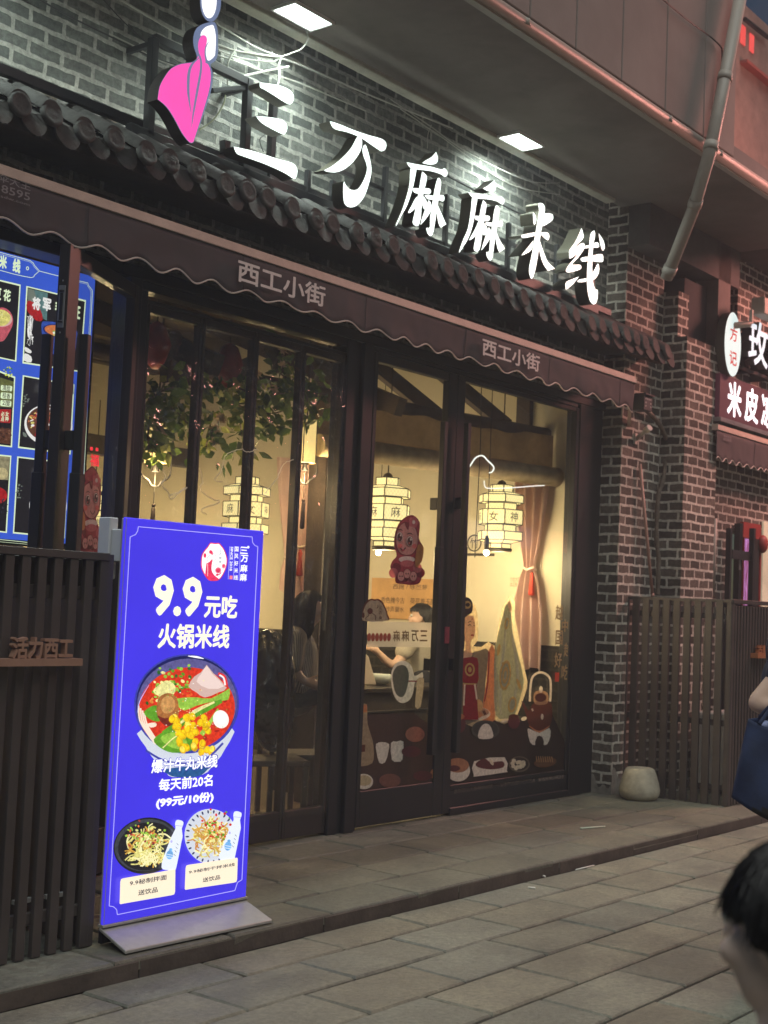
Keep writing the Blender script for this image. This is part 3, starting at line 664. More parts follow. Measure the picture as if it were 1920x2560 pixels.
# the pink caped figure
GREYL = glow((112, 126, 160), .95, .04); PINK = glow((255, 88, 186), 1.0, .05, 4); WHT = glow((252, 252, 255), 1.15)
yb = -.38
mb = MB()
out = [(640, 240), (735, 232), (765, 330), (768, 470), (766, 560), (740, 630), (690, 672), (712, 760), (700, 920), (640, 1120), (560, 1350), (512, 1480), (512, 1480), (470, 1478), (390, 1380), (310, 1230), (230, 1110), (140, 1030), (140, 1030), (160, 900), (210, 800), (280, 710), (380, 660), (510, 640), (548, 590), (515, 480), (512, 380), (540, 300), (590, 260)]
mb.prism([WA.at(a, b, Y=yb) for a, b in smooth(out, 3)], (0, .09, 0), 0, 1)
mb.prism([WA.at(a, b, Y=yb + .001) for a, b in ell(690, 15, 109, 212, 30)], (0, .088, 0), 0, 1)
fig = mb.build('caped_figure', [GREYL, RETB], sign)
art('figure_print', WA, ('Y', yb), [
    (ell(676, 10, 78, 180, 30), WHT),
    (smooth([(690, 262), (722, 268), (745, 380), (740, 540), (725, 590), (665, 630), (642, 560), (640, 470), (652, 430), (650, 390), (615, 365), (585, 370), (600, 320), (640, 280)], 3), WHT),
    (smooth([(500, 648), (555, 598), (575, 560), (600, 650), (655, 658), (690, 740), (682, 900), (620, 1130), (512, 1470), (512, 1470), (472, 1472), (395, 1375), (315, 1225), (235, 1105), (143, 1028), (143, 1028), (165, 900), (215, 800), (285, 712), (385, 665)], 3), PINK),
    (smooth([(585, 385), (617, 364), (648, 385), (650, 440), (635, 500), (628, 560), (637, 650), (600, 655), (590, 590), (568, 540), (562, 450)], 3), PINK),
    (ribbon([(572, 600), (500, 665), (465, 760), (458, 930), (470, 1050), (488, 1172)], [8, 22, 28, 26, 16, 3]), GREYL),
    (ribbon([(556, 545), (590, 625), (588, 740), (560, 900), (528, 1080), (508, 1200), (493, 1325)], [14, 20, 22, 24, 20, 14, 3]), GREYL),
    (ribbon([(672, 432), (640, 490), (635, 580), (660, 650)], [4, 12, 12, 16]), GREYL)], fig, off=.0015)
# steel frame carrying the letters
m = MB()
zr = 4.262
m.bar((4.82, -.22, zr), (10.1, -.22, zr + .02), .05, .06)
q = lambda a, b: WA.at(a, b, Y=-.22)
pa, pb, pc, pe = q(75, 840), q(1060, 1250), q(1350, 1380), q(110, 400)
m.bar((pa.x, -.22, pe.z), (pb.x + .02, -.22, pe.z), .045, .05); m.bar((pa.x, -.22, zr), (pa.x, -.22, pe.z), .05)
m.bar((pb.x, -.22, zr), (pb.x, -.22, pe.z + .02), .05); m.bar((pc.x, -.2, zr), (pc.x, -.2, pe.z - .03), .045); m.bar(q(700, 940), q(1080, 905), .03)
for x in (6.35, 6.6, 7.15, 7.88, 8.72, 9.45, 10.05):
    m.bar((x, -.2, zr), (x, -.2, zr + (.2 if x in (6.35, 6.6) else .45)), .035)
for x in (7.0, 8.5): m.bar((x - .35, -.19, 4.55), (x + .5, -.19, 4.55), .03)
m.bar((6.6, -.2, 4.55), (10.05, -.19, 4.57), .02)
m.bar((7.9, -.19, 4.86), (9.9, -.19, 4.8), .014)
for x in (4.9, 5.72, 7.15, 8.72, 10.0):
    m.bar((x, -.2, zr + .02), (x, .0, zr + .02), .03)
m.bar((pb.x, -.2, pe.z - .03), (pb.x, .0, pe.z - .03), .03); m.bar((pa.x, -.2, pe.z - .03), (pa.x, 0, pe.z - .03), .03)
m.bar(q(840, 1600), q(840, 1460), .05)
m.build('sign_frame', STEEL, sign, bevel=.003)
m = MB()
for x in (3.2, 4.4, 5.6, 6.8, 8.0, 9.2): m.box(x + .01, x + 1.19, -.185, -.16, 4.32, 4.335)
m.build('wash_light', mat('lit_wash_strip', (.8, .8, .8), var=0, emit=(.9, 1.0, .9), es=16), sign)
m = MB(); m.box(3.2, 10.4, -.19, -.155, 4.3, 4.319); m.box(3.2, 10.4, -.2, -.19, 4.3, 4.35); m.build('wash_light_tray', STEEL, sign)
# ------------------------------------------------------------------ cables above the sign
WIRE = mat('pale_cable', (.3, .3, .26), rough=.5, var=.1); WIREB = mat('black_cable', (.02, .02, .02), rough=.5, var=0)
def cable(name, win, pts, y, r, m, label, grp=None):
    mb = MB(); q = smooth(pts, 4, False); n = len(q)
    ys = y if isinstance(y, tuple) else (y, y)
    mb.tube([win.at(a, b, Y=ys[0] + (ys[1] - ys[0]) * i / (n - 1)) for i, (a, b) in enumerate(q)], r * .72, 6)
    return tag(mb.build(name, m), label, 'cable', grp)
G_ = 'loose cables over the sign'
cable('cable', WA, [(-330, -60), (40, 165), (420, 380), (560, 400), (760, 460), (940, 525), (1180, 565), (1410, 590)], -.1, .009, WIRE, 'thick pale cable running behind the neck of the pink figure', G_)
cable('cable', WA, [(760, 495), (1000, 540), (1250, 590), (1410, 605), (1659, 690), (2400, 1010), (3200, 1330)], -.09, .008, WIRE, 'pale cable hanging from the knot along the whole sign', G_)
cable('cable', WA, [(740, 235), (1000, 400), (1200, 510), (1420, 590)], -.14, .007, WIRE, 'pale cable slanting from the figure head down to the knot', G_)
cable('cable', WA, [(760, 570), (1100, 690), (1400, 790), (1659, 880), (2300, 1150)], -.08, .007, WIRE, 'lower of the two pale cables over the three stroke letter', G_)
cable('cable', WA, [(770, 520), (960, 590), (1180, 630), (1330, 640), (1410, 600)], -.09, .007, WIRE, 'sagging pale cable just left of the knot', G_)
cable('cable', WA, [(940, 530), (890, 600), (865, 700), (870, 880)], -.1, .008, WIRE, 'pale cable dropping behind the black top rail', G_)
cable('cable', WA, [(1420, 600), (1400, 680), (1405, 800), (1385, 890)], (-.1, -.38), .007, WIRE, 'pale cable feeding the top stroke of the first letter', G_)
cable('cable', WA, [(1420, 590), (1530, 550), (1640, 500), (1700, 400), (1690, 330)], (-.12, -.25), .006, WIRE, 'pale cable rising from the knot to the downlight', G_)
cable('cable', WA, [(715, 765), (840, 790), (1010, 790), (1250, 740), (1500, 690)], -.1, .011, WIRE, 'pale conduit crossing behind the top rail', G_)
cable('cable', WA, [(845, 985), (820, 1090), (720, 1240), (570, 1350)], -.1, .007, mat('green_cable', (.16, .17, .09), var=.1), 'olive cable curving under the figure cape', G_)
cable('cable', WA, [(-360, 350), (-100, 480), (100, 600), (330, 690), (440, 720)], -.03, .006, WIRE, 'thin pale cable along the bricks left of the figure', G_)
cable('cable', Z1, [(20, -90), (280, 60), (480, 160), (640, 240), (760, 280)], -.03, .007, WIREB, 'black cable sloping across the bricks at upper left', G_)
cable('cable', Z1, [(440, -10), (530, 90), (640, 190)], -.02, .005, WIREB, 'short black cable dropping from the top edge', G_)
cable('cable', WA, [(1220, 1300), (1260, 1380), (1200, 1450), (1240, 1580)], -.15, .005, WIREB, 'looped black wire below the middle stroke', G_)
cable('cable', Z2, [(30, 430), (200, 545), (330, 640), (500, 730), (640, 785), (760, 790)], -.07, .006, WIRE, 'pale cable sagging over the third letter', G_)
cable('cable', Z2, [(70, 470), (260, 600), (380, 690), (480, 760), (600, 815), (760, 840)], -.07, .006, WIRE, 'pale cable sagging lowest over the fourth letter', G_)
cable('cable', Z2, [(205, 540), (190, 580), (188, 640)], -.07, .005, WIRE, 'short pale tie hanging over the dot of the third letter', G_)
cable('cable', Z2, [(740, 800), (800, 845), (860, 880), (910, 930)], -.03, .004, WIREB, 'thin dark wire over the last letter', G_)
cable('cable', WC, [(640, 960), (670, 800), (700, 700), (690, 655), (660, 660), (655, 710), (680, 760)], -.12, .008, WIRE, 'white hooked conduit beside the fifth letter', G_)
# ------------------------------------------------------------------ overhanging building
ovh = thing('overhanging_building', (7, -.7, 5.36), 'concrete storey jutting out over the sign with tall pale panels', 'building')
m = MB(); m.box(-3, 12.6, -1.36, -.12, 5.36, 5.6)
m.build('soffit', CONC, ovh)
m = MB(); m.box(-3, 10.42, -.2, -.1, 5.33, 5.7); m.build('edge_beam', BEIGE, ovh, bevel=.006)
m = MB(); xs = [-3, 1.8, 2.4, 3.0, 3.6, 4.2, 4.75, 5.3, 5.85, 6.45, 7.08, 7.66, 8.30, 8.98, 9.64, 10.23]
for a, b in zip(xs[:-1], xs[1:]): m.box(a + .005, b - .005, -1.40, -1.36, 5.47, 9.6)
m.build('facade_panel', CONCD, ovh, bevel=.006)
m = MB(); m.box(-3, 10.3, -1.36, -1.2, 5.6, 9.6); m.box(10.23, 10.5, -1.2, -.2, 5.6, 9.6); m.build('rear_slab', CONC, ovh)
m = MB(); m.tube([(-3, -1.40, 5.40), (13, -1.40, 5.40)], .045, 10)
for x in (2.0, 4.5, 7.0, 9.0, 9.9): m.lathe([(.052, -.02), (.052, .02)], (x, -1.40, 5.40), 8)
m.box(-3, 13, -1.39, -1.34, 5.345, 5.37)
m.build('edge_pipe', PVC, ovh)
m = MB(); m.box(10.66, 12.6, -.42, .4, 4.98, 5.357); m.box(12.6, 30, -.9, .4, 5.4, 5.65); m.build('far_soffit', mat('sooty_concrete', (.1, .095, .09), rough=.9, var=.2), ovh)  # dark box above the pillar, one plain dark tone
cable('facade_cable', Z2, [(1200, -6), (1310, 85), (1440, 185), (1460, 250), (1445, 480)], -1.43, .008, WIREB, 'black cable bent across the concrete panels', None)
dp = MB()
P0, P1, P2 = Z2.at(1545, -40, Y=-1.5), Z2.at(1460, 400, Y=-1.5), Z2.at(1405, 668, Y=-1.5)
P3, P4 = Z2.at(1338, 900, Y=-1.25), Z4.at(1220, 338, Y=-.9)
dp.tube([P0, P1, P2, P3, P4], .052, 14); 
for a, b in ((P0, P1), (P1, P2), (P2, P3), (P3, P4)):
    q = a.lerp(b, .82); d_ = (b - a).normalized(); dp.tube([q, q + d_ * .07], .059, 14)
tag(dp.build('drain_pipe', PVC), 'slanting grey drain pipe with open lower end beside the corner pillar', 'pipe')
# ------------------------------------------------------------------ awning
def awning(name, x0, x1, y, zt_, zb, label, per=.29, ph=0.):
    t = thing(name, ((x0 + x1) / 2, y, zb), label, 'awning')
    n = int((x1 - x0) / .02)
    from mathutils import noise as nz_
    nn = lambda *q: nz_.noise(V(q))
    wav = lambda x: zb + (.021 + .012 * nn(x * .9, 3, 0)) * math.sin((x - ph + .07 * nn(x * .8, 0, 5)) * 2 * math.pi / per) + .016 * nn(x * .7, 9, 1)
    fy = lambda x, v: y + (.03 * nn(x * 1.1, 0, 2) + .022 * nn(x * 3.5, v * 1.5, 7) + .008 * nn(x * 11, v * 3, 3)) * (1 - v) ** .7
    m = MB(); m.grid(lambda u, v: V((x0 + (x1 - x0) * u, fy(x0 + (x1 - x0) * u, v), wav(x0 + (x1 - x0) * u) * (1 - v) + (zt_ - .02) * v)), n, 6)
    m.build('fabric_valance', FAB, t, solid=.003)
    m = MB(); m.tube([(x0 + (x1 - x0) * i / n, fy(x0 + (x1 - x0) * i / n, 0) - .002, wav(x0 + (x1 - x0) * i / n)) for i in range(n + 1)], .005, 6)
    m.build('edge_piping', mat('pale_piping', (.6, .52, .48), var=.05), t)
    m = MB(); m.box(x0, x1, y - .012, y + .05, zt_ - .025, zt_ + .012); m.box(x0, x1, y - .004, y + .04, zt_ + .012, zt_ + .03)
    m.box(x0 - .004, x0, y - .015, y + .055, zt_ - .03, zt_ + .03); m.box(x1, x1 + .004, y - .015, y + .055, zt_ - .03, zt_ + .03)
    m.build('front_bar', TAN, t, bevel=.003)
    m = MB()
    k_ = x0 + .9
    while k_ < x1: m = MB(); m.tube([(k_, fy(k_, v) - .003, wav(k_) * (1 - v) + (zt_ - .02) * v) for v in (0, .25, .5, .75, 1)], .002, 5); m.build('seam', FAB, t); k_ += 1.15
    m = MB(); m.grid(lambda u, v: V((x0 + (x1 - x0) * u, y + .04 + (-.02 - y - .04) * v, zt_ + .01 + .07 * v - .015 * math.sin(v * 3.1))), 30, 5)
    m.build('fabric_roof', FAB, t)
    return t
aw = awning('awning', 1.2, 10.42, -.45, 3.705, 3.455, 'dark maroon retracted awning with wavy white edged valance over the shopfront', .29, .05)
for x in (4.2, 7.3): 
    pass
m = MB(); m.bar((10.36, -.44, 3.69), (10.75, -.22, 3.36), .03); m.bar((10.36, -.43, 3.66), (10.7, -.23, 3.66), .028); m.build('folding_arm', mat('pink_grey_arm', (.4, .3, .27), var=.1), aw)
LET = mat('valance_print', (.72, .66, .64), rough=.8, var=.08, vscale=30)
for x0_, x1_, z0_, z1_ in ((5.47, 6.25, 3.50, 3.635), (8.0, 8.79, 3.505, 3.635)):
    mb = MB(); text_bm(mb, '西工小街', lambda u, v: V((x0_ + (x1_ - x0_) * u, -.49, z0_ + (z1_ - z0_) * v)), .02)
    mb.build('valance_lettering', LET, aw)
mb = MB()
text_bm(mb, '洛阳雨伞大王', lambda u, v: V((3.62 + .385 * u, -.485, 3.635 + .04 * v)), .01)
text_bm(mb, '65558595', lambda u, v: V((3.66 + .345 * u, -.485, 3.585 + .04 * v)), .01)
text_bm(mb, 'www.lyhsdw.com', lambda u, v: V((3.66 + .345 * u, -.485, 3.555 + .018 * v)), .0)
mb.build('maker_print', mat('faint_print', (.24, .22, .23), var=.1), aw)
# ------------------------------------------------------------------ slatted screens round the air conditioners
def screen(x0, x1, y, label, side, pitch, wd, yside=-.2):
    t = thing('slatted_screen', ((x0 + x1) / 2, y, .08), label, 'slatted screen')
    m = MB(); x = x1 if not side else x0; rk = random.Random(int(x0 * 10)); sgn = -1 if not side else 1
    while (x > x0 if not side else x < x1):
        m.box(x, x + sgn * wd, y, y + .03, .085, 1.80 if not side else 1.78); x += sgn * pitch
    m.box(x0, x1, y + .03, y + .06, 1.62, 1.68); m.box(x0, x1, y + .03, y + .06, .22, .27); m.box(x0, x1, y - .006, y + .07, 1.80, 1.835)
    if side:
        m.box(x0 + .001, x0 + .05, y + .002, y + .05, .085, 1.8)
        m.box(x0 - .012, x0 + .0, y + .004, y + .05, .083, 1.835)
        yy = y + .085
        while yy < yside: m.box(x0 - .012, x0 + .018, yy, yy + .064, .083, 1.832); yy += .1
        m.box(x0 - .008, x0 + .04, y + .05, yside, 1.805, 1.83); m.box(x0 + .019, x0 + .05, y + .05, yside, 1.66, 1.71); m.box(x0 + .019, x0 + .05, y + .05, yside, .75, .8); m.box(x0 + .019, x0 + .05, y + .05, yside, .2, .25)
        m.box(x0, x1, y + .032, y + .045, 1.68, 1.79)
    else:
        m.box(x1 - .004, x1 + .03, y + .002, -.3, .085, 1.83)
        m.box(x0, x1, y + .07, y + .075, 1.68, 1.8)
    m.build('slat_panel', SLAT, t, bevel=.003)
    return t
sc1 = screen(2.2, 4.0, -1.25, 'brown slatted screen left of the blue standee, carrying four brown letters', False, .085, .046)
sc2 = screen(10.87, 14.5, -1.2, 'brown slatted screen right of the brick pillar behind the blue tote bag', True, .062, .03)
LB = mat('brown_letters', (.30, .17, .12), rough=.6, var=.15)
LO = mat('orange_letters', (.33, .12, .045), rough=.6, var=.15)
def ledge_text(par, body, x0, x1, y, z0, z1, zb, m_, bold=.03):
    mb = MB(); text_bm(mb, body, lambda u, v: V((x0 + (x1 - x0) * u, y, z0 + (z1 - z0) * v)), bold, 0, V((0, .03, 0)))
    mb.box(x0 - .35 if x0 < 5 else x0 - .05, x1 + .04, y - .02, y + .05, zb, z0 + .002)
    return mb.build('raised_lettering', m_, par)
ledge_text(sc1, '活力西工', 3.47, 3.785, -1.30, 1.362, 1.455, 1.333, LB)
ledge_text(sc2, '古都西工', 11.31, 11.72, -1.25, 1.375, 1.448, 1.335, LO)
def ac(loc, yaw, label):
    t = thing('air_conditioner', loc, label, 'air conditioner', 'air conditioners behind the screens')
    M = Matrix.Translation(loc) @ Matrix.Rotation(yaw, 4, 'Z')
    WHITE = mat('ac_casing', (.6, .6, .57), rough=.45, var=.06, dirt=.4, dcol=(.35, .33, .3))
    m = MB(); m.box(-.42, .42, -.16, .16, .06, .72, 0, M); m.box(-.36, -.28, -.14, .14, 0, .06, 0, M); m.box(.28, .36, -.14, .14, 0, .06, 0, M); m.build('casing', WHITE, t, bevel=.012)
    m = MB()
    for r in (.06, .12, .18, .24):
        m.tube([M @ V((-.1 + r * math.cos(a), -.175, .39 + r * math.sin(a))) for a in (2 * math.pi * k / 24 for k in range(25))], .006, 5)
    for a in range(0, 180, 30):
        m.bar(M @ V((-.1 + .25 * math.cos(R_(a)), -.172, .39 + .25 * math.sin(R_(a)))), M @ V((-.1 - .25 * math.cos(R_(a)), -.172, .39 - .25 * math.sin(R_(a)))), .008)
    m.build('fan_grille', STEEL, t)
ac((3.2, -.75, .085), 0, 'grey white air conditioner behind the left slatted screen')
ac((12.0, -.72, .085), 0, 'grey white air conditioner behind the right slatted screen')
# pale tags, pipe and clips seen between the slats of the right screen
PPL = mat('pale_plastic', (.5, .5, .48), rough=.5, var=.15)
for z0_, z1_, ys_ in ((1.70, 1.765, (-.62, -.72, -.82, -.92, -1.02, -1.11)), (.33, .37, (-.66, -.78, -.9))):
    for y in ys_: m = MB(); m.box(10.93, 10.945, y, y + .05, z0_, z1_); m.build('pipe_clip', PPL, sc2)
for q_, r_ in (([(10.98, -.92, 1.72), (10.99, -.9, 1.5), (10.98, -.91, .9)], .018), ([(11.02, -1.05, 1.7), (11.02, -1.0, 1.3), (11.0, -1.02, .8)], .014)): m = MB(); m.tube(q_, r_, 8); m.build('insulated_pipe', PPL, sc2)
for i in range(5):
    x = 3.15 + .17 * i
    for x_, z_ in ((x, .3), (x + .05, .2)): m = MB(); m.box(x_, x_ + .1, -1.16, -1.14, z_, z_ + .018); m.build('pipe_clip', PPL, sc1)
m = MB(); m.box(3.42, 3.43, -1.17, -1.15, 1.4, 1.62); m.box(3.36, 3.42, -1.17, -1.15, 1.40, 1.42); m.build('insulated_pipe', PPL, sc1)
# ------------------------------------------------------------------ small fittings on the pillar
m = MB(); q = [(855, -120), (850, 0), (830, 120), (803, 210), (795, 300), (790, 480), (803, 610), (800, 720), (798, 830)]
m.tube([I4.at(a, b, Y=-.26) for a, b in smooth(q, 5, False)], [.022 + .003 * math.sin(i * 1.3) for i in range(41)], 8)
top = [I4.at(a, b, Y=-.26) for a, b in ((855, -120), (800, -230), (700, -330), (600, -420))]
m.tube([tuple(p) for p in smooth([tuple(p) for p in top], 5, False)], .022, 8)
tag(m.build('conduit_hose', mat('hose_brown', (.14, .11, .085), rough=.8, var=.4, vscale=20, bump=.4)), 'crooked brown conduit hose running down the edge of the brick pillar', 'conduit')
m = MB(); m.tube([I4.at(688, 25, Y=-.235), I4.at(765, 835, Y=-.30)], .014, 10); m.lathe([(.016, -.01), (.016, .02)], I4.at(765, 833, Y=-.30), 10)
tag(m.build('pole', mat('pinkish_pole', (.42, .24, .19), rough=.5, var=.1)), 'thin pinkish pole leaning on the front of the brick pillar', 'pole')
cl = thing('security_light', tuple(R6.at(90, 1240, Y=-.42)), 'black square lamp with a ring of small lights on the pillar', 'lamp')
m = MB(); p = R6.at(78, 1245, Y=-.45); m.box(p.x - .075, p.x + .075, -.45, -.33, p.z - .07, p.z + .06); m.box(p.x - .09, p.x + .09, -.47, -.33, p.z + .06, p.z + .075)
m.box(p.x + .075, p.x + .078, -.44, -.35, p.z - .03, p.z + .045, 1)
m.build('housing', [STEEL, mat('pale_sticker', (.6, .56, .52), var=.1)], cl, bevel=.004)
m = MB()
for a, b in [(-.045, .03), (-.015, .03), (.015, .03), (.045, .03), (-.045, -.005), (.045, -.005), (-.045, -.035), (.045, -.035)]:
    m.tube([(p.x + a, -.453, p.z + b), (p.x + a, -.45, p.z + b)], .009, 8)
m.build('diode', mat('led_lens', (.55, .5, .48), rough=.2, var=0), cl)
m = MB(); m.bar((p.x, -.33, p.z + .02), (p.x, -.2, p.z + .05), .03); m.bar((p.x - .2, -.3, p.z + .12), (p.x + .02, -.24, p.z + .07), .012); m.build('bracket', STEEL, cl)
sp = thing('bracket_camera', tuple(R6.at(30, 1560, Y=-.3)), 'small pale bracket camera on the pillar below the security light', 'camera')
a, b = R6.at(60, 1510, Y=-.34), R6.at(-35, 1590, Y=-.22)
m = MB(); m.tube([b, a], .02, 10); m.box(b.x - .03, b.x + .015, -.225, -.2, b.z - .05, b.z + .05); m.tube([a, a + (a - b).normalized() * .05], .03, 12); m.build('camera_body', mat('pale_camera', (.55, .5, .45), var=.1), sp)
st = I4.at(793, 2100, Z=.08)
m = MB(); m.lathe([(.0, .262), (.105, .268), (.122, .258), (.142, .215), (.165, .14), (.176, .085), (.17, .04), (.152, .01), (.13, .0)], (st.x, st.y + .17, .083), 40)
tag(m.build('stone_stool', mat('pale_stone', (.36, .33, .26), rough=.8, var=.3, vscale=7, bump=.3, dirt=.6, dcol=(.17, .15, .12), dscale=4)), 'round pale stone drum stool on the pavement in front of the right screen', 'stool')
# litter
m = MB(); a, b = Win(700, 1900, .7354).at(1025, 232, Z=.087), Win(700, 1900, .7354).at(1105, 226, Z=.087); m.tube([a, b], .006, 8); m.lathe([(.011, -.004), (.011, .006)], a, 8)
tag(m.build('straw', mat('straw_green', (.55, .62, .5), rough=.4, var=.1)), 'pale green drinking straw lying on the raised pavement', 'straw')
for n_, (p, q, r, lab) in enumerate((((1005, 373), (1068, 358), .004, 'thin white stick on the street slabs below the kerb'), ((843, 433), (868, 435), .005, 'white cigarette end on the street slabs, nearest the standee'), ((890, 393), (902, 396), .006, 'small white paper scrap just below the kerb'))):
    m = MB(); a, b = Win(700, 1900, .7354).at(*p, Z=.006), Win(700, 1900, .7354).at(*q, Z=.006); m.tube([a, b], r, 7)
    tag(m.build(('stick', 'cigarette_end', 'paper_scrap')[n_], mat('litter_white', (.75, .73, .68), var=.1)), lab, 'litter', 'litter on the street')
# ------------------------------------------------------------------ the next shop to the right
nb = thing('neighbour_shop', (12.5, .2, .08), 'reddish lit brick shop next door with a dark side pillar', 'shop building')
m = MB(); m.box(11.4, 12.09, -.45, .5, .08, 4.28); m.build('brick_pillar', BRICKP, nb)
m = MB(); m.box(11.4, 11.62, -.35, .4, 4.28, 4.72); m.build('upper_pier', BRICKP, nb)
m = MB(); m.box(11.62, 12.5, -.3, .4, 4.2, 4.9); m.build('bulkhead', mat('dark_render', (.05, .05, .05), rough=.9, var=.2), nb)
m = MB(); m.box(12.09, 12.95, -.25, .3, .08, 4.2); m.box(12.95, 30, -.25, .3, 2.62, 5.4); m.box(14.4, 30, -.25, .3, .08, 2.62); m.build('brick_wall', BRICKP, nb)
m = MB(); m.box(11.2, 30, .3, .5, 4.3, 5.6); m.build('render_wall', CONC, nb)
ca, cb_ = R6.at(745, 300, Y=-.42), R6.at(860, 300, Y=-.42); m = MB(); m.box(ca.x, cb_.x, -.42, .3, 4.25, 5.36); m.build('concrete_column', CONC, nb)
m = MB(); a, b = R7.at(520, 200, Y=-.27), R7.at(470, 1690, Y=-.27); m.tube([a, b], .022, 8); m.build('conduit', PVC, nb)
# its open door and lit interior
RED = mat('red_paint', (.30, .035, .03), rough=.5, var=.15)
def pxbox(x0_, y0_, x1_, y1_, Y, th, name, m_, zb=None):
    a, b = R7.at(x0_, y1_, Y=Y), R7.at(x1_, y0_, Y=Y); m = MB(); m.box(a.x, b.x, Y, Y + th, a.z if zb is None else zb, b.z); return m.build(name, m_, nb)
pxbox(960, 300, 1048, 1720, -.42, .06, 'door_stile', FRAME, .1)
for q_ in ((785, 390, 850, 1700), (1228, 395, 1298, 1720)): pxbox(*q_, -.5, .05, 'bar_handle', STEEL, .6)
pxbox(850, 845, 1225, 965, -.47, .03, 'handle_bracket', STEEL)
pxbox(975, 930, 1015, 1180, -.425, .004, 'lock_plate', ALU)
pxbox(1055, 325, 1400, 560, -.34, .04, 'door_head', RED); pxbox(1360, 560, 1412, 1760, -.34, .05, 'door_frame', RED, .1); pxbox(1050, 560, 1085, 1760, -.34, .04, 'door_frame', RED, .1)
pxbox(1205, 600, 1360, 1760, -.345, .04, 'door_panel', FRAME2, .1)
pk = bpy.data.materials.new('pink_lit_panel'); pk.use_nodes = True; n_ = pk.node_tree; bs = n_.nodes['Principled BSDF']
nz = n_.nodes.new('ShaderNodeTexNoise'); nz.inputs['Scale'].default_value = 9; nz.inputs['Distortion'].default_value = 1.5; rp = n_.nodes.new('ShaderNodeValToRGB')
rp.color_ramp.elements[0].color = (.08, .01, .015, 1); rp.color_ramp.elements[0].position = .42; rp.color_ramp.elements[1].color = (.7, .3, .75, 1); rp.color_ramp.elements[1].position = .6
n_.links.new(nz.outputs['Fac'], rp.inputs[0]); n_.links.new(rp.outputs[0], bs.inputs['Emission Color']); bs.inputs['Emission Strength'].default_value = .8; bs.inputs['Base Color'].default_value = (.1, .02, .05, 1)
pxbox(1085, 600, 1205, 1745, -.32, .02, 'lit_poster', pk, .1)  # mottled pink emission on the panel
pxbox(1412, 470, 2600, 1760, -.29, .02, 'pale_wall', mat('pale_inner_wall', (.55, .5, .38), var=.3, vscale=3, emit=(.5, .42, .28), es=.4), .1)  # wall glows by itself, the room's light is put into its emission
c_ = R7.at(1425, 690, Y=-.36); m = MB(); m.ball(c_, .07, 0, 2, (1, .8, 1.4)); m.build('red_lantern', RED, nb)
naw = awning('awning', 11.98, 19, -.5, 3.50, 3.2, 'maroon awning of the next shop at the right edge', .16, .0)
mb = MB(); 
text_bm(mb, '雨伞大王', lambda u, v: V((12.1 + .18 * u, -.518, 3.42 + .02 * v)), .01); text_bm(mb, '65558595', lambda u, v: V((12.1 + .18 * u, -.518, 3.385 + .03 * v)), .01)
mb.build('maker_print', MATS['faint_print'], naw)
# its signs
ov = thing('oval_sign', tuple(R6.at(885, 690, Y=-.55)), 'white lit oval sign with two red characters', 'sign')
mb = MB(); c_ = R6.at(885, 690, Y=-.55); mb.prism([(c_.x + .19 * math.cos(t), -.55, c_.z + .315 * math.sin(t)) for t in (2 * math.pi * k / 40 for k in range(40))], (0, .09, 0), 0, 1); mb.build('oval_face', [glow((218, 238, 234), 1.0), RETURN], ov)
RT_ = glow((200, 40, 30), .9, 0)
for ch, zz in (('方', .1), ('记', -.135)):
    mb = MB(); text_bm(mb, ch, lambda u, v: V((c_.x - .075 + .17 * u, -.553, c_.z + zz - .07 + .14 * v)), .02); mb.build('character', RT_, ov)
ns = thing('letter_sign', tuple(R6.at(1130, 700, Y=-.6)), 'white lit raised letters cut by the right edge of the frame', 'sign')
p0, p1 = R6.at(1030, 850, Y=-.6), R6.at(1225, 560, Y=-.6); wd_ = p1.x - p0.x; zl_, zh_ = R6.at(1130, 900, Y=-.6).z, R6.at(1130, 470, Y=-.6).z
for i, ch in enumerate('玫米皮'):
    mb = MB(); dx = i * (wd_ + .14); text_bm(mb, ch, lambda u, v: V((p0.x + dx + wd_ * u, -.6, zl_ + (zh_ - zl_) * v)), .02, 0, V((0, .1, 0)), False, 1); mb.build('letter', [glow((235, 242, 250), 1.0), RETB], ns)
m = MB(); m.box(12.2, 15, -.48, -.45, 4.16, 4.19); m.box(12.2, 15, -.48, -.45, 4.55, 4.58)
for k in range(6): m.box(12.3 + k * .5, 12.33 + k * .5, -.45, -.25, 4.16, 4.58)
m.build('sign_frame', STEEL, ns)
ld = thing('led_board', (13, -.5, 3.8), 'dark red dot matrix board showing white characters', 'sign')
m = MB(); m.box(12.03, 16, -.5, -.38, 3.6, 4.03); m.build('board', mat('led_board_face', (.07, .022, .03), rough=.5, var=.1, emit=(.045, .012, .02), es=.5), ld)
m = MB(); m.box(12.0, 16, -.53, -.36, 3.56, 3.6); m.build('board_rim', ALU, ld)
dm = bpy.data.materials.new('led_dots'); dm.use_nodes = True; n_ = dm.node_tree; bs = n_.nodes['Principled BSDF']
bs.inputs['Emission Color'].default_value = (1, .95, 1, 1); bs.inputs['Emission Strength'].default_value = 1.3
for i, ch in enumerate('米皮凉皮'):
    mb = MB(); x0_ = 12.2 + .41 * i; text_bm(mb, ch, lambda u, v: V((x0_ + .33 * u, -.503, 3.645 + .35 * v)), .03); mb.build('character', dm, ld)
fl = thing('flood_light', tuple(R6.at(1080, 480, Y=-.62)), 'pale box lamp on a flared bracket in front of the neighbouring sign', 'lamp')
pw = mat('pale_lamp_box', (.45, .42, .36), rough=.5, var=.1)
m = MB(); a = R6.at(1160, 350, Y=-.66); m.box(a.x - .17, a.x + .3, -.76, -.62, a.z - .09, a.z + .08); m.build('lamp_box', pw, fl, bevel=.01)
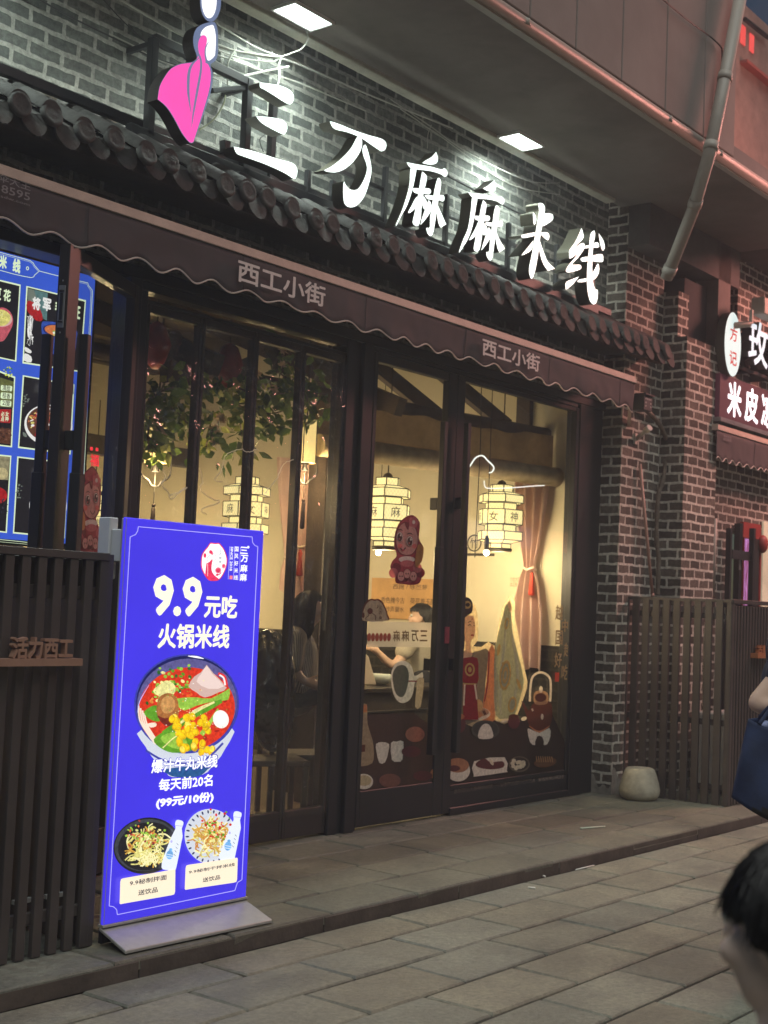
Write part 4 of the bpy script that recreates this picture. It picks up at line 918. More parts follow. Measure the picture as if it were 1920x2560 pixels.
m = MB(); c0, c1 = R6.at(800, 520, Y=-.46), R6.at(1060, 495, Y=-.68); m.tube([c0, c0.lerp(c1, .12), c0.lerp(c1, .25), c1], [.085, .05, .034, .028], 10); m.bar(c1, (c1.x, c1.y, c1.z + .14), .03); m.bar((c0.x, c0.y, c0.z), (c0.x, -.40, c0.z), .06); m.build('bracket', pw, fl)
# ------------------------------------------------------------------ far building at the top right
fb = thing('far_building', (16, 1.2, .0), 'far red lit building with two glowing red windows at the top right', 'building')
yf = .9
m = MB(); a = R8.at(760, 90, Y=yf); m.box(13.0, 45, yf, 4, 5.6, a.z + .0); m.build('facade', mat('far_render', (.3, .2, .17), rough=.9, var=.2), fb)
m = MB(); a = R8.at(800, 1100, Y=yf - .1); m.box(a.x, 45, yf - .1, yf, a.z - .03, a.z + .01); m.build('ledge', mat('red_tube_ledge', (.4, .1, .08), var=.1), fb)
for (x0_, y0_, x1_, y1_) in ((670, 450, 760, 840), (835, 610, 915, 985)):
    m = MB(); a, b = R8.at(x0_, y1_ - 60, Y=yf - .01), R8.at(x1_, y0_ + 60, Y=yf - .01); m.box(a.x, b.x, yf - .02, yf - .005, a.z, b.z); m.build('window', glow((235, 84, 78), .95, .15, 8), fb)
m = MB(); a, b = R8.at(750, 350, Y=yf - .05), R8.at(1180, 690, Y=yf - .05); m.tube([a, b], .03, 6); m.build('cable', WIREB, fb)

# ------------------------------------------------------------------ unseen lit shops across the street, added for glass reflections and fill light
op = thing('opposite_shops', (18, -15, 0), 'row of lit shops across the street, mirrored faintly in the glass', 'shop building')
m = MB(); m.box(4, 44, -19, -15.2, 3.4, 7.5); m.box(4, 44, -19, -18.6, 0, 3.4)
for x in range(4, 45, 5): m.box(x - .25, x + .25, -18.6, -15.2, 0, 3.4)
m.build('facade', CONC, op)
rk = random.Random(12)
for i, x in enumerate(range(4, 44, 5)):
    c = ((1.0, .8, .5), (1, .95, .85), (1.0, .7, .45), (.9, 1.0, .95))[i % 4]
    m = MB(); m.box(x + .4, x + 4.6, -18.55, -18.5, .9, 2.9); m.build('lit_interior', mat('lit_room_%d' % (i % 4), (.6, .55, .45), var=.3, emit=c, es=(.9, 1.4, .7, 1.2)[i % 4]), op)
    m = MB()
    for k in range(4): m.box(x + .4 + k * 1.35, x + .5 + k * 1.35, -15.3, -15.2, 0, 3.0)
    m.box(x + .3, x + 4.7, -15.32, -15.2, 3.0, 3.12); m.build('window_frame', FRAME, op)
    m = MB(); m.box(x + .6, x + 4.4, -15.15, -15.05, 3.5, 4.1); m.build('lit_fascia', mat('lit_fascia_%d' % (i % 3), (.5, .3, .2), var=.4, vscale=1.5, emit=((.9, .25, .15), (.9, .85, .7), (.25, .45, .9))[i % 3], es=.9), op)
# ------------------------------------------------------------------ blue light-box standee
YP = -1.285; PL = ('Y', YP)
std = thing('advertising_standee', (4.5, -1.25, .08), 'tall blue lit advertising standee with a noodle bowl picture on silver foot', 'standee')
BLUE = glow((66, 54, 226), 1.0, .09, 1.6); CRM = glow((255, 248, 224), 1.05); LIN = glow((190, 186, 255), .95); WHI = glow((255, 255, 255), 1.1)
m = MB(); m.box(4.05, 4.965, YP, -1.268, .175, 2.004); m.box(4.052, 4.963, -1.268, -1.255, .18, 2.0, 1)
panel = m.build('light_panel', [BLUE, STAINL], std, bevel=.004)
m = MB(); m.box(4.05, 4.97, -1.292, -1.25, .163, .176); m.bar((4.046, YP - .004, .17), (4.969, YP - .004, .17), .008, .012); m.bar((4.056, YP - .001, .18), (4.056, YP - .001, 2.0), .004, .004)
m.build('bottom_rail', STAINL, std, bevel=.003)
m = MB(); fa, fb_ = S2.at(310, 1782, Z=.103), S2.at(1530, 1522, Z=.103); m.prism([fa, fb_, V((4.967, -1.262, .164)), V((4.05, -1.262, .164))], (0, 0, -.016)); m.build('base_plate', STAINL, std, bevel=.003)
m = MB()
for x in (4.3, 4.7): m.box(x, x + .05, -1.25, -1.235, .09, .3)
m.box(4.15, 4.85, -1.4, -1.2, .082, .094); m.box(4.06, 4.95, -1.27, -1.25, .09, .15); m.build('base_support', STEEL, std)
m = MB(); pb0 = S1.at(185, 75, Y=-1.18); m.box(pb0.x, 4.1, -1.18, -1.1, 1.72, pb0.z); m.box(4.06, 4.1, -1.255, -1.18, 1.8, 1.95); m.build('power_box', mat('pale_grey_box', (.55, .57, .6), rough=.5, var=.05), std, bevel=.004)
m = MB(); m.box(4.97, 4.99, -1.25, -1.2, 1.86, 1.93); m.build('side_switch', STEEL, std)
# thin notched border
fr = [S1.p(418, 155), S1.p(1362, 240), S1.p(1365, 285), S1.p(1385, 312), S1.p(1409, 320), S2.p(1277, 1192), S2.p(1240, 1215), S2.p(1218, 1282), S2.p(243, 1482), S2.p(238, 1440), S2.p(210, 1415), S2.p(176, 1410), S1.p(350, 240), S1.p(395, 220), S1.p(412, 190)]
ONE = Win(0, 0, 1)
art('border_line', ONE, PL, [(ribbon([a, b], 1.7, 1), LIN) for a, b in zip(fr, fr[1:] + fr[:1])], panel)
def stx(body, win, bl, tr, m_, bold=.03, nm='headline_text', off=.003): return text(nm, body, win, PL, bl, tr, m_, panel, bold, off)
# headline figures: condensed bold
stx('9.9', S1, (528, 893), (955, 575), CRM, .04)
stx('元吃', S1, (960, 910), (1245, 728), CRM, .035)
stx('火锅米线', S1, (575, 1165), (1180, 968), CRM, .03)
OUTL = glow((56, 50, 190), 1.0, 0)
stx('爆汁牛丸米线', S2, (517, 320), (1085, 146), OUTL, .05, 'text_outline', .0125)
stx('爆汁牛丸米线', S2, (524, 312), (1078, 152), WHI, .025, off=.014)
stx('每天前20名', S2, (585, 462), (1037, 313), WHI, .025)
stx('(99元/10份)', S2, (562, 612), (1045, 458), WHI, .045)
# small brand lettering at the top right
stx('三', S1, (1262, 378), (1328, 325), WHI, .03, 'brand_text'); stx('万', S1, (1266, 448), (1330, 392), WHI, .03, 'brand_text'); stx('麻', S1, (1262, 530), (1325, 470), WHI, .03, 'brand_text'); stx('麻', S1, (1258, 605), (1320, 545), WHI, .03, 'brand_text')
for i, ch in enumerate('国风好米线'): stx(ch, S1, (1216 - i * 1.5, 360 + i * 59), (1250 - i * 1.5, 322 + i * 59), WHI, .02, 'brand_text')
mb = MB(); a, b = S1.at(1174, 520, Y=YP - .003), S1.at(1205, 322, Y=YP - .003)
text_bm(mb, 'SINCE 2018', lambda u, v: V((a.x + (b.x - a.x) * v, YP - .003, b.z + (a.z - b.z) * u)), .02); mb.build('brand_text', WHI, panel)
REDL = glow((232, 54, 96), 1.0); GRYL = glow((120, 130, 140), 1.0); PNKL = glow((255, 130, 150), 1.0)
art('brand_rule', S1, PL, [(ribbon([(1176, 318), (1163, 592)], 4, 1), LIN), (ribbon([(1219, 318), (1206, 595)], 4, 1), LIN), (ribbon([(1266, 325), (1252, 596)], 4, 1), LIN), ([(1176, 560), (1200, 562), (1197, 592), (1172, 590)], PNKL), (ell(1330, 325, 9, 11, 14), WHI)], panel)
bl = [(495, 170), (600, 185), (700, 180), (760, 240), (850, 370), (915, 580), (905, 760), (850, 920), (760, 1080), (680, 1150), (560, 1165), (440, 1150), (350, 1050), (265, 900), (228, 740), (245, 520), (300, 400), (400, 280), (450, 200)]
inn = [(590 + (x - 590) * .93, 665 + (y - 665) * .945) for x, y in bl]
SK = [(smooth(bl, 3), REDL), (smooth(inn, 3), WHI),
      (smooth([(375, 700), (375, 700), (430, 690), (520, 600), (530, 640), (505, 800), (520, 920), (590, 1030), (690, 1105), (670, 1135), (560, 1145), (450, 1130), (370, 1040), (345, 970)], 3), REDL),
      (ribbon([(405, 720), (410, 880), (405, 1040)], 8, 2), WHI),
      (smooth([(450, 380), (500, 370), (540, 420), (530, 500), (490, 460), (450, 450)], 3), REDL),
      (ribbon([(455, 470), (450, 520), (395, 560), (400, 640), (430, 700)], 10), GRYL), (ribbon([(545, 450), (610, 490), (625, 580), (590, 640), (530, 650)], 10), GRYL),
      (ell(335, 505, 36, 60, 20), REDL), (ribbon([(345, 565), (352, 640)], 6, 1), GRYL),
      (ribbon([(660, 310), (672, 350), (640, 390)], [4, 12, 4]), GRYL),
      (ribbon([(520, 790), (590, 745), (680, 735)], 9), GRYL),
      (ell(680, 890, 80, 80, 20), PNKL), (ell(680, 890, 55, 52, 9), REDL), (ell(820, 780, 48, 62, 20), PNKL), (ell(820, 775, 26, 30, 8), REDL), (ell(655, 1005, 34, 30, 16), REDL), (ribbon([(590, 1040), (720, 985), (760, 930)], [6, 26, 6]), REDL)]
art('brand_emblem', LG, PL, SK, panel)
for i, ch in enumerate('三万麻麻'): stx(ch, LG, (700 - i, 400 + i * 100), (772 - i, 335 + i * 100), GRYL, .01, 'brand_text', off=.011)
# ---- the big bowl
B_RIM = glow((58, 64, 168), .95); B_IN = glow((96, 92, 150), .9); SOUP = glow((212, 52, 28), 1.0); SOUP2 = glow((236, 96, 40), 1.0); WHB = glow((214, 220, 232), .95); TEAL = glow((40, 92, 150), .9); NAVY = glow((24, 30, 92), .9)
BALL1 = glow((170, 108, 56), .95); BALL2 = glow((206, 150, 88), .95); BALL3 = glow((120, 40, 30), .9)
GR1 = glow((96, 158, 40), .95); GR2 = glow((150, 196, 70), .95); GR3 = glow((48, 108, 40), .9); YEL = glow((248, 206, 20), 1.0); YEL2 = glow((255, 232, 90), 1.0); EGG = glow((248, 244, 240), 1.0); TOFU = glow((214, 182, 172), .95); TOFU2 = glow((236, 212, 204), 1.0); PALE = glow((232, 226, 150), 1.0); NOOD = glow((246, 226, 206), 1.0)
rk = random.Random(5)
L_ = [(smooth([(455, 1830), (478, 1980), (560, 2100), (640, 2175), (700, 2232), (950, 2212), (1040, 2130), (1130, 2010), (1172, 1800)], 3), WHB),
      (smooth([(640, 2165), (660, 2205), (720, 2230), (850, 2235), (940, 2215), (990, 2170), (1010, 2130)], 3), TEAL),
      (ell(818, 1625, 436, 412, 48, -8), B_RIM), (ell(818, 1618, 420, 392, 48, -8), NAVY), (ell(822, 1622, 415, 372, 48, -8), B_IN), (ell(818, 1668, 402, 345, 48, -8), SOUP)]
for _ in range(60):
    a = rk.uniform(0, 6.28); r = rk.uniform(.1, .95) ** .6; x = 818 + 380 * r * math.cos(a); y = 1668 + 320 * r * math.sin(a); L_.append((ell(x, y, rk.uniform(8, 34), rk.uniform(6, 20), 9, rk.uniform(0, 180)), rk.choice((SOUP2, SOUP, glow((170, 30, 22), .95), glow((236, 140, 60), 1.0)))))
for k in range(4): L_.append((ribbon([(420 + k * 16, 1640 + k * 20), (430 + k * 20, 1760 + k * 12), (500 + k * 18, 1880 + k * 8), (560 + k * 10, 1960)], 13), NOOD))
for _ in range(70):
    x = rk.gauss(690, 85); y = rk.gauss(1470, 65) - (x - 690) * .35
    if 440 < x < 870: L_.append((ell(x, y, rk.uniform(10, 20), rk.uniform(9, 16), 8, rk.uniform(0, 90)), rk.choice((GR1, GR2, GR2, PALE, GR3))))
L_ += [(smooth([(540, 1520), (600, 1460), (660, 1430), (725, 1480), (700, 1560), (620, 1575)], 3), PALE),
       (smooth([(880, 1400), (935, 1365), (985, 1300), (985, 1300), (1040, 1370), (1150, 1490), (1080, 1530), (970, 1572), (900, 1530), (835, 1480)], 2), TOFU), (smooth([(985, 1310), (1030, 1375), (1130, 1480), (1000, 1500), (900, 1440), (940, 1375)], 2), TOFU2),
       (ribbon([(1080, 1375), (1130, 1400), (1150, 1480)], 26), glow((226, 50, 50), 1.0)), (ribbon([(1090, 1385), (1125, 1410), (1138, 1470)], 14), EGG),
       (smooth([(740, 1580), (900, 1570), (1020, 1580), (1175, 1495), (1175, 1495), (1165, 1590), (1040, 1605), (900, 1640), (800, 1680), (745, 1640)], 2), GR2),
       (ribbon([(1110, 1600), (980, 1660), (800, 1760), (640, 1890)], [30, 60, 60, 90]), GR1), (ribbon([(1080, 1665), (1000, 1800), (940, 1880)], [14, 34, 40]), GR2), (ribbon([(1050, 1610), (900, 1680), (760, 1790)], [16, 30, 20]), PALE),
       (smooth([(465, 1690), (560, 1635), (620, 1700), (590, 1770), (510, 1750)], 3), GR1),
       (smooth([(490, 1790), (560, 1780), (565, 1810), (520, 1820)], 2), NOOD),
       (smooth([(570, 1650), (590, 1570), (660, 1535), (725, 1560), (752, 1640), (745, 1740), (690, 1800), (610, 1770), (572, 1710)], 3), BALL1), (smooth([(600, 1630), (630, 1570), (690, 1565), (725, 1620), (700, 1690), (630, 1700)], 3), BALL2), (smooth([(575, 1720), (640, 1745), (745, 1720), (690, 1805), (620, 1790)], 3), BALL3),
       (smooth([(545, 1920), (640, 1850), (740, 1830), (850, 1880), (880, 1990), (820, 2020), (700, 2030), (600, 1990)], 3), GR1), (smooth([(600, 1910), (700, 1860), (800, 1900), (820, 1990), (700, 1990)], 3), GR2), (ribbon([(620, 1990), (720, 1900), (800, 1870)], 10), PALE),
       (ell(1102, 1752, 66, 76, 22, -15), EGG), (ell(1110, 1742, 40, 46, 18), WHI)]
for _ in range(46):
    x = rk.uniform(-1, 1); y = rk.uniform(-1, 1)
    cx = 880 + 135 * x + 60 * y; cy = 1880 + 160 * y - 25 * x
    L_.append((ell(cx, cy, 27, 34, 12, rk.uniform(-30, 30)), glow((226, 178, 14), 1.0))); L_.append((ell(cx - 3, cy - 4, 20, 26, 12, rk.uniform(-30, 30)), rk.choice((YEL, YEL, YEL2))))
L_ += [(ribbon([(480, 2010), (620, 2090), (800, 2120), (980, 2080), (1120, 1950)], 17), B_RIM), (ribbon([(830, 1228), (900, 1236), (960, 1250)], [4, 16, 4]), WHI), (ribbon([(505, 1470), (430, 1600), (410, 1700)], [3, 7, 3]), LIN)]
for i in range(90):
    a = rk.uniform(0, 6.28); r = rk.uniform(.05, .95); L_.append((ell(818 + 370 * r * math.cos(a), 1670 + 310 * r * math.sin(a), rk.uniform(3, 7), rk.uniform(2, 5), 6), rk.choice((EGG, SOUP2, GR2, PALE))))
art('bowl_picture', S1, PL, L_, panel, step=.00003)
# ---- the two smaller dishes with bottles and captions
DRK = glow((30, 30, 36), .9); DRK2 = glow((62, 66, 72), .9); NO1 = glow((222, 214, 130), 1.0); NO2 = glow((246, 240, 180), 1.0); NO3 = glow((206, 160, 70), 1.0)
def noodles(L, cx, cy, rx, ry, cols, n, seed):
    rk = random.Random(seed)
    for _ in range(n):
        a = rk.uniform(0, 6.28); r = rk.uniform(0, 1) ** .7; x, y = cx + rx * r * math.cos(a), cy + ry * r * math.sin(a); t = rk.uniform(0, 6.28); q = rk.uniform(25, 60)
        L.append((ribbon([(x - q * math.cos(t), y - q * math.sin(t)), (x + 18 * math.sin(t), y - 18 * math.cos(t)), (x + q * math.cos(t), y + q * math.sin(t))], rk.uniform(9, 13), 3), rk.choice(cols)))
L_ = [(ell(487, 910, 278, 232, 40, -14), DRK), (ell(480, 905, 262, 214, 40, -14), DRK2), (ell(492, 915, 245, 198, 40, -14), DRK)]
noodles(L_, 495, 920, 165, 165, (NO1, NO1, NO2, NO3), 110, 1); noodles(L_, 480, 1010, 120, 50, (NO2, NO1), 40, 2)
for _ in range(70): x, y = rk.gauss(470, 75), rk.gauss(820, 45); L_.append((ell(x, y, rk.uniform(7, 15), rk.uniform(6, 12), 8, rk.uniform(0, 90)), rk.choice((GR2, GR2, PALE, glow((226, 120, 60), 1.0), glow((170, 60, 60), .9)))))
L_ += [(ell(1020, 835, 218, 232, 40, -20), WHB)]
for k in range(26):
    a = 2 * math.pi * k / 26; x, y = 1020 + 196 * math.cos(a), 835 + 208 * math.sin(a); L_.append((ell(x, y, 15, 7, 10, math.degrees(a)), NAVY))
noodles(L_, 1010, 840, 145, 155, (NO1, NO3, NO3, NO2, glow((196, 130, 60), 1.0)), 130, 3)
for _ in range(70): x, y = rk.gauss(1050, 55), rk.gauss(760, 55); L_.append((ell(x, y, rk.uniform(7, 14), rk.uniform(6, 12), 8, rk.uniform(0, 90)), rk.choice((glow((206, 40, 40), 1.0), glow((206, 40, 40), 1.0), GR1, PALE))))
art('dish_picture', S2, PL, L_, panel, step=.00003)
BOT = glow((232, 240, 252), 1.0); BOTB = glow((120, 180, 236), 1.0)
def bottle(dx, dy):
    o = [(728, 705), (750, 695), (788, 708), (790, 735), (778, 770), (785, 830), (775, 880), (735, 1080), (715, 1112), (640, 1110), (610, 1090), (625, 1010), (690, 840), (725, 770), (722, 735)]
    return [(smooth([(x + dx, y + dy) for x, y in o], 2), BOT), (ribbon([(722 + dx, 742 + dy), (785 + dx, 748 + dy)], 5, 1), LIN), (ell(678 + dx, 985 + dy, 29, 38, 18, 10), BOTB), (ell(686 + dx, 942 + dy, 14, 12, 12), BOTB), (ell(692 + dx, 875 + dy, 9, 11, 12), LIN), (ribbon([(655 + dx, 980 + dy), (705 + dx, 990 + dy)], 5, 1), BOT), (ribbon([(653 + dx, 1000 + dy), (703 + dx, 1008 + dy)], 5, 1), BOT)] + [(ribbon([(736 + dx - i * 8, 890 + dy + i * 30), (750 + dx - i * 8, 905 + dy + i * 30)], 5, 1), GRYL) for i in range(4)]
art('bottle_picture', S2, PL, bottle(0, 0), panel, off=.013); art('bottle_picture', S2, PL, bottle(483, -72), panel, off=.013)
CAP = glow((255, 240, 212), 1.0); INK = glow((48, 42, 60), .9, 0)
def rrect(a, b, c, d, k=.06):
    P = [a, b, c, d]; o = []
    for i in range(4):
        p, q, r_ = P[i - 1], P[i], P[(i + 1) % 4]
        o += [(q[0] + (p[0] - q[0]) * k, q[1] + (p[1] - q[1]) * k * 1.8), q if False else (q[0] + ((p[0] + r_[0]) / 2 - q[0]) * k * .5, q[1] + ((p[1] + r_[1]) / 2 - q[1]) * k * .5), (q[0] + (r_[0] - q[0]) * k, q[1] + (r_[1] - q[1]) * k)]
    return o
art('caption_plate', S2, PL, [(rrect((268, 1185), (725, 1100), (722, 1315), (262, 1400)), CAP), (rrect((810, 1072), (1243, 1005), (1236, 1212), (802, 1280)), CAP)], panel, off=.016)
stx('9.9秘制拌面', S2, (345, 1245), (655, 1148), INK, .016, 'caption_text', .019); stx('送饮品', S2, (415, 1325), (580, 1250), INK, .016, 'caption_text', .019)
stx('9.9秘制干拌米线', S2, (835, 1145), (1218, 1050), INK, .016, 'caption_text', .019); stx('送饮品', S2, (950, 1215), (1098, 1150), INK, .016, 'caption_text', .019)
# ------------------------------------------------------------------ lit menu board behind the open door
YM = .25; PM = ('Y', YM)
mn = thing('menu_board', (4.2, .3, 1.9), 'blue lit menu board with framed dish photographs behind the open door', 'menu board')
MBL = glow((58, 92, 206), .9, .12, 2.5); MBD = glow((40, 62, 160), .85); MCR = glow((222, 240, 200), .95); MDK = glow((34, 32, 36), .8); MGRY = glow((120, 130, 120), .8)
zt_, zb_ = 3.515, 1.93
m = MB(); m.box(2.6, 5.03, YM, YM + .07, zb_, zt_); m.build('lit_panel', MBL, mn)
m = MB(); m.box(2.58, 5.05, YM + .01, YM + .09, zb_ - .03, zb_); m.box(5.03, 5.05, YM + .005, YM + .09, zb_, zt_); m.build('panel_rim', STEEL, mn)
art('header_badge', M4, PM, [(ribbon([(-500, 60), (0, 190), (200, 245), (470, 320), (530, 390), (605, 475)], 9, 2), MCR), (ribbon([(605, 475), (530, 540), (480, 578), (200, 520), (0, 465), (-500, 350)], 9, 2), MCR), (ribbon([(610, 478), (770, 520), (1030, 585), (1350, 660), (1360, 700), (1420, 775), (1400, 1200), (1350, 1900), (1300, 2600)], 9, 1), MCR), (ribbon([(-500, 90), (0, 215), (200, 268), (460, 338), (515, 400), (580, 475)], 4, 2), MCR)] + [(ribbon([(1025, 605), (1340, 680), (1345, 710), (1398, 785), (1380, 1200), (1330, 1900), (1280, 2600)], 4, 1), MCR), (ell(423, 435, 22, 30, 16), MCR), (ell(423, 435, 11, 17, 14), MBL)], mn)
text('header_text', '线', M4, PM, (190, 490), (322, 305), MCR, mn, .05); text('header_text', '米', M4, PM, (-15, 425), (112, 250), MCR, mn, .05)
text('header_text', '麻', M4, PM, (-220, 370), (-95, 200), MCR, mn, .05); text('header_text', '麻', M4, PM, (-420, 320), (-300, 150), MCR, mn, .05)
art('border_line', M5, PM, [(ribbon([(-300, 1930), (250, 1985), (780, 2045)], 7, 1), MCR), (ribbon([(-300, 1960), (250, 2010), (780, 2065)], 4, 1), MCR), (ribbon([(1085, 0), (1060, 600), (1030, 1200)], 6, 1), MCR)], mn)
MW = glow((236, 236, 232), .9); MRED = glow((170, 36, 40), .85); MPNK = glow((196, 92, 104), .85); MBB = glow((52, 82, 170), .85); MYL = glow((216, 208, 120), .9); MOR = glow((206, 120, 70), .85); MGN = glow((70, 120, 60), .85); MBR = glow((96, 60, 44), .8)
def dish(win, quad, pic, nm='dish_picture'):
    cx = sum(p[0] for p in quad) / 4; cy = sum(p[1] for p in quad) / 4
    inn = [(x + (18 if x < cx else -18) * .16275 / win.k * 1.1, y + (20 if y < cy else -20) * .16275 / win.k * 1.1) for x, y in quad]
    return art(nm, win, PM, [(quad, MCR), (inn, MDK)] + pic, mn, off=.002, step=.00012)
def bits(cx, cy, rx, ry, cols, n, seed, s=(6, 18)):
    rk = random.Random(seed); o = []
    for _ in range(n):
        a = rk.uniform(0, 6.28); r = rk.uniform(0, 1) ** .5; o.append((ell(cx + rx * r * math.cos(a), cy + ry * r * math.sin(a), rk.uniform(*s), rk.uniform(s[0] * .7, s[1] * .6), 8, rk.uniform(0, 180)), rk.choice(cols)))
    return o
dish(M4, [(-560, 480), (318, 685), (250, 1870), (-620, 1690)], [(smooth([(-250, 1180), (-60, 1060), (60, 1040), (160, 1110), (200, 1220), (180, 1340), (80, 1520), (0, 1560), (-150, 1540), (-240, 1400)], 3), MPNK), (ell(0, 1200, 190, 130, 26, 12), glow((226, 180, 176), .85)), (smooth([(-140, 1200), (-60, 1090), (40, 1070), (140, 1130), (160, 1220), (80, 1310), (-80, 1310)], 3), MYL)] + bits(10, 1180, 110, 80, (MYL, glow((232, 226, 160), .9), glow((190, 180, 90), .85)), 30, 9))
text('dish_name', '花', M4, PM, (48, 930), (172, 775), MCR, mn, .04, off=.008); text('dish_name', '豆', M4, PM, (-95, 900), (25, 745), MCR, mn, .04, off=.008)
rk = random.Random(77)
dish(M4, [(405, 705), (1322, 925), (1240, 2030), (345, 1895)], [([(430, 740), (520, 765), (600, 1000), (430, 940)], MGRY), ([(520, 765), (735, 815), (720, 1240), (650, 1200), (600, 1000)], glow((92, 128, 128), .8)), (smooth([(420, 935), (520, 960), (610, 1050), (660, 1220), (560, 1240), (420, 1090)], 2), MRED)] +
     [(ribbon([(410 + rk.uniform(0, 100), 1130 + rk.uniform(0, 480)), (430 + rk.uniform(0, 90), 1160 + rk.uniform(0, 440)), (420 + rk.uniform(0, 80), 1150 + rk.uniform(0, 450))], 6, 3), MW) for _ in range(16)] +
     [(smooth([(640, 1280), (720, 1250), (1000, 1290), (1180, 1400), (1175, 1520), (1160, 1680), (1110, 1770), (1000, 1800), (820, 1760), (700, 1650), (650, 1480)], 3), MBB), (ell(915, 1410, 260, 105, 26, 12), glow((30, 44, 110), .8)), (ell(915, 1405, 235, 88, 26, 12), MOR)] + bits(915, 1410, 190, 66, (MW, glow((120, 190, 50), .9), MOR, MRED, MYL), 30, 4, (14, 34)) +
     [(ribbon([(690, 1640), (900, 1690), (1150, 1650)], 12), NAVY), (ribbon([(720, 1730), (900, 1770), (1110, 1730)], 10), NAVY), (smooth([(385, 1640), (480, 1700), (470, 1740), (390, 1710)], 2), MW), (smooth([(380, 1740), (480, 1790), (480, 1880), (365, 1850)], 2), MW)])
for ch, x, y in (('将', 490, 1060), ('军', 650, 1075), ('毛', 840, 1120), ('血', 985, 1160), ('旺', 1100, 1190)): text('dish_name', ch, M4, PM, (x, y), (x + 140, y - 165), MW if x < 800 else MCR, mn, .05, off=.009)
dish(M5, [(-560, -330), (188, -40), (148, 828), (-600, 740)], [([(-560, -200), (170, 20), (160, 340), (-560, 300)], glow((104, 108, 60), .8)), ([(-560, 560), (140, 600), (130, 790), (-560, 700)], MBR), ([(0, 360), (138, 360), (128, 530), (-10, 520)], MRED), (rrect((10, 60), (152, 75), (148, 140), (8, 128), .15), MCR), (rrect((10, 150), (146, 165), (143, 238), (6, 225), .15), MCR), (rrect((5, 245), (140, 258), (137, 330), (2, 318), .15), MCR)] + bits(60, 660, 80, 80, (MBR, glow((60, 40, 34), .8), glow((130, 90, 70), .8)), 40, 3) + bits(100, -100, 60, 60, (glow((210, 220, 60), .9), MGN), 20, 8))
for ch, y in (('清甜', 125), ('桂香', 220), ('2度', 308)): text('tag_text', ch, M5, PM, (28, y), (128, y - 52), glow((70, 60, 50), .8), mn, .01, off=.008)
for ch, x, y in (('必', 12, 445), ('女', 64, 445), ('点', 8, 505), ('神', 60, 505)): text('tag_text', ch, M5, PM, (x, y), (x + 46, y - 54), MCR, mn, .02, off=.008)
BW = glow((206, 200, 196), .85)
dish(M5, [(280, -60), (915, 55), (868, 915), (220, 835)], [([(740, 10), (905, 40), (905, 175), (735, 155)], MGRY), (ell(595, 555, 298, 250, 34, 10), MW), (ell(600, 540, 275, 222, 34, 10), MBR)] + bits(600, 540, 250, 195, (MYL, MRED, MRED, MOR, MW, MBR), 140, 6, (10, 30)) + bits(315, 260, 40, 90, (MGRY, MDK), 30, 1) + [(smooth([(280, 640), (320, 660), (330, 700), (290, 690)], 2), MGRY)])
text('dish_name', '肥肠', M5, PM, (690, 180), (885, 110), MCR, mn, .05, off=.022); text('dish_name', '脆', M5, PM, (470, 150), (580, 40), MW, mn, .05, off=.022)
dish(M5, [(-560, 860), (140, 930), (85, 1880), (-620, 1800)], [([(-560, 880), (120, 945), (100, 1230), (-560, 1180)], glow((150, 142, 110), .8)), (ell(20, 1150, 80, 75, 22), glow((190, 176, 130), .85)), (ell(-60, 1420, 150, 110, 24), MRED)] + bits(20, 1560, 80, 110, (MDK, glow((60, 58, 70), .8)), 40, 2))
dish(M5, [(212, 938), (840, 1010), (795, 1945), (158, 1885)], [([(690, 1020), (828, 1035), (815, 1240), (690, 1230)], MGRY), (ell(590, 1550, 232, 235, 34, 8), MW), (ell(590, 1545, 210, 208, 34, 8), glow((150, 100, 70), .85))] + bits(650, 1480, 110, 110, (MGN, MGN, glow((40, 80, 44), .8), MW), 70, 6, (10, 26)) + bits(520, 1600, 110, 130, (MOR, MYL, MW, MBR), 60, 5, (10, 28)) + bits(250, 1400, 50, 120, (MGRY, MDK), 30, 7))
text('dish_name', '毛肚', M5, PM, (635, 1235), (820, 1115), MCR, mn, .05, off=.014); text('dish_name', '鲜', M5, PM, (410, 1200), (490, 1080), MW, mn, .05, off=.014)
# ------------------------------------------------------------------ lanterns in the shop
def lanmat():
    m = bpy.data.materials.new('lantern_paper'); m.use_nodes = True; n = m.node_tree; N = n.nodes; L = n.links; b = N['Principled BSDF']
    tc = N.new('ShaderNodeUVMap'); sp_ = N.new('ShaderNodeSeparateXYZ'); L.new(tc.outputs[0], sp_.inputs[0])
    outs = []
    for op in ('ADD', 'SUBTRACT'):
        a = N.new('ShaderNodeMath'); a.operation = op; L.new(sp_.outputs[0], a.inputs[0])
        q = N.new('ShaderNodeMath'); q.operation = 'MULTIPLY'; q.inputs[1].default_value = .62; L.new(sp_.outputs[1], q.inputs[0]); L.new(q.outputs[0], a.inputs[1])
        p = N.new('ShaderNodeMath'); p.operation = 'PINGPONG'; p.inputs[1].default_value = .0135; L.new(a.outputs[0], p.inputs[0])
        l = N.new('ShaderNodeMath'); l.operation = 'LESS_THAN'; l.inputs[1].default_value = .0012; L.new(p.outputs[0], l.inputs[0]); outs.append(l)
    mx = N.new('ShaderNodeMath'); mx.operation = 'MAXIMUM'; L.new(outs[0].outputs[0], mx.inputs[0]); L.new(outs[1].outputs[0], mx.inputs[1])
    c = N.new('ShaderNodeMix'); c.data_type = 'RGBA'; c.inputs['A'].default_value = (1.0, .84, .38, 1); c.inputs['B'].default_value = (.48, .33, .1, 1); L.new(mx.outputs[0], c.inputs['Factor'])
    L.new(c.outputs['Result'], b.inputs['Emission Color']); b.inputs['Emission Strength'].default_value = .98; b.inputs['Base Color'].default_value = (.5, .4, .2, 1)
    return m
LAN = lanmat(); LINK = mat('lantern_frame', (.03, .022, .015), rough=.6, var=0)
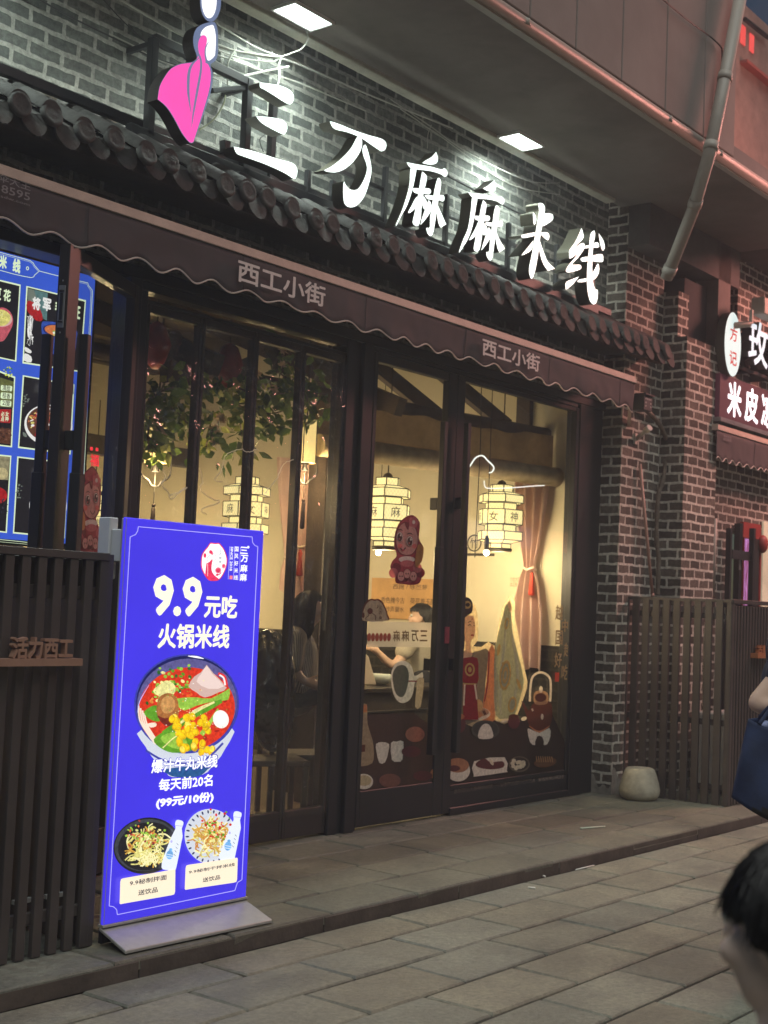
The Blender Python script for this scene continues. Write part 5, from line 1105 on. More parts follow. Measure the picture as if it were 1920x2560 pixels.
def lantern(x, y, zb, label, chars='麻麻女神三万', rot=0., s=1.0):
    """six sided tiered palace lantern hung on a cord"""
    t = thing('paper_lantern', (x, y, zb), label, 'lantern', 'tiered paper lanterns')
    tiers = [(.03, .07, .103, .103), (.075, .10, .10, .195), (.10, .175, .205, .205), (.178, .235, .143, .143), (.238, .365, .203, .203), (.368, .425, .143, .143), (.428, .495, .205, .205), (.495, .52, .205, .12), (.523, .585, .103, .103)]
    sh = MB(); fm = MB()
    P = lambda r, k, z: V((x + s * r * math.cos(rot + k * math.pi / 3), y + s * r * math.sin(rot + k * math.pi / 3), zb + s * z))
    for z0, z1, ra, rb in tiers:
        for k in range(6):
            sh.face([P(ra, k, z0), P(ra, k + 1, z0), P(rb, k + 1, z1), P(rb, k, z1)])
            for (a, b) in ((P(ra, k, z0), P(ra, k + 1, z0)), (P(rb, k, z1), P(rb, k + 1, z1)), (P(ra, k, z0), P(rb, k, z1))): fm.bar(a, b, .007 * s)
    sh.build('paper_shade', LAN, t)
    fm.lathe([(.1 * s, 0), (.11 * s, .012 * s), (.11 * s, .03 * s)], (x, y, zb), 12)
    fm.lathe([(.05 * s, .585 * s), (.03 * s, .62 * s), (.012 * s, .63 * s)], (x, y, zb), 10)
    fm.tube([(x, y, zb + .62 * s), (x, y, zb + 1.5)], .006, 5)
    fm.build('frame', LINK, t)
    mb = MB()
    for k in range(6):
        a, b = P(.205, k, .26), P(.205, k + 1, .26); u = (b - a).normalized(); nn = V((u.y, -u.x, 0)); c0 = (a + b) / 2 + nn * .005; hw = .042 * s; 
        text_bm(mb, chars[k], lambda p, q: c0 + u * ((p - .5) * 2 * hw) + V((0, 0, q * .085 * s)), .0)
    mb.build('character', LINK, t)
    l = lamp('lantern_glow', 'POINT', (x, y, zb - .08), 17 if y < 1.5 else 42, (1.0, .72, .36), .09)
    return t
lantern(9.84, .52, 2.165, 'tiered hexagonal lantern in the right glass panel, nearest the pillar', '神三麻麻麻女', R_(224))
lantern(8.52, .75, 2.10, 'tiered hexagonal lantern behind the glass of the narrow door', '麻女神三万麻', R_(212))
lantern(8.38, 2.2, 2.13, 'tiered hexagonal lantern behind the window leaves right of the standee', '女神三万麻麻', R_(205))
for i, (px, Yl, zz) in enumerate(((258, 4.6, 2.15), (236, 5.2, 2.3), (278, 4.8, 1.95))):
    q = at(px, 1260, Y=Yl); lantern(q.x, Yl, zz - .1, ('small far lantern just left of the standee top, nearest of three', 'small far lantern highest of the three by the open door', 'small far lantern lowest of the three by the open door')[i], rot=.4 * i)
# cylinder wall lamps with tassels
def cyl(px, Yl, label):
    c = W1.at(px, 1140, Y=Yl); zt_ = W1.at(px, 980, Y=Yl).z; zb_ = W1.at(px, 1297, Y=Yl).z
    t = thing('cylinder_lamp', (c.x, Yl, zb_), label, 'lamp', 'cylinder lamps with tassels')
    m = MB(); m.lathe([(.078, 0), (.078, zt_ - zb_)], (c.x, Yl, zb_), 24); m.build('lamp_shade', mat('lamp_silk', (.6, .45, .2), var=0, emit=(1.0, .7, .26), es=.95), t)
    m = MB()
    for k in range(4): a = k * math.pi / 2 + .5; m.bar((c.x + .081 * math.cos(a), Yl + .081 * math.sin(a), zb_), (c.x + .081 * math.cos(a), Yl + .081 * math.sin(a), zt_), .006)
    m.tube([(c.x, Yl, zt_), (c.x, Yl, zt_ + .8)], .006, 6); m.lathe([(.03, -.06), (.015, -.02), (.04, 0)], (c.x, Yl, zb_), 12)
    m.tube([(c.x + .14 * math.cos(a), Yl + .0, zb_ - .05 + .08 * math.sin(a) - (.03 if abs(math.cos(a)) < .4 else 0)) for a in (math.pi + math.pi * k / 14 for k in range(15))], .007, 6)
    m.tube([(c.x + .14, Yl, zb_ - .05), (c.x + .15, Yl, zb_ + .3)], .005, 5)
    m.tube([(c.x, Yl, zb_ - .06), (c.x, Yl, zb_ - .3)], .003, 5); m.build('bracket', STEEL, t)
    m = MB(); m.lathe([(.008, -.30), (.014, -.31), (.02, -.5), (.012, -.51)], (c.x, Yl, zb_), 10); m.ball((c.x, Yl, zb_ - .29), .014); m.build('tassel', mat('dark_tassel', (.03, .02, .018), var=.2), t)
    lamp('lamp_glow', 'POINT', (c.x - .02, Yl - .02, zb_ - .12), 22, (1.0, .68, .32), .06)
cyl(1260, .9, 'glowing cylinder lamp with dark tassel by the wooden post')
cyl(155, .9, 'glowing cylinder lamp half hidden by leaves at the left window')
# ------------------------------------------------------------------ soft room lights: small bare bulbs on cords
for i, (px, py, Yl, lab) in enumerate(((510, 872, 1.2, 'small bare bulb on a cord behind the narrow door'), (1070, 872, .35, 'small bare bulb with dark socket beside the right lantern'))):
    p = I2.at(px, py, Y=Yl); t = thing('bare_bulb', tuple(p), lab, 'bulb', 'bare bulbs')
    m = MB(); m.ball(p, .028, 0, 2); m.build('bulb', mat('lit_bulb', (.8, .8, .7), var=0, emit=(1, .86, .6), es=4.0), t)
    m = MB(); m.lathe([(.02, .02), (.022, .1), (.012, .14)], p, 10); m.tube([p + V((0, 0, .14)), p + V((0, 0, 1.5))], .004, 5); m.build('cord', STEEL, t)
    lamp('bulb_glow', 'POINT', p - V((0, 0, .06)), 22, (1.0, .78, .48), .05)
# ------------------------------------------------------------------ rolled blind, curtains, boards, counter
BAM = mat('rolled_bamboo', (.42, .33, .2), rough=.7, var=.25, vscale=9, bump=.3, bscale=30)
bd = thing('bamboo_blind', (9, .6, 2.9), 'half rolled tan bamboo blind hanging under the dark beam', 'blind')
def sline(u): return V((10.38, .29, 0)).lerp(V((7.75, .84, 0)), u)
m = MB(); m.tube([sline(i / 20) + V((0, 0, 2.87)) for i in range(21)], [.088] * 21, 16); m.build('roll', BAM, bd)
m = MB(); m.grid(lambda u, v: sline(u) + V((0, .05 + .012 * math.sin(u * 40) + .03 * math.sin(u * 7) * v, 2.92 + .33 * v)), 50, 5); m.build('hanging_cloth', mat('tan_cloth', (.3, .22, .13), rough=.8, var=.3, vscale=4, trans=.3), bd)
def curtain(x, y, dx, dy, zt_, zm, zb_, wt, wm, wb, col, label, seed):
    t = thing('curtain', (x, y, zb_), label, 'curtain', 'tied pink curtains')
    rk = random.Random(seed); ph = [rk.uniform(0, 6.28) for _ in range(4)]
    d = V((dx, dy, 0)).normalized(); n = V((-d.y, d.x, 0))
    def f(u, v):
        z = zt_ + (zb_ - zt_) * v; k = (zt_ - zm) / (zt_ - zb_)
        w_ = (wt + (wm - wt) * (v / k) ** 1.5) if v < k else wm + (wb - wm) * min(1, ((v - k) / (1 - k)) * 2.2) ** .6
        off = .0 if v > k else (1 - v / k) * 0
        a = (u - .5) * w_; dp = .035 * math.sin(u * 21 + ph[0]) + .018 * math.sin(u * 43 + ph[1] + v * 2); dp *= .6 + .6 * (w_ / wt)
        return V((x, y, 0)) + d * a + n * dp + V((0, 0, z + (.02 * math.sin(u * 9 + ph[2]) if v > .97 else 0)))
    m = MB(); m.grid(f, 60, 40); m.build('cloth', mat('curtain_' + col[0], col[1], rough=.85, var=.1, vscale=6, trans=.35), t)
    m = MB(); m.tube([(x + d.x * wm * .55 * math.cos(a) + n.x * .05 * math.sin(a), y + d.y * wm * .55 * math.cos(a) + n.y * .05 * math.sin(a), zm + .01 * math.sin(3 * a)) for a in (2 * math.pi * k / 20 for k in range(21))], .012, 6)
    m.build('tie_band', mat('pale_tie', (.7, .6, .5), var=.05), t)
    m = MB(); m.lathe([(.008, 0), (.02, -.03), (.016, -.06), (.03, -.2), (.022, -.21)], (x - .06, y - .06, zm - .03), 10); m.build('tassel', mat('red_tassel', (.5, .05, .03), var=.1), t)
    return t
PK = ('pink', (.72, .52, .47))
curtain(10.32, .50, 0, 1, 2.84, 2.04, 1.14, .36, .1, .34, PK, 'pale pink tied curtain against the cream wall behind the right panel', 1)
curtain(8.05, 1.25, 1, .2, 2.85, 2.1, 1.2, .3, .1, .2, PK, 'pink curtain left of the lantern behind the narrow door', 2)
q = at(725, 1400, Y=2.6); curtain(q.x, 2.6, 1, .15, 3.0, 2.06, 1.75, .5, .12, .24, PK, 'short pink curtain tied up behind the window leaves', 3)
def board(name, y0, y1, z0, z1, label, lines):
    t = thing(name, (10.38, (y0 + y1) / 2, z0), label, 'poem board', 'wooden poem boards')
    m = MB(); m.box(10.37, 10.395, y0, y1, z0, z1); m.build('plank', WOODL, t, bevel=.003)
    mb = MB()
    for body, a, b, c, d in lines: text_bm(mb, body, lambda u, v: V((10.368, a + (b - a) * u, c + (d - c) * v)), .0)
    mb.build('verse', mat('brown_ink', (.06, .03, .015), var=.1), t)
board('poem_board', 1.54, 2.37, 1.53, 1.925, 'light wooden board with dark Chinese verse behind the narrow door', [('西施 / 咏苎萝', 2.1, 1.68, 1.82, 1.87), ('秀色掩今古', 2.24, 1.95, 1.68, 1.74), ('荷花羞玉颜', 1.88, 1.58, 1.68, 1.74), ('浣纱弄碧水', 2.24, 1.95, 1.595, 1.65), ('自与清波闲', 1.88, 1.58, 1.595, 1.65)])
board('poem_board', 2.62, 3.46, 1.53, 1.925, 'light wooden board with dark verse seen left of the wooden post', [('貂蝉', 3.1, 2.95, 1.82, 1.87), ('曾不与离愁', 3.33, 3.02, 1.68, 1.74), ('此夜月华如', 3.33, 3.02, 1.595, 1.65)])
RW = ('X', 10.4)
tag(text('wall_notice', '为给大家干净卫生的用餐\n本店免费提供一次性餐具', I2, RW, (1192, 1052), (1338, 1003), mat('red_notice', (.55, .1, .04), var=0), None, .0), 'two lines of small red writing on the cream wall beside the curtain', 'wall notice')
wl_ = thing('wall_emblem', tuple(I2.at(1015, 830, X=10.38)), 'small dark bamboo line emblem on the cream wall', 'wall emblem')
mb = MB(); c0 = I2.at(1007, 825, X=10.39); mb.tube([(10.39, c0.y - .075 * math.cos(a), c0.z + .075 * math.sin(a)) for a in (2 * math.pi * k / 24 for k in range(25))], .006, 5); text_bm(mb, '竹', lambda u, v: V((10.392, c0.y + .05 - .1 * u, c0.z - .05 + .1 * v)), .0); text_bm(mb, '苑', lambda u, v: V((10.392, c0.y - .12 - .09 * u, c0.z - .06 + .09 * v)), .0); mb.box(10.388, 10.395, c0.y - .23, c0.y + .09, c0.z - .12, c0.z - .095); mb.build('line_mark', LINK, wl_)
# counter with bowl, bright edge and white flap
ct = thing('counter', (9.3, 1.1, .09), 'dark slatted serving counter behind the narrow door', 'counter')
m = MB(); m.box(8.3, 10.1, 1.0, 1.7, .09, .93)
for z in (.25, .42, .59, .76): m.box(8.29, 10.1, .985, 1.0, z, z + .02, 1)
m.box(8.25, 10.15, .96, 1.75, .93, .97, 1); m.build('cabinet', [WOOD, FRAME2], ct, bevel=.004)
bw = at(*N4.p(370, 1600), Y=1.2)
t = thing('glass_bowl', (bw.x, 1.2, .975), 'shallow glass bowl of food on the counter', 'bowl')
m = MB(); m.lathe([(.05, 0), (.09, .02), (.13, .09), (.125, .09), (.085, .03)], (bw.x, 1.2, .975), 24, 0, False); m.build('bowl', mat('bowl_glass', (.6, .65, .6), rough=.1, var=0, spec=.8), t)
m = MB(); m.lathe([(.0, .07), (.06, .075), (.115, .065)], (bw.x, 1.2, .975), 20); m.build('food', mat('bowl_food', (.5, .42, .25), var=.4, vscale=40), t)
p0, p1 = N4.at(62, 1930, Y=.9), N4.at(300, 1930, Y=.9); p2, p3 = N4.at(190, 1530, Y=.9), N4.at(75, 1400, Y=.9)
m = MB(); m.prism([p0, p1, p2, p3], (0, .03, 0)); tag(m.build('white_board', mat('cream_board', (.7, .64, .5), var=.06), bevel=.004), 'cream tapered board standing against the counter', 'board')
# bright white squiggle on the pane, built as a bent glowing tube on a cord
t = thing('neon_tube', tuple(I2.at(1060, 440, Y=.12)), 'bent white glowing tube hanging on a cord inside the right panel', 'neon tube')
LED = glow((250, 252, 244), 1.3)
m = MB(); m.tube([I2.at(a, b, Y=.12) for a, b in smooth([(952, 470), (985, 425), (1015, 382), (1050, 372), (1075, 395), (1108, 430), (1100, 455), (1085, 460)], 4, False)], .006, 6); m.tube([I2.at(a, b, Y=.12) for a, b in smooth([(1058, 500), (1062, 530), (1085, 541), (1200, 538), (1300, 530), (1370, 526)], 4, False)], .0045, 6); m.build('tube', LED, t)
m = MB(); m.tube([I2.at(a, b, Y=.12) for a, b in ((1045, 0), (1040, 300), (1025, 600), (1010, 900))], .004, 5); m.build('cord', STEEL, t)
# ------------------------------------------------------------------ vine with leaves and blossoms behind the window
vn = thing('hanging_vine', (6.4, .5, 3.2), 'leafy hanging vine with pale blossoms inside the window leaves', 'plant')
rk = random.Random(31); m = MB(); lf = MB(); bl_ = MB()
def leaf(mb, p, d, s, mi):
    d = d.normalized(); u = d.cross(V((rk.uniform(-1, 1), rk.uniform(-1, 1), rk.uniform(-.3, 1)))).normalized(); n = d.cross(u)
    a = mb.bm.verts.new(p); t = mb.bm.verts.new(p + d * s); c = mb.bm.verts.new(p + d * s * .45 - n * s * .08)
    l1 = mb.bm.verts.new(p + d * s * .35 + u * s * .3 + n * s * .04); r1 = mb.bm.verts.new(p + d * s * .35 - u * s * .3 + n * s * .04); l2 = mb.bm.verts.new(p + d * s * .7 + u * s * .2); r2 = mb.bm.verts.new(p + d * s * .7 - u * s * .2)
    for q in ((a, c, l1), (l1, c, l2), (l2, c, t), (t, c, r2), (r2, c, r1), (r1, c, a)): f = mb.bm.faces.new(q); f.material_index = mi; f.smooth = True
paths = [[(90, 830), (200, 760), (330, 720)], [(100, 900), (240, 880), (380, 1000)], [(330, 720), (480, 760), (620, 700), (720, 720)], [(620, 700), (740, 850), (780, 1050), (800, 1230)], [(720, 720), (860, 800), (980, 960), (1050, 1080)], [(860, 800), (1000, 790), (1120, 600), (1100, 440)], [(1000, 790), (1180, 780), (1290, 850), (1370, 970)], [(1050, 620), (1200, 720), (1330, 700)], [(200, 950), (180, 1080), (190, 1180)], [(560, 930), (540, 1080), (510, 1210)], [(100, 960), (90, 1100), (95, 1200)], [(760, 870), (960, 930), (1130, 900)], [(250, 900), (330, 960), (400, 1010)]]
for pa in paths:
    dpt = rk.uniform(.3, .75); q = [W1.at(a, b, Y=dpt + rk.uniform(-.08, .08)) for a, b in smooth(pa, 5, False)]
    m.tube(q, .006, 5)
    for i in range(len(q) - 1):
        for _ in range(6):
            p = q[i].lerp(q[i + 1], rk.random()) + V((rk.gauss(0, .055), rk.gauss(0, .07), rk.gauss(0, .055)))
            leaf(lf, p, V((rk.uniform(-1, 1), rk.uniform(-1, .6), rk.uniform(-1.3, .3))), rk.uniform(.045, .12), rk.choice((0, 0, 1, 1, 2)))
for a, b in ((580, 1040), (620, 970), (585, 1140), (1090, 570), (1090, 460), (195, 1060), (1030, 750), (450, 640), (900, 640), (640, 960)):
    p = W1.at(a, b, Y=.45)
    for k in range(7): leaf(bl_, p, V((math.cos(k * .9), math.sin(k * .9) * .6, math.sin(k * .9 + .4))), .05, 0)
m.build('stem', mat('vine_stem', (.09, .055, .03), var=.3), vn)
lf.build('foliage', [mat('leaf_dark', (.08, .14, .04), rough=.5, var=.3, trans=.3), mat('leaf_mid', (.14, .22, .055), rough=.5, var=.3, trans=.35), mat('leaf_pale', (.3, .34, .08), rough=.5, var=.3, trans=.35)], vn)
bl_.build('blossom', mat('petal', (.5, .38, .28), rough=.7, var=.1, trans=.4), vn)
# large lotus leaf props and red ornaments up in the dark
m = MB(); 
for (a, b, r) in ((270, 520, .17), (410, 630, .09), (1050, 520, .12), (1370, 560, .14), (820, 620, .1)):
    c = W1.at(a, b, Y=.7); m.grid(lambda u, v: c + V((r * v * math.cos(u * 6.283), .05 * math.sin(u * 19) * v, r * v * math.sin(u * 6.283) * (1 + .08 * math.sin(u * 30)))), 30, 4)
tag(m.build('lotus_leaf_screen', mat('lotus_leaf', (.09, .08, .06), rough=.7, var=.3, trans=.2)), 'dull lotus leaf shaped decorations high behind the window', 'decoration')
for i, (a, b, lab) in enumerate(((690, 570, 'dim red paper ornament high behind the second window leaf'), (150, 420, 'dim red paper ornament high behind the first window leaf'))):
    c = W1.at(a, b, Y=.6); t = thing('red_ornament', tuple(c), lab, 'ornament', 'red paper ornaments'); m = MB(); m.lathe([(.02, -.16), (.06, -.12), (.1, 0), (.06, .12), (.02, .15)], c, 16); m.build('paper_body', mat('red_paper', (.35, .03, .03), rough=.4, var=.2), t)
    m = MB(); m.tube([c + V((0, 0, .15)), c + V((0, 0, .9))], .004, 5); m.build('cord', STEEL, t)
# reflected glints on the wrinkled film, modelled as thin pale wires
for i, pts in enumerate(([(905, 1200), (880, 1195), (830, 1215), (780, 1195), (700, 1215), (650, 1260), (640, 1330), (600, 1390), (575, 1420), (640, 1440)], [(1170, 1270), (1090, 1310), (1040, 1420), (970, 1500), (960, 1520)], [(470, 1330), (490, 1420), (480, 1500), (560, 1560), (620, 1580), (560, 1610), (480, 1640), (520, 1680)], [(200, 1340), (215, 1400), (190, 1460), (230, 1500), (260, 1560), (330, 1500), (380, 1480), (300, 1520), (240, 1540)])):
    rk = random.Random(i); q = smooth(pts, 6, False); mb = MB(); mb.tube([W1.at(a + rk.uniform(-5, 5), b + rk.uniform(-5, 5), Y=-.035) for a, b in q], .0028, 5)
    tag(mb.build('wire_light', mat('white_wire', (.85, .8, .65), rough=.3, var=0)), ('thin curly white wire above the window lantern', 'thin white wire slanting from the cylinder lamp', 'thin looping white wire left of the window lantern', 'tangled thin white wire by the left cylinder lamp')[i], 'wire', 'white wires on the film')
# ------------------------------------------------------------------ prints on the glass
PG = ('Y', -.004); PD = ('Y', -.002)
ps = thing('window_poster', (9.3, -.01, .3), 'glass poster of a lady in red and green robes with dishes and teapot', 'window poster')
DK = ink((46, 34, 30), .15); CR = ink((236, 226, 200)); SKN = ink((226, 190, 150)); HAIR = ink((40, 30, 28), .15); RDR = ink((150, 34, 44)); GRN = ink((170, 176, 144)); GRN2 = ink((196, 200, 168)); GLD = ink((206, 176, 104)); ORNG = ink((206, 138, 92)); GRY = ink((120, 112, 96)); WHT_ = ink((226, 220, 206), .3); BRN = ink((92, 46, 30), .25); TAN_ = ink((190, 150, 110)); MAR = ink((88, 40, 44), .2); LIPS = ink((160, 50, 50)); GRYB = ink((118, 88, 84), .25)
art('dark_ground', E5, PG, [([(62, 1370), (500, 1385), (760, 1395), (1020, 1300), (1170, 1640), (1200, 1990), (0, 2140), (10, 1800)], ink((40, 30, 27), .12)), ([(0, 2030), (1180, 1872), (1200, 1950), (0, 2160)], GRYB)], ps)
art('lady', E5, PG, [(smooth([(100, 730), (100, 200), (180, 160), (270, 260), (300, 420), (290, 600), (250, 650), (330, 660), (460, 650), (470, 1380), (62, 1370)], 2), ink((226, 206, 160), .6)),
    (smooth([(90, 740), (150, 700), (230, 720), (330, 690), (400, 700), (370, 1000), (330, 1370), (62, 1360)], 2), GRY), (smooth([(400, 700), (462, 690), (462, 1380), (330, 1370), (380, 1000)], 2), ORNG), (ribbon([(405, 710), (395, 1000), (360, 1200)], 12, 2), RDR),
    (smooth([(108, 360), (105, 700), (150, 720), (165, 600), (160, 480)], 2), HAIR), (smooth([(155, 390), (200, 350), (255, 360), (270, 440), (262, 560), (225, 600), (225, 680), (240, 740), (200, 780), (140, 770), (170, 680), (165, 560)], 3), SKN), (smooth([(110, 240), (140, 180), (200, 175), (240, 220), (240, 300), (215, 340), (160, 380), (160, 470), (130, 470), (115, 380)], 3), HAIR),
    (ell(128, 310, 26, 60, 14), RDR), (ell(190, 245, 40, 40, 12), GLD), (ell(195, 245, 22, 20, 10), HAIR), (ell(150, 505, 14, 36, 12), SKN), (ribbon([(195, 425), (215, 410), (235, 415)], [2, 7, 2]), HAIR), (ribbon([(195, 452), (215, 440), (232, 450)], [3, 9, 3]), HAIR), (ribbon([(252, 420), (266, 425)], [5, 2], 2), HAIR), (ell(258, 450, 7, 5, 8), HAIR), (ribbon([(240, 450), (246, 510), (235, 520)], [2, 4, 4]), TAN_), (ell(240, 545, 17, 9, 12), LIPS), (ell(238, 385, 5, 8, 8), RDR),
    (smooth([(140, 790), (190, 765), (290, 770), (300, 900), (290, 1020), (150, 1010), (138, 900)], 2), RDR), (ell(215, 885, 50, 66, 20), GLD), (ell(215, 885, 34, 48, 16), RDR), (ell(215, 885, 18, 28, 12), GLD), ([(150, 1020), (280, 1020), (300, 1380), (150, 1380)], RDR), (ribbon([(148, 1025), (280, 1028)], 12, 1), GLD), (ribbon([(165, 1030), (155, 1240)], 16, 1), CR), (ribbon([(265, 1030), (285, 1180)], 16, 1), CR)], ps, off=.003)
art('green_robe', E5, PG, [(smooth([(470, 650), (530, 290), (590, 215), (600, 170), (640, 160), (662, 230), (660, 350), (700, 560), (750, 850), (785, 1010), (760, 1130), (690, 1320), (640, 1390), (470, 1390), (455, 900)], 2), ink((240, 226, 180), .65)),
    (smooth([(462, 700), (520, 440), (560, 270), (600, 240), (625, 350), (640, 540), (700, 760), (750, 1000), (720, 1130), (660, 1330), (560, 1370), (470, 1330), (455, 980)], 2), GRN), (ribbon([(590, 300), (560, 600), (520, 1000), (520, 1330)], [6, 26, 40, 20]), GRN2), (ribbon([(610, 340), (650, 650), (690, 950), (640, 1250)], [4, 22, 30, 12]), GRN2),
    (ell(565, 940, 56, 150, 26, 6), GLD), (ell(565, 940, 40, 118, 26, 6), GRN), (ell(565, 940, 28, 84, 22, 6), GLD), (ell(565, 940, 14, 46, 16, 6), GRN), (ell(580, 430, 22, 60, 18, 8), GLD), (ell(582, 430, 12, 38, 14, 8), GRN), (ell(635, 1230, 42, 80, 20, 10), GLD), (ell(635, 1230, 26, 55, 16, 10), GRN), (ell(500, 690, 16, 60, 16, 10), GLD), (smooth([(590, 240), (612, 200), (630, 270), (612, 320)], 3), SKN), (ell(700, 1030, 16, 60, 12, -20), GLD)] +
    [(ell(565 + 50 * math.cos(k * .7), 940 + 135 * math.sin(k * .7), 9, 12, 8), GLD) for k in range(9)], ps, off=.004)
art('teapot', E5, PG, [(ribbon([(808, 1200), (815, 1050), (840, 950), (920, 912), (1000, 960), (1015, 1060), (1008, 1200)], 22), CR), (smooth([(725, 1195), (760, 1230), (800, 1290), (850, 1210), (1000, 1200), (1030, 1300), (1005, 1440), (900, 1500), (810, 1450), (770, 1330)], 3), BRN), (smooth([(850, 1120), (915, 1090), (985, 1120), (980, 1220), (860, 1225)], 3), TAN_), (ell(915, 1160, 58, 44, 20), BRN), (ell(918, 1080, 18, 34, 14), CR), (ell(930, 1350, 14, 30, 14), CR), (ribbon([(800, 1440), (900, 1500), (1005, 1440)], [6, 20, 6]), ORNG), ([(820, 1275), (835, 1265), (848, 1290), (832, 1300)], CR), (smooth([(785, 1480), (810, 1470), (905, 1510), (1000, 1460), (1012, 1540), (980, 1620), (940, 1625), (930, 1550), (880, 1545), (860, 1630), (810, 1600)], 2), WHT_), (smooth([(860, 1630), (880, 1550), (930, 1550), (945, 1625)], 2), DK)], ps, off=.005)
art('dish_print', E5, PG, [(ell(287, 1320, 132, 66, 28), CR), (ell(287, 1305, 118, 46, 28), TAN_), (ell(295, 1240, 52, 62, 20), ink((220, 180, 120))), (ell(290, 1330, 50, 34, 16), ORNG), (ribbon([(230, 1290), (215, 1330)], 26, 1), BRN), (ribbon([(350, 1290), (370, 1330)], 26, 1), BRN),
    (ell(370, 1480, 140, 95, 28), ink((70, 72, 66), .2)), (ell(370, 1470, 122, 75, 28), ink((48, 50, 48), .2)), (smooth([(305, 1565), (310, 1480), (350, 1425), (400, 1425), (435, 1480), (438, 1560)], 3), WHT_), (ell(115, 1420, 60, 90, 20), MAR), (ell(110, 1350, 55, 30, 18), ORNG),
    (ell(650, 1400, 60, 70, 18), MAR), (ell(650, 1350, 50, 26, 18), BRN), (ell(560, 1390, 40, 18, 12, -20), CR), (ell(750, 1370, 30, 20, 12, -20), CR),
    (ell(100, 1880, 118, 110, 28), WHT_), (ell(95, 1830, 112, 72, 26), ink((170, 120, 90), .3)), (ell(60, 1860, 60, 30, 16), MAR), (smooth([(258, 1790), (560, 1750), (580, 1880), (560, 1900), (280, 1940), (255, 1925)], 2), WHT_), (smooth([(275, 1810), (360, 1760), (420, 1800), (540, 1790), (545, 1850), (420, 1870), (300, 1850)], 3), MAR), (ell(430, 1800, 16, 34, 12, -30), CR),
    (ell(703, 1820, 104, 78, 24), GRY), (ell(703, 1815, 92, 66, 24), DK)] + [(ell(703 + 66 * math.cos(k * 1.9) * (k % 3 + 1) / 3, 1815 + 50 * math.sin(k * 1.9) * (k % 3 + 1) / 3, 22, 20, 10), CR) for k in range(14)] + [(ell(960, 1800, 112, 50, 20, -8), ink((100, 66, 44), .2))] + [(ribbon([(870 + k * 22, 1740), (880 + k * 22, 1800)], 7, 1), TAN_) for k in range(8)], ps, off=.006)
mb = MB(); a, b = E5.at(60, 2110, Y=-.012), E5.at(1150, 1960, Y=-.012); text_bm(mb, '金榜题名大厨精制米线\u3000一碗越中国越好吃的热汤\u3000鲜香麻辣回味悠长', lambda u, v: V((a.x + (b.x - a.x) * u, -.012, a.z + (b.z - a.z) * 0 + .035 * v + .0)), .0); mb.build('caption_text', ink((200, 180, 170), .2), ps)
sg = thing('calligraphy_decal', (10.0, -.01, 1.2), 'vertical gold brush writing on the glass beside the jamb with red seal', 'glass lettering')
GOLDI = mat('gold_ink', (.30, .22, .10), rough=.5, var=.1)
for ch, x, y, s in (('越', 1098, 322, 78), ('中', 1155, 452, 64), ('国', 1098, 570, 76), ('越', 1180, 690, 72), ('好', 1088, 790, 78), ('吃', 1158, 912, 80)): text('character', ch, E5, PG, (x - s / 2, y + s * .95), (x + s / 2, y - s * .95), GOLDI, sg, .02, off=.006)
art('red_seal', E5, PG, [([(1058, 915), (1100, 912), (1096, 1003), (1055, 1005)], ink((170, 60, 44), .3))], sg, off=.004)
# left door leaf
pd = thing('door_poster', (7.9, -.03, .4), 'glass print of bottle, cups and fan on the narrow door', 'window poster')
art('dark_ground', I3, PD, [([(395, 700), (690, 690), (805, 770), (805, 1070), (390, 1095)], ink((66, 50, 46), .3))], pd, off=.003)
art('white_fan', N4, PD, [(smooth([(510, 1800), (540, 1680), (620, 1590), (720, 1590), (800, 1650), (840, 1770), (850, 1800), (900, 1790), (960, 1750), (975, 1780), (970, 1830), (900, 1850), (850, 1920), (830, 2050), (780, 2150), (680, 2200), (590, 2150), (530, 2010)], 3), WHT_), (smooth([(530, 1800), (580, 1680), (650, 1645), (720, 1660), (760, 1730), (770, 1830), (740, 1990), (690, 2100), (620, 2100), (560, 2010)], 3), ink((110, 112, 96), .4)), (ribbon([(765, 1880), (905, 1878)], 18, 1), RDR), (smooth([(890, 1850), (970, 1830), (990, 1900), (940, 2250), (860, 2250), (880, 2000)], 2), ink((176, 166, 140), .4))], pd, off=.004)
art('bottle_print', I3, PD, [(smooth([(415, 650), (450, 645), (452, 690), (455, 750), (480, 830), (487, 900), (478, 950), (430, 965), (395, 955), (395, 880), (400, 800), (415, 740)], 2), ink((170, 150, 120), .35)), ([(418, 650), (450, 645), (452, 685), (416, 690)], ORNG), ([(422, 855), (442, 853), (441, 890), (421, 892)], BRN), (smooth([(498, 850), (530, 840), (565, 850), (562, 890), (545, 945), (515, 948), (500, 890)], 2), WHT_), (smooth([(575, 845), (605, 838), (640, 838), (635, 930), (610, 942), (580, 932)], 2), WHT_), (ell(435, 1045, 48, 40, 22), WHT_), (ell(435, 1040, 40, 28, 18), ink((190, 176, 140), .3)), (ell(570, 1040, 56, 36, 18), ink((120, 80, 70), .25)), (ell(700, 800, 50, 40, 20), ink((170, 110, 90), .3)), (ell(795, 1005, 16, 24, 14), ORNG), (ell(680, 890, 50, 30, 16), MAR), (ell(740, 1015, 50, 26, 16), MAR), (ell(790, 720, 16, 60, 12), CR)], pd, off=.005)
q0, q1, q2, q3 = N4.at(90, 1000, Y=-.024), N4.at(1230, 1012, Y=-.024), N4.at(1215, 1390, Y=-.024), N4.at(75, 1380, Y=-.024)
m = MB(); m.face([V((7.391, -.0235, q3.z)), V((8.254, -.0235, q3.z)), V((8.254, -.0235, q0.z)), V((7.391, -.0235, q0.z))]); fs_ = tag(m.build('frosted_strip', FROST), 'frosted strip with mirrored brown brand writing across the narrow door', 'window film')
INKB = mat('strip_brown', (.12, .07, .03), var=.1)
mb = MB()
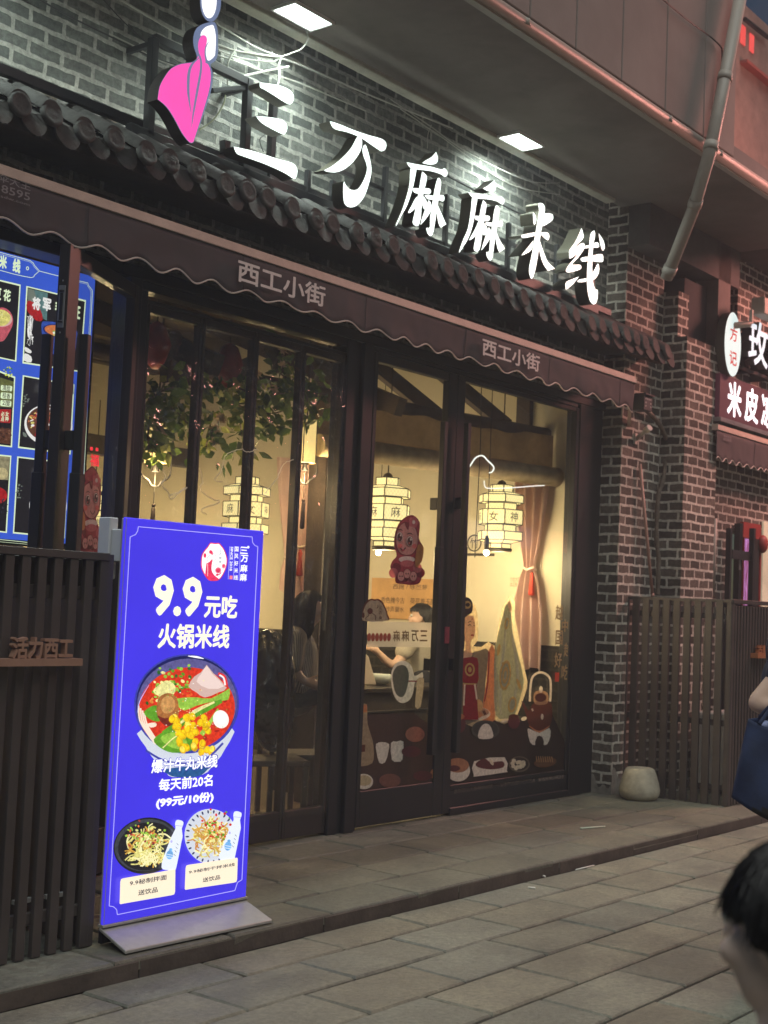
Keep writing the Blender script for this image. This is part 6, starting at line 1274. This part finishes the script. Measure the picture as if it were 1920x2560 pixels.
for i, ch in enumerate('麻麻万三'):
    x0_, x1_ = (535, 645, 660, 780, 800, 915, 925, 1045)[i * 2:i * 2 + 2]
    a, b = N4.at(x0_, 1300, Y=-.026), N4.at(x1_, 1140, Y=-.026); text_bm(mb, ch, lambda u, v: V((a.x + (b.x - a.x) * u, -.026, a.z + (b.z - a.z) * v)), .02, 0, None, True)
mb.build('mirrored_text', INKB, fs_)
mb = MB()
for i in range(6):
    a = N4.at(190 + i * 58, 1240, Y=-.026); mb.face([V((a.x + .022 * math.cos(t), -.026, a.z + .03 * math.sin(t))) for t in (2 * math.pi * k / 18 for k in range(18))])
mb.build('red_dot', ink((150, 70, 56), .3), fs_)
em = art('emblem_decal', N4, PD, [(smooth([(90, 1000), (100, 820), (150, 720), (220, 680), (270, 690), (320, 680), (390, 730), (440, 840), (465, 920), (462, 998)], 3), BRN), (smooth([(100, 998), (118, 830), (165, 740), (225, 703), (270, 712), (315, 705), (375, 750), (425, 850), (445, 925), (444, 998)], 3), ink((224, 212, 180), .6)), (ell(205, 860, 40, 45, 12), BRN), (ribbon([(150, 990), (140, 960), (190, 920), (170, 900)], 8), BRN), (ribbon([(235, 890), (285, 930), (280, 990)], 9), BRN), (ell(105, 920, 20, 42, 14), BRN), (ribbon([(312, 770), (320, 800), (292, 825)], [4, 10, 4]), BRN)], None, off=.02)
tag(em, 'cream petal edged emblem with brown outline above the frosted strip', 'glass sticker')
for i, ch in enumerate('三万麻'): text('brand_text', ch, N4, PD, (335, 830 + i * 75), (380, 785 + i * 75), BRN, em, .01, off=.026)
m = MB(); a, b = N4.at(1295, 1330, Y=-.03), N4.at(1370, 1090, Y=-.03); m.box(a.x, b.x, -.026, -.021, a.z, b.z); tag(m.build('push_sticker', ink((150, 66, 82), .2)), 'small pinkish notice sticker on the door stile', 'sticker')
# round faced festive stickers
def sticker(win, P, body, red, face_, eyes, mouth, label, off):
    SK_ = ink((222, 158, 150), .4); RD_ = ink((176, 66, 80), .35); RD2 = ink((206, 110, 116), .4); DR_ = ink((120, 36, 48), .25); EY = ink((70, 36, 34), .2); WH_ = ink((240, 222, 214), .4); CK = ink((226, 120, 116), .4)
    mx_, my_ = sum(p[0] for p in body) / len(body), sum(p[1] for p in body) / len(body); sc_ = lambda k, q: [(mx_ + (x - mx_) * k, my_ + (y - my_) * (k + .02)) for x, y in q]
    fx, fy = sum(p[0] for p in face_) / len(face_), sum(p[1] for p in face_) / len(face_); w_ = max(p[0] for p in face_) - min(p[0] for p in face_); h_ = max(p[1] for p in face_) - min(p[1] for p in face_)
    L_ = [(smooth(body, 3), DR_), (smooth(sc_(.94, body), 3), RD_)]
    for k in range(6): L_.append((ell(fx + w_ * .62 * math.cos(k * 1.05 + .3), fy + h_ * (1.02 + .17 * math.sin(k * 2.1)), w_ * .2, h_ * .15, 16), RD2 if k % 2 else DR_))
    L_ += [(ell(fx, fy + h_ * .62, w_ * .36, h_ * .1, 18), WH_), (ell(fx + .02 * w_, fy + h_ * .74, w_ * .3, h_ * .1, 18), RD2), (smooth(face_, 3), DR_), (smooth([(fx + (x - fx) * .93, fy + (y - fy) * .94) for x, y in face_], 3), SK_)]
    for k in range(5): L_.append((ell(fx + w_ * (.30 + .14 * math.cos(k * 1.26)), fy - h_ * (.50 + .1 * math.sin(k * 1.26)), w_ * .1, h_ * .08, 12), RD2))
    L_ += [(ell(fx + w_ * .30, fy - h_ * .5, w_ * .07, h_ * .06, 10), WH_), (smooth([(fx - w_ * .1, fy - h_ * .48), (fx + w_ * .05, fy - h_ * .26), (fx + w_ * .1, fy - h_ * .46)], 3), DR_)]
    for dx in (-.3, .34): L_.append((ell(fx + w_ * dx, fy + h_ * .22, w_ * .11, h_ * .07, 14), CK))
    for e in eyes:
        L_ += [(ell(e[0], e[1], e[2] * 1.1, e[3] * 1.08, 18), DR_), (ell(e[0], e[1], e[2], e[3], 18), WH_), (ell(e[0], e[1] + 2, e[2] * .82, e[3] * .86, 18), EY), (ell(e[0] + e[2] * .3, e[1] - e[3] * .35, e[2] * .28, e[3] * .25, 10), WH_), (ell(e[0] - e[2] * .2, e[1] + e[3] * .4, e[2] * .2, e[3] * .16, 10), RD2), (ribbon([(e[0] - e[2], e[1] - e[3] * 1.35), (e[0], e[1] - e[3] * 1.6), (e[0] + e[2], e[1] - e[3] * 1.3)], [1, e[2] * .3, 1]), EY)]
    L_ += [(ribbon(mouth, 6), EY), (ell(mouth[1][0], mouth[1][1] - 1, 8, 5, 10), RD_)] + [(smooth(q, 3), GLDI) for q in red]
    bx = [p for p in body if p[1] > fy + h_ * .8]
    for k, dx in enumerate((-.34, .0, .34)):
        cx, cy = mx_ + w_ * dx * .8, max(p[1] for p in body) - h_ * (.26 + .08 * (k % 2))
        L_ += [(ell(cx, cy, w_ * .17, h_ * .16, 16), DR_), (ell(cx, cy, w_ * .15, h_ * .14, 16), SK_), (ell(cx - w_ * .05, cy, w_ * .025, h_ * .03, 8), EY), (ell(cx + w_ * .05, cy, w_ * .025, h_ * .03, 8), EY)]
    return tag(art('festive_sticker', win, P, L_, None, off=off), label, 'sticker', 'festive stickers')
GLDI = ink((186, 122, 70), .3)
sticker(I2, PD, [(595, 780), (615, 725), (650, 690), (690, 680), (725, 720), (720, 800), (745, 850), (735, 920), (715, 945), (735, 985), (725, 1030), (690, 1042), (640, 1038), (600, 1030), (595, 990), (572, 950), (585, 915), (605, 890), (592, 840)],
        [[(715, 835), (745, 845), (738, 900), (715, 950), (700, 930)]], [(600, 780), (622, 730), (655, 715), (700, 740), (718, 790), (712, 850), (680, 888), (630, 885), (602, 845)], [(621, 793, 16, 25), (673, 815, 17, 26)], [(625, 850), (638, 862), (652, 848)], 'round faced pink festive sticker on the narrow door glass', .022)
class LeafWin:                      # pixel to the open door's glass
    def at(s, x, y, Y=0.):
        r_ = ray(*M5.p(x, y)); o = hg + nv * -Y; return CAM + r_ * ((o - CAM).dot(nv) / r_.dot(nv))
sticker(LeafWin(), ('Y', 0.), [(1100, 1080), (1140, 1060), (1200, 1140), (1235, 1260), (1240, 1450), (1220, 1620), (1180, 1700), (1215, 1800), (1250, 1980), (1215, 2000), (1225, 2130), (920, 2120), (930, 1900), (960, 1650), (950, 1500), (1000, 1460), (1000, 1320), (1050, 1240), (1035, 1150)], [[(985, 1640), (1040, 1640), (1045, 1820), (1000, 1830)]], [(1005, 1400), (1040, 1290), (1130, 1240), (1200, 1290), (1232, 1420), (1215, 1600), (1150, 1710), (1070, 1690), (1020, 1580)], [(1082, 1475, 30, 66), (1180, 1450, 28, 62)], [(1110, 1610), (1140, 1650), (1170, 1605)], 'tall round faced festive sticker on the open door glass', .006)
t = thing('neon_sign', tuple(M5.at(1165, 980, Y=.55)), 'small red glowing lucky character deep behind the open door', 'neon sign')
mb = MB(); a, b = M5.at(1100, 1055, Y=.55), M5.at(1222, 920, Y=.55); text_bm(mb, '福', lambda u, v: V((a.x + (b.x - a.x) * u, .55, a.z + (b.z - a.z) * v)), .03); a, b = M5.at(1105, 862, Y=.55), M5.at(1210, 835, Y=.55); text_bm(mb, '- -', lambda u, v: V((a.x + (b.x - a.x) * u, .55, a.z + (b.z - a.z) * v)), .03); mb.build('glowing_character', glow((255, 60, 70), 1.1), t)

# ------------------------------------------------------------------ thin haze volume added to lift the blacks like veil in the lens
hz = MB(); hz.box(-6, 47, -30, 7.4, -1.0, 13); ho = hz.build('haze', [])
hm = bpy.data.materials.new('night_haze'); hm.use_nodes = True; n_ = hm.node_tree
n_.nodes.remove(n_.nodes['Principled BSDF']); pv = n_.nodes.new('ShaderNodeVolumePrincipled'); pv.inputs['Color'].default_value = (.85, .9, 1, 1); pv.inputs['Density'].default_value = .0052; pv.inputs['Anisotropy'].default_value = .3
n_.links.new(pv.outputs[0], n_.nodes['Material Output'].inputs['Volume']); ho.data.materials.append(hm); tag(ho, kind='stuff')
# ------------------------------------------------------------------ people
def figure(name, parts, mats, parent, vox=.011, it=5, paint=None):
    """one continuous body surface grown over a jointed skeleton of tapering limbs"""
    mb = MB()
    for p in parts:
        if p[0] == 't':
            _, pts, rr = p; q = smooth([tuple(a) + (r,) for a, r in zip(pts, rr)], 4, False)
            mb.tube([a[:3] for a in q], [a[3] for a in q], 12)
            for a in (q[0], q[-1]): mb.ball(a[:3], a[3] * .98, 0, 2)
        else:
            mb.ball(p[1], p[2], 0, 2, p[3] if len(p) > 3 else (1, 1, 1), p[4] if len(p) > 4 else None)
    o = mb.build(name, mats, parent)
    r = o.modifiers.new('skin', 'REMESH'); r.mode = 'VOXEL'; r.voxel_size = vox; r.use_smooth_shade = True
    s_ = o.modifiers.new('soft', 'SMOOTH'); s_.iterations = it; s_.factor = .6
    bpy.context.view_layer.update()
    me = bpy.data.meshes.new_from_object(o.evaluated_get(bpy.context.evaluated_depsgraph_get()))
    o.modifiers.clear(); o.data = me; me.materials.clear()
    for m in (mats if isinstance(mats, (list, tuple)) else [mats]): me.materials.append(m)
    for p in me.polygons:
        p.use_smooth = True
        if paint: p.material_index = paint(p.center + ORG[o])
    return o
def hand(wr, d, side, s=1., curl=.5):
    """palm, five unequal bent fingers and a side thumb"""
    d = V(d).normalized(); side = V(side); side = (side - d * side.dot(d)).normalized(); n = d.cross(side); P = [('t', [wr, wr + d * .05 * s, wr + d * .085 * s], [.026 * s, .036 * s, .034 * s])]
    for k, L in enumerate((.072, .08, .075, .06)):
        b = wr + d * .085 * s + side * (.03 - .02 * k) * s; c = curl
        P.append(('t', [b, b + (d * math.cos(c) + n * math.sin(c)) * L * .45 * s, b + (d * math.cos(c) + n * math.sin(c)) * L * .45 * s + (d * math.cos(c * 2.4) + n * math.sin(c * 2.4)) * L * .5 * s], [.0095 * s, .0085 * s, .007 * s]))
    b = wr + d * .03 * s + side * .03 * s; P.append(('t', [b, b + (d * .6 + side * .7 + n * .3) * .04 * s, b + (d * .9 + side * .7 + n * .6) * .065 * s], [.013 * s, .011 * s, .008 * s]))
    return P
fh = V((fw.x, fw.y, 0)).normalized(); rh = V((r0.x, r0.y, 0)); Zu = V((0, 0, 1))
SKIN = mat('skin', (.62, .42, .32), rough=.5, var=.06, vscale=8, spec=.4); SKIN2 = mat('skin_child', (.85, .64, .54), rough=.5, var=.06, vscale=8)
HAIRM = mat('black_hair', (.008, .007, .008), rough=.45, var=.3, vscale=60); NAVYC = mat('navy_cotton', (.012, .018, .05), rough=.85, var=.2, vscale=30, bump=.1, bscale=200)
LIPM = mat('lip', (.4, .16, .13), var=0); EYEW = mat('eye_white', (.7, .7, .68), rough=.2, var=0); EYED = mat('eye_dark', (.015, .01, .008), rough=.15, var=0)
def head_parts(c, f, s=1.):
    sd = f.cross(Zu).normalized(); M = Matrix(((f.x, sd.x, 0, 0), (f.y, sd.y, 0, 0), (0, 0, 1, 0), (0, 0, 0, 1)))
    P = [('b', c + Zu * .025 * s - f * .01 * s, .092 * s, (1.04, .84, 1.0), M), ('b', c - Zu * .035 * s + f * .018 * s, .076 * s, (.98, .86, 1.08), M), ('b', c - Zu * .088 * s + f * .045 * s, .032 * s, (1, 1.2, .8), M),
         ('t', [c + f * .092 * s + Zu * .012 * s, c + f * .105 * s - Zu * .022 * s], [.009 * s, .014 * s]), ('b', c + f * .082 * s - Zu * .055 * s, .02 * s, (1, 1.5, .6), M)]
    for k in (1, -1): P.append(('b', c + sd * k * .078 * s - f * .01 * s - Zu * .01 * s, .026 * s, (.6, .35, 1.2), M)); P.append(('b', c + sd * k * .04 * s + f * .066 * s - Zu * .03 * s, .03 * s, (.8, .9, .8), M))
    P.append(('t', [c - Zu * .06 * s - f * .02 * s, c - Zu * .16 * s - f * .025 * s], [.056 * s, .058 * s]))
    return P
def face(c, f, s, par):
    sd = f.cross(Zu).normalized(); m = MB()
    for k in (1, -1):
        p = c + f * .082 * s + sd * k * .033 * s + Zu * .012 * s; m.ball(p, .0125 * s, 0, 2); m.ball(p + f * .008 * s, .006 * s, 1, 2)
        m.tube([p + Zu * .022 * s + sd * t * .018 * s + f * (.002 - .004 * abs(t)) + Zu * (-.004 * t * t) for t in (-1, -.3, .4, 1)], .003 * s, 5, 1)
    m.tube([c + f * (.095 - .008 * abs(t)) * s + sd * t * .022 * s - Zu * (.057 + .0 * t) * s for t in (-1, -.5, 0, .5, 1)], [.002 * s, .005 * s, .006 * s, .005 * s, .002 * s], 6, 2)
    m.build('face', [EYEW, EYED, LIPM], par)
def hair(c, f, s, par, low=-.02, fringe=.055, length=0.):
    sd = f.cross(Zu).normalized(); rk = random.Random(3); m = MB()
    def fn(u, v):
        a = 2 * math.pi * u; front = math.cos(a)
        zl = (fringe if front > .35 else (low + (fringe - low) * max(0, (front + .2) / .55) if front > -.2 else low - .04)) - (length if front < .2 else 0)
        k = 1.0 + .02 * math.sin(u * 90) * v + .015 * math.sin(u * 41 + v * 6)
        zz = .122 + (min(zl, .11) - .122) * (1 - math.cos(v * math.pi / 2)) if False else .122 - (.122 - zl) * v ** 1.5
        h_ = max(-1, min(1, zz / .122)); r = math.sqrt(max(0, 1 - h_ * h_)) if h_ > 0 else 1 - .12 * h_ * h_
        rx, ry = .112 * r * k, .094 * r * k
        return c + f * (math.cos(a) * rx - .012) * s + sd * math.sin(a) * ry * s + Zu * (zz + .006 * math.sin(u * 120) * (v > .9)) * s
    m.grid(fn, 96, 20, closed=True); o = m.build('hair', HAIRM, par, solid=.006)
    m = MB()
    for i in range(420):                      # single strands lying on the cap, a few standing off
        u = rk.random(); v0 = rk.uniform(.05, .6); v1 = min(1.03, v0 + rk.uniform(.25, .6)); du = rk.uniform(-.02, .02); k = rk.uniform(1.005, 1.05)
        m.tube([c + (fn((u + du * t) % 1, v0 + (v1 - v0) * t) - c) * (1 + (k - 1) * (.4 + t)) for t in (0, .33, .66, 1)], .0014 * s, 4, 0, False)
    m.build('hair_strand', HAIRM, par); return o
def legs(P, f, sd, hz, st, s=1.):
    o = []
    for k, fwd in ((1, st), (-1, -st * .8)):
        hp = P + sd * k * .085 * s + Zu * hz; an = P + sd * k * .09 * s + f * fwd + Zu * (.09 if fwd >= 0 else .13); kn = (hp + an) / 2 + f * (.04 + (.03 if fwd < 0 else 0))
        o.append((hp, kn, an, f))
    return o
def shoe(an, f, par, m_):
    m = MB(); M = Matrix(((f.x, -f.y, 0, 0), (f.y, f.x, 0, 0), (0, 0, 1, 0), (0, 0, 0, 1)))
    m.ball((an.x + f.x * .06, an.y + f.y * .06, an.z - .045), .05, 0, 3, (2.6, .95, .75), M); m.ball((an.x - f.x * .01, an.y - f.y * .01, an.z - .02), .05, 0, 2, (1.1, .9, 1)); m.build('shoe', m_, par)
SHOE = mat('dark_shoe', (.03, .03, .035), rough=.5, var=.1)
# ---- the walker with the tote bag, cut by the right edge
D0 = 6.2; B = at(1985, 1700, D=D0); B = V((B.x, B.y, 0)); fA = rh; sd = -fh
wk = thing('person', tuple(B), 'walking person in navy t-shirt with bent bare arm, cut by the right edge', 'person')
hd = B + Zu * 1.76 + fA * .03; sh = B + Zu * 1.545; el = at(1896, 1757, D=6.02); wr = at(1985, 1776, D=5.93)
snear = B + sd * .18 + Zu * 1.53 - fA * .01; sfar = B - sd * .18 + Zu * 1.53
LG_ = legs(B, fA, sd, .98, .02)
parts = head_parts(hd, fA) + [('t', [hd - Zu * .1, sh, B + Zu * 1.4, B + Zu * 1.15, B + Zu * 1.0], [.055, .06, .125, .11, .125]), ('t', [snear, sfar], [.07, .07]), ('t', [snear, snear.lerp(el, .5), el], [.062, .056, .048]), ('t', [el, el.lerp(wr, .35) - Zu * .004, wr], [.048, .046, .03]), ('t', [sfar, sfar - Zu * .3 - sd * .03, sfar - Zu * .5 + fA * .14 - sd * .02], [.06, .045, .03])]
parts += hand(wr, (wr - el) + fA * .05, Zu, 1., .7) + hand(sfar - Zu * .5 + fA * .14 - sd * .02, -Zu + fA * .5, fA, 1., .4)
for hp, kn, an, f_ in LG_: parts.append(('t', [hp, kn, an], [.085, .058, .042]))
figure('body', parts, SKIN, wk, .011, 4)
face(hd, fA, 1., wk); hair(hd, fA, 1.05, wk, -.04, .05, .12)
slv = snear.lerp(el, .47)
figure('t_shirt', [('t', [sh - Zu * .03, B + Zu * 1.4, B + Zu * 1.15, B + Zu * .95], [.1, .15, .14, .155]), ('t', [snear, sfar], [.088, .088]), ('t', [snear, slv], [.085, .083]), ('t', [sfar, sfar - Zu * .17], [.082, .075])], NAVYC, wk, .013, 4)
figure('trousers', [('t', [hp + Zu * .05, hp, kn, an + Zu * .06], [.12, .105, .075, .062]) for hp, kn, an, f_ in LG_], mat('dark_denim', (.02, .022, .03), rough=.9, var=.2), wk, .014, 4)
for hp, kn, an, f_ in LG_: shoe(an, f_, wk, SHOE)
# ---- navy tote on that arm
tb = thing('tote_bag', tuple(at(1925, 2040, D=5.93)), 'navy canvas tote bag with black bottom hanging from the bent arm', 'bag')
m = MB()
def tfn(u, v):
    a = 2 * math.pi * u; xl = 1871 + (1828 - 1871) * v ** .9; xr = 2015 + (2052 - 2015) * v
    yl = 1797 + (1993 - 1797) * v; yr = 1806 + (2070 - 1806) * v
    k = .5 - .5 * math.copysign(abs(math.cos(a)) ** .75, math.cos(a)); x = xl + (xr - xl) * k; y = yl + (yr - yl) * k + 22 * math.sin(math.pi * k) * (1 - v) ** 2 * (1 if math.sin(a) < 0 else -.4)+ 26 * math.sin(math.pi * k) * v ** 6
    dd = math.copysign(abs(math.sin(a)) ** .8, math.sin(a)) * (.045 + .035 * v) + .010 * math.sin(9 * u + 5 * v) + .006 * math.sin(23 * u - 7 * v)
    p = at(x, y, D=5.93 + dd); return p
m.grid(tfn, 56, 26, closed=True)
for f_ in m.bm.faces: f_.material_index = 0
cen = [tfn(i / 56, 1) for i in range(56)]
f_ = m.bm.faces.new([m.bm.verts.new(p) for p in cen]); f_.material_index = 1
tbm = m.build('canvas', [mat('navy_canvas', (.013, .026, .075), rough=.85, var=.25, vscale=9, bump=.25, bscale=25), mat('black_canvas', (.01, .01, .012), rough=.8)], tb, solid=.004)
for p in tbm.data.polygons:
    q = p.center + ORG[tbm]
    if q.z < tfn(.0, .93).z - .0 - (0.06): p.material_index = 1
for du in (.33, .17):
    pass
for sg in (-1, 1):
    m = MB(); a, b = tfn(.25 - .09 * 1 if sg < 0 else .75 + .09, 0), tfn(.25 + .12 if sg < 0 else .75 - .12, 0); t_ = at(1950, 1738, D=5.93 + .03 * sg); m.tube([tuple(p) for p in smooth([tuple(a), tuple(a.lerp(t_, .6)), tuple(t_), tuple(b.lerp(t_, .6)), tuple(b)], 5, False)], .009, 8); m.build('strap', MATS['navy_canvas'], tb)
m = MB()
for (x, y, d_, r) in ((1912, 1806, 0, .03), (1940, 1808, .02, .035), (1900, 1812, .02, .025), (1965, 1806, 0, .035)): m.ball(at(x, y + 6, D=5.93 + d_), r, 0, 2, (1.2, .9, .7))
m.build('pale_contents', mat('pale_blue_cloth', (.3, .36, .62), rough=.8, var=.5, vscale=25), tb, shade=True)
# ---- the dark haired child close to the camera at the bottom right corner
D1 = 1.75; hc = at(1992, 2335, D=D1); fB = (-rh * .62 + fh * .72 - Zu * .05).normalized(); fB.z = 0; fB.normalize(); sB = fB.cross(Zu).normalized(); Bc = V((hc.x, hc.y, 0)) - fB * .02
kid = thing('person', tuple(Bc), 'black haired child close up in the bottom right corner, blurred, seen from behind', 'person')
sB1, sB2 = Bc + sB * .13 + Zu * (hc.z - .24), Bc - sB * .13 + Zu * (hc.z - .24)
LK = legs(Bc, fB, sB, .62, .08, .8)
parts = head_parts(hc, fB, .98) + [('t', [hc - Zu * .12, Bc + Zu * (hc.z - .22), Bc + Zu * (hc.z - .36), Bc + Zu * .75, Bc + Zu * .62], [.05, .06, .1, .09, .1]), ('t', [sB1, sB2], [.05, .05])]
for q, k in ((sB1, 1), (sB2, -1)):
    e_ = q - Zu * .21 + sB * k * .04; w_ = q - Zu * .38 + fB * .07 + sB * k * .04; parts += [('t', [q, e_, w_], [.045, .036, .026])] + hand(w_, -Zu + fB * .3, fB, .8, .4)
for hp, kn, an, f_ in LK: parts.append(('t', [hp, kn, an], [.07, .048, .036]))
figure('body', parts, SKIN2, kid, .009, 4)
face(hc, fB, .98, kid); hair(hc, fB, 1.0, kid, -.035, .02, .0)
figure('t_shirt', [('t', [Bc + Zu * (hc.z - .24), Bc + Zu * (hc.z - .36), Bc + Zu * .78, Bc + Zu * .62], [.085, .12, .115, .13]), ('t', [sB1, sB2], [.065, .065]), ('t', [sB1, sB1 - Zu * .14 + sB * .03], [.062, .06]), ('t', [sB2, sB2 - Zu * .14 - sB * .03], [.062, .06])], mat('white_tee', (.6, .58, .54), rough=.85, var=.05), kid, .012, 4)
figure('shorts', [('t', [hp + Zu * .04, hp, kn + Zu * .02], [.095, .09, .07]) for hp, kn, an, f_ in LK], mat('grey_shorts', (.08, .08, .09), rough=.9, var=.1), kid, .012, 4)
for hp, kn, an, f_ in LK: shoe(an, f_, kid, SHOE)
# ---- the person in a striped shirt behind the counter
def stripes(name, a, b, sc, ax=2):
    m = bpy.data.materials.new(name); m.use_nodes = True; n = m.node_tree; N = n.nodes; L = n.links; bs = N['Principled BSDF']; bs.inputs['Roughness'].default_value = .9
    tc = N.new('ShaderNodeTexCoord'); w_ = N.new('ShaderNodeTexWave'); w_.bands_direction = 'XYZ'[ax]; w_.inputs['Scale'].default_value = sc; w_.inputs['Distortion'].default_value = 1.2; w_.inputs['Detail Scale'].default_value = 2
    L.new(tc.outputs['Object'], w_.inputs['Vector']); mx = N.new('ShaderNodeMix'); mx.data_type = 'RGBA'; mx.inputs['A'].default_value = (*a, 1); mx.inputs['B'].default_value = (*b, 1); L.new(w_.outputs['Fac'], mx.inputs['Factor']); L.new(mx.outputs['Result'], bs.inputs['Base Color']); return m
n4 = lambda x, y, d: N4.at(x, y, D=d)
hC = n4(935, 945, 12.35); fC = (-rh).normalized(); tC = n4(960, 1330, 12.45); wC = n4(960, 1800, 12.5)
cp = thing('person', (wC.x, wC.y, .09), 'person in a pale striped shirt bending over the counter inside the door', 'person')
sC = n4(800, 1300, 12.3); eC = n4(560, 1640, 12.15); hC2 = n4(330, 1470, 12.05)
lgC = [(wC + fh * .1 * k, V((wC.x, wC.y, .5)) + fh * .1 * k, V((wC.x, wC.y, .14)) + fh * .1 * k) for k in (1, -1)]
figure('body', head_parts(hC, fC) + [('t', [hC - Zu * .1, tC + Zu * .12, tC, wC], [.055, .07, .13, .13]), ('t', [sC, eC, hC2], [.055, .045, .03]), ('t', [tC + fh * .2, tC + fh * .2 - Zu * .25, tC + fh * .15 - Zu * .4 - rh * .15], [.055, .045, .03])] + [('t', list(l_), [.085, .06, .045]) for l_ in lgC] + hand(hC2, hC2 - eC, Zu, 1, .6), SKIN, cp, .012, 4)
face(hC, fC, 1., cp); hair(hC, fC, 1.04, cp, -.03, .05)
figure('shirt', [('t', [tC + Zu * .09, tC, wC], [.11, .165, .165]), ('t', [sC, sC.lerp(eC, .45)], [.08, .085]), ('t', [sC, tC + fh * .2], [.09, .09]), ('t', [tC + fh * .2, tC + fh * .2 - Zu * .2], [.08, .075])], stripes('striped_shirt', (.22, .2, .16), (.62, .58, .48), 30), cp, .013, 3)
figure('trousers', [('t', list(l_), [.11, .08, .065]) for l_ in lgC], MATS['dark_denim'], cp, .016, 3)
for l_ in lgC: shoe(l_[2], fC, cp, SHOE)
# ---- seated guest by the wooden post
w2 = lambda x, y, d: W2.at(x, y, D=d)
hD = w2(455, 640, 9.9); fD = (rh * .9 + fh * .3); fD.z = 0; fD.normalize(); tD = w2(365, 900, 9.9); bD = w2(350, 1280, 9.95)
gp = thing('person', (bD.x, bD.y, .09), 'seated long haired guest in a knitted grey sweater beside the wooden post', 'person')
sD = w2(340, 860, 9.75); eD = w2(330, 1060, 9.7); hD2 = w2(415, 1175, 9.7)
knD = [bD + fD * .42 + fh * .09 * k for k in (1, -1)]; anD = [V((q.x, q.y, .17)) - fD * .03 for q in knD]
figure('body', head_parts(hD, fD) + [('t', [hD - Zu * .1, tD + Zu * .1, tD - Zu * .05, bD], [.05, .06, .12, .13]), ('t', [sD, eD, hD2], [.05, .042, .028]), ('t', [tD + fh * .17, tD + fh * .17 - Zu * .25, tD + fh * .1 - Zu * .3 + fD * .2], [.05, .042, .028])] + [('t', [bD + fh * .08 * k, q, a], [.085, .06, .042]) for k, q, a in zip((1, -1), knD, anD)] + hand(hD2, fD - Zu * .3, Zu, 1, .5), SKIN, gp, .012, 4)
face(hD, fD, 1., gp); hair(hD, fD, 1.06, gp, -.05, .05, .18)
figure('sweater', [('t', [tD + Zu * .08, tD - Zu * .05, bD], [.09, .15, .16]), ('t', [sD, eD], [.085, .07]), ('t', [sD, tD + fh * .17], [.09, .085]), ('t', [tD + fh * .17, tD + fh * .17 - Zu * .25], [.075, .065])], stripes('knit_sweater', (.12, .11, .1), (.42, .38, .32), 22, 0), gp, .013, 3)
figure('trousers', [('t', [bD + fh * .08 * k, q, a + Zu * .04], [.1, .08, .06]) for k, q, a in zip((1, -1), knD, anD)], MATS['dark_denim'], gp, .016, 3)
for a in anD: shoe(a, fD, gp, SHOE)
def chair(loc, f, label):
    t = thing('dining_chair', tuple(loc), label, 'chair', 'dining chairs'); sd_ = f.cross(Zu); M = Matrix(((f.x, sd_.x, 0, loc.x), (f.y, sd_.y, 0, loc.y), (0, 0, 1, loc.z), (0, 0, 0, 1)))
    m = MB(); m.box(-.2, .22, -.21, .21, .42, .46, 0, M); m.build('seat', WOOD, t, bevel=.008)
    m = MB(); m.box(-.24, -.2, -.2, .2, .62, .92, 0, M); m.build('backrest', WOOD, t, bevel=.008)
    for a, b, h in ((.19, .18, .42), (.19, -.18, .42), (-.21, .18, .9), (-.21, -.18, .9)): m = MB(); m.box(a - .018, a + .018, b - .018, b + .018, 0, h, 0, M); m.build('leg', WOOD, t, bevel=.004)
chair(V((bD.x, bD.y, .09)), fD, 'dark wooden chair under the seated guest')
jc = w2(170, 1200, 9.5); chair(V((jc.x + .05, jc.y, .09)), fD, 'dark wooden chair hidden under the hanging black jacket')
jl = thing('jacket', (jc.x, jc.y, .5), 'glossy dark jacket hung over a chair behind the window', 'jacket')
figure('jacket_cloth', [('t', [w2(150, 900, 9.45), w2(170, 1050, 9.42), w2(175, 1300, 9.4), w2(190, 1560, 9.42)], [.11, .16, .17, .13]), ('t', [w2(90, 900, 9.45), w2(60, 1100, 9.4), w2(80, 1400, 9.35)], [.08, .08, .07]), ('t', [w2(200, 920, 9.4), w2(255, 1080, 9.32), w2(240, 1320, 9.3)], [.08, .085, .06])], mat('dark_nylon', (.014, .017, .024), rough=.28, var=.3, vscale=5, bump=.9, bscale=6), jl, .014, 5)
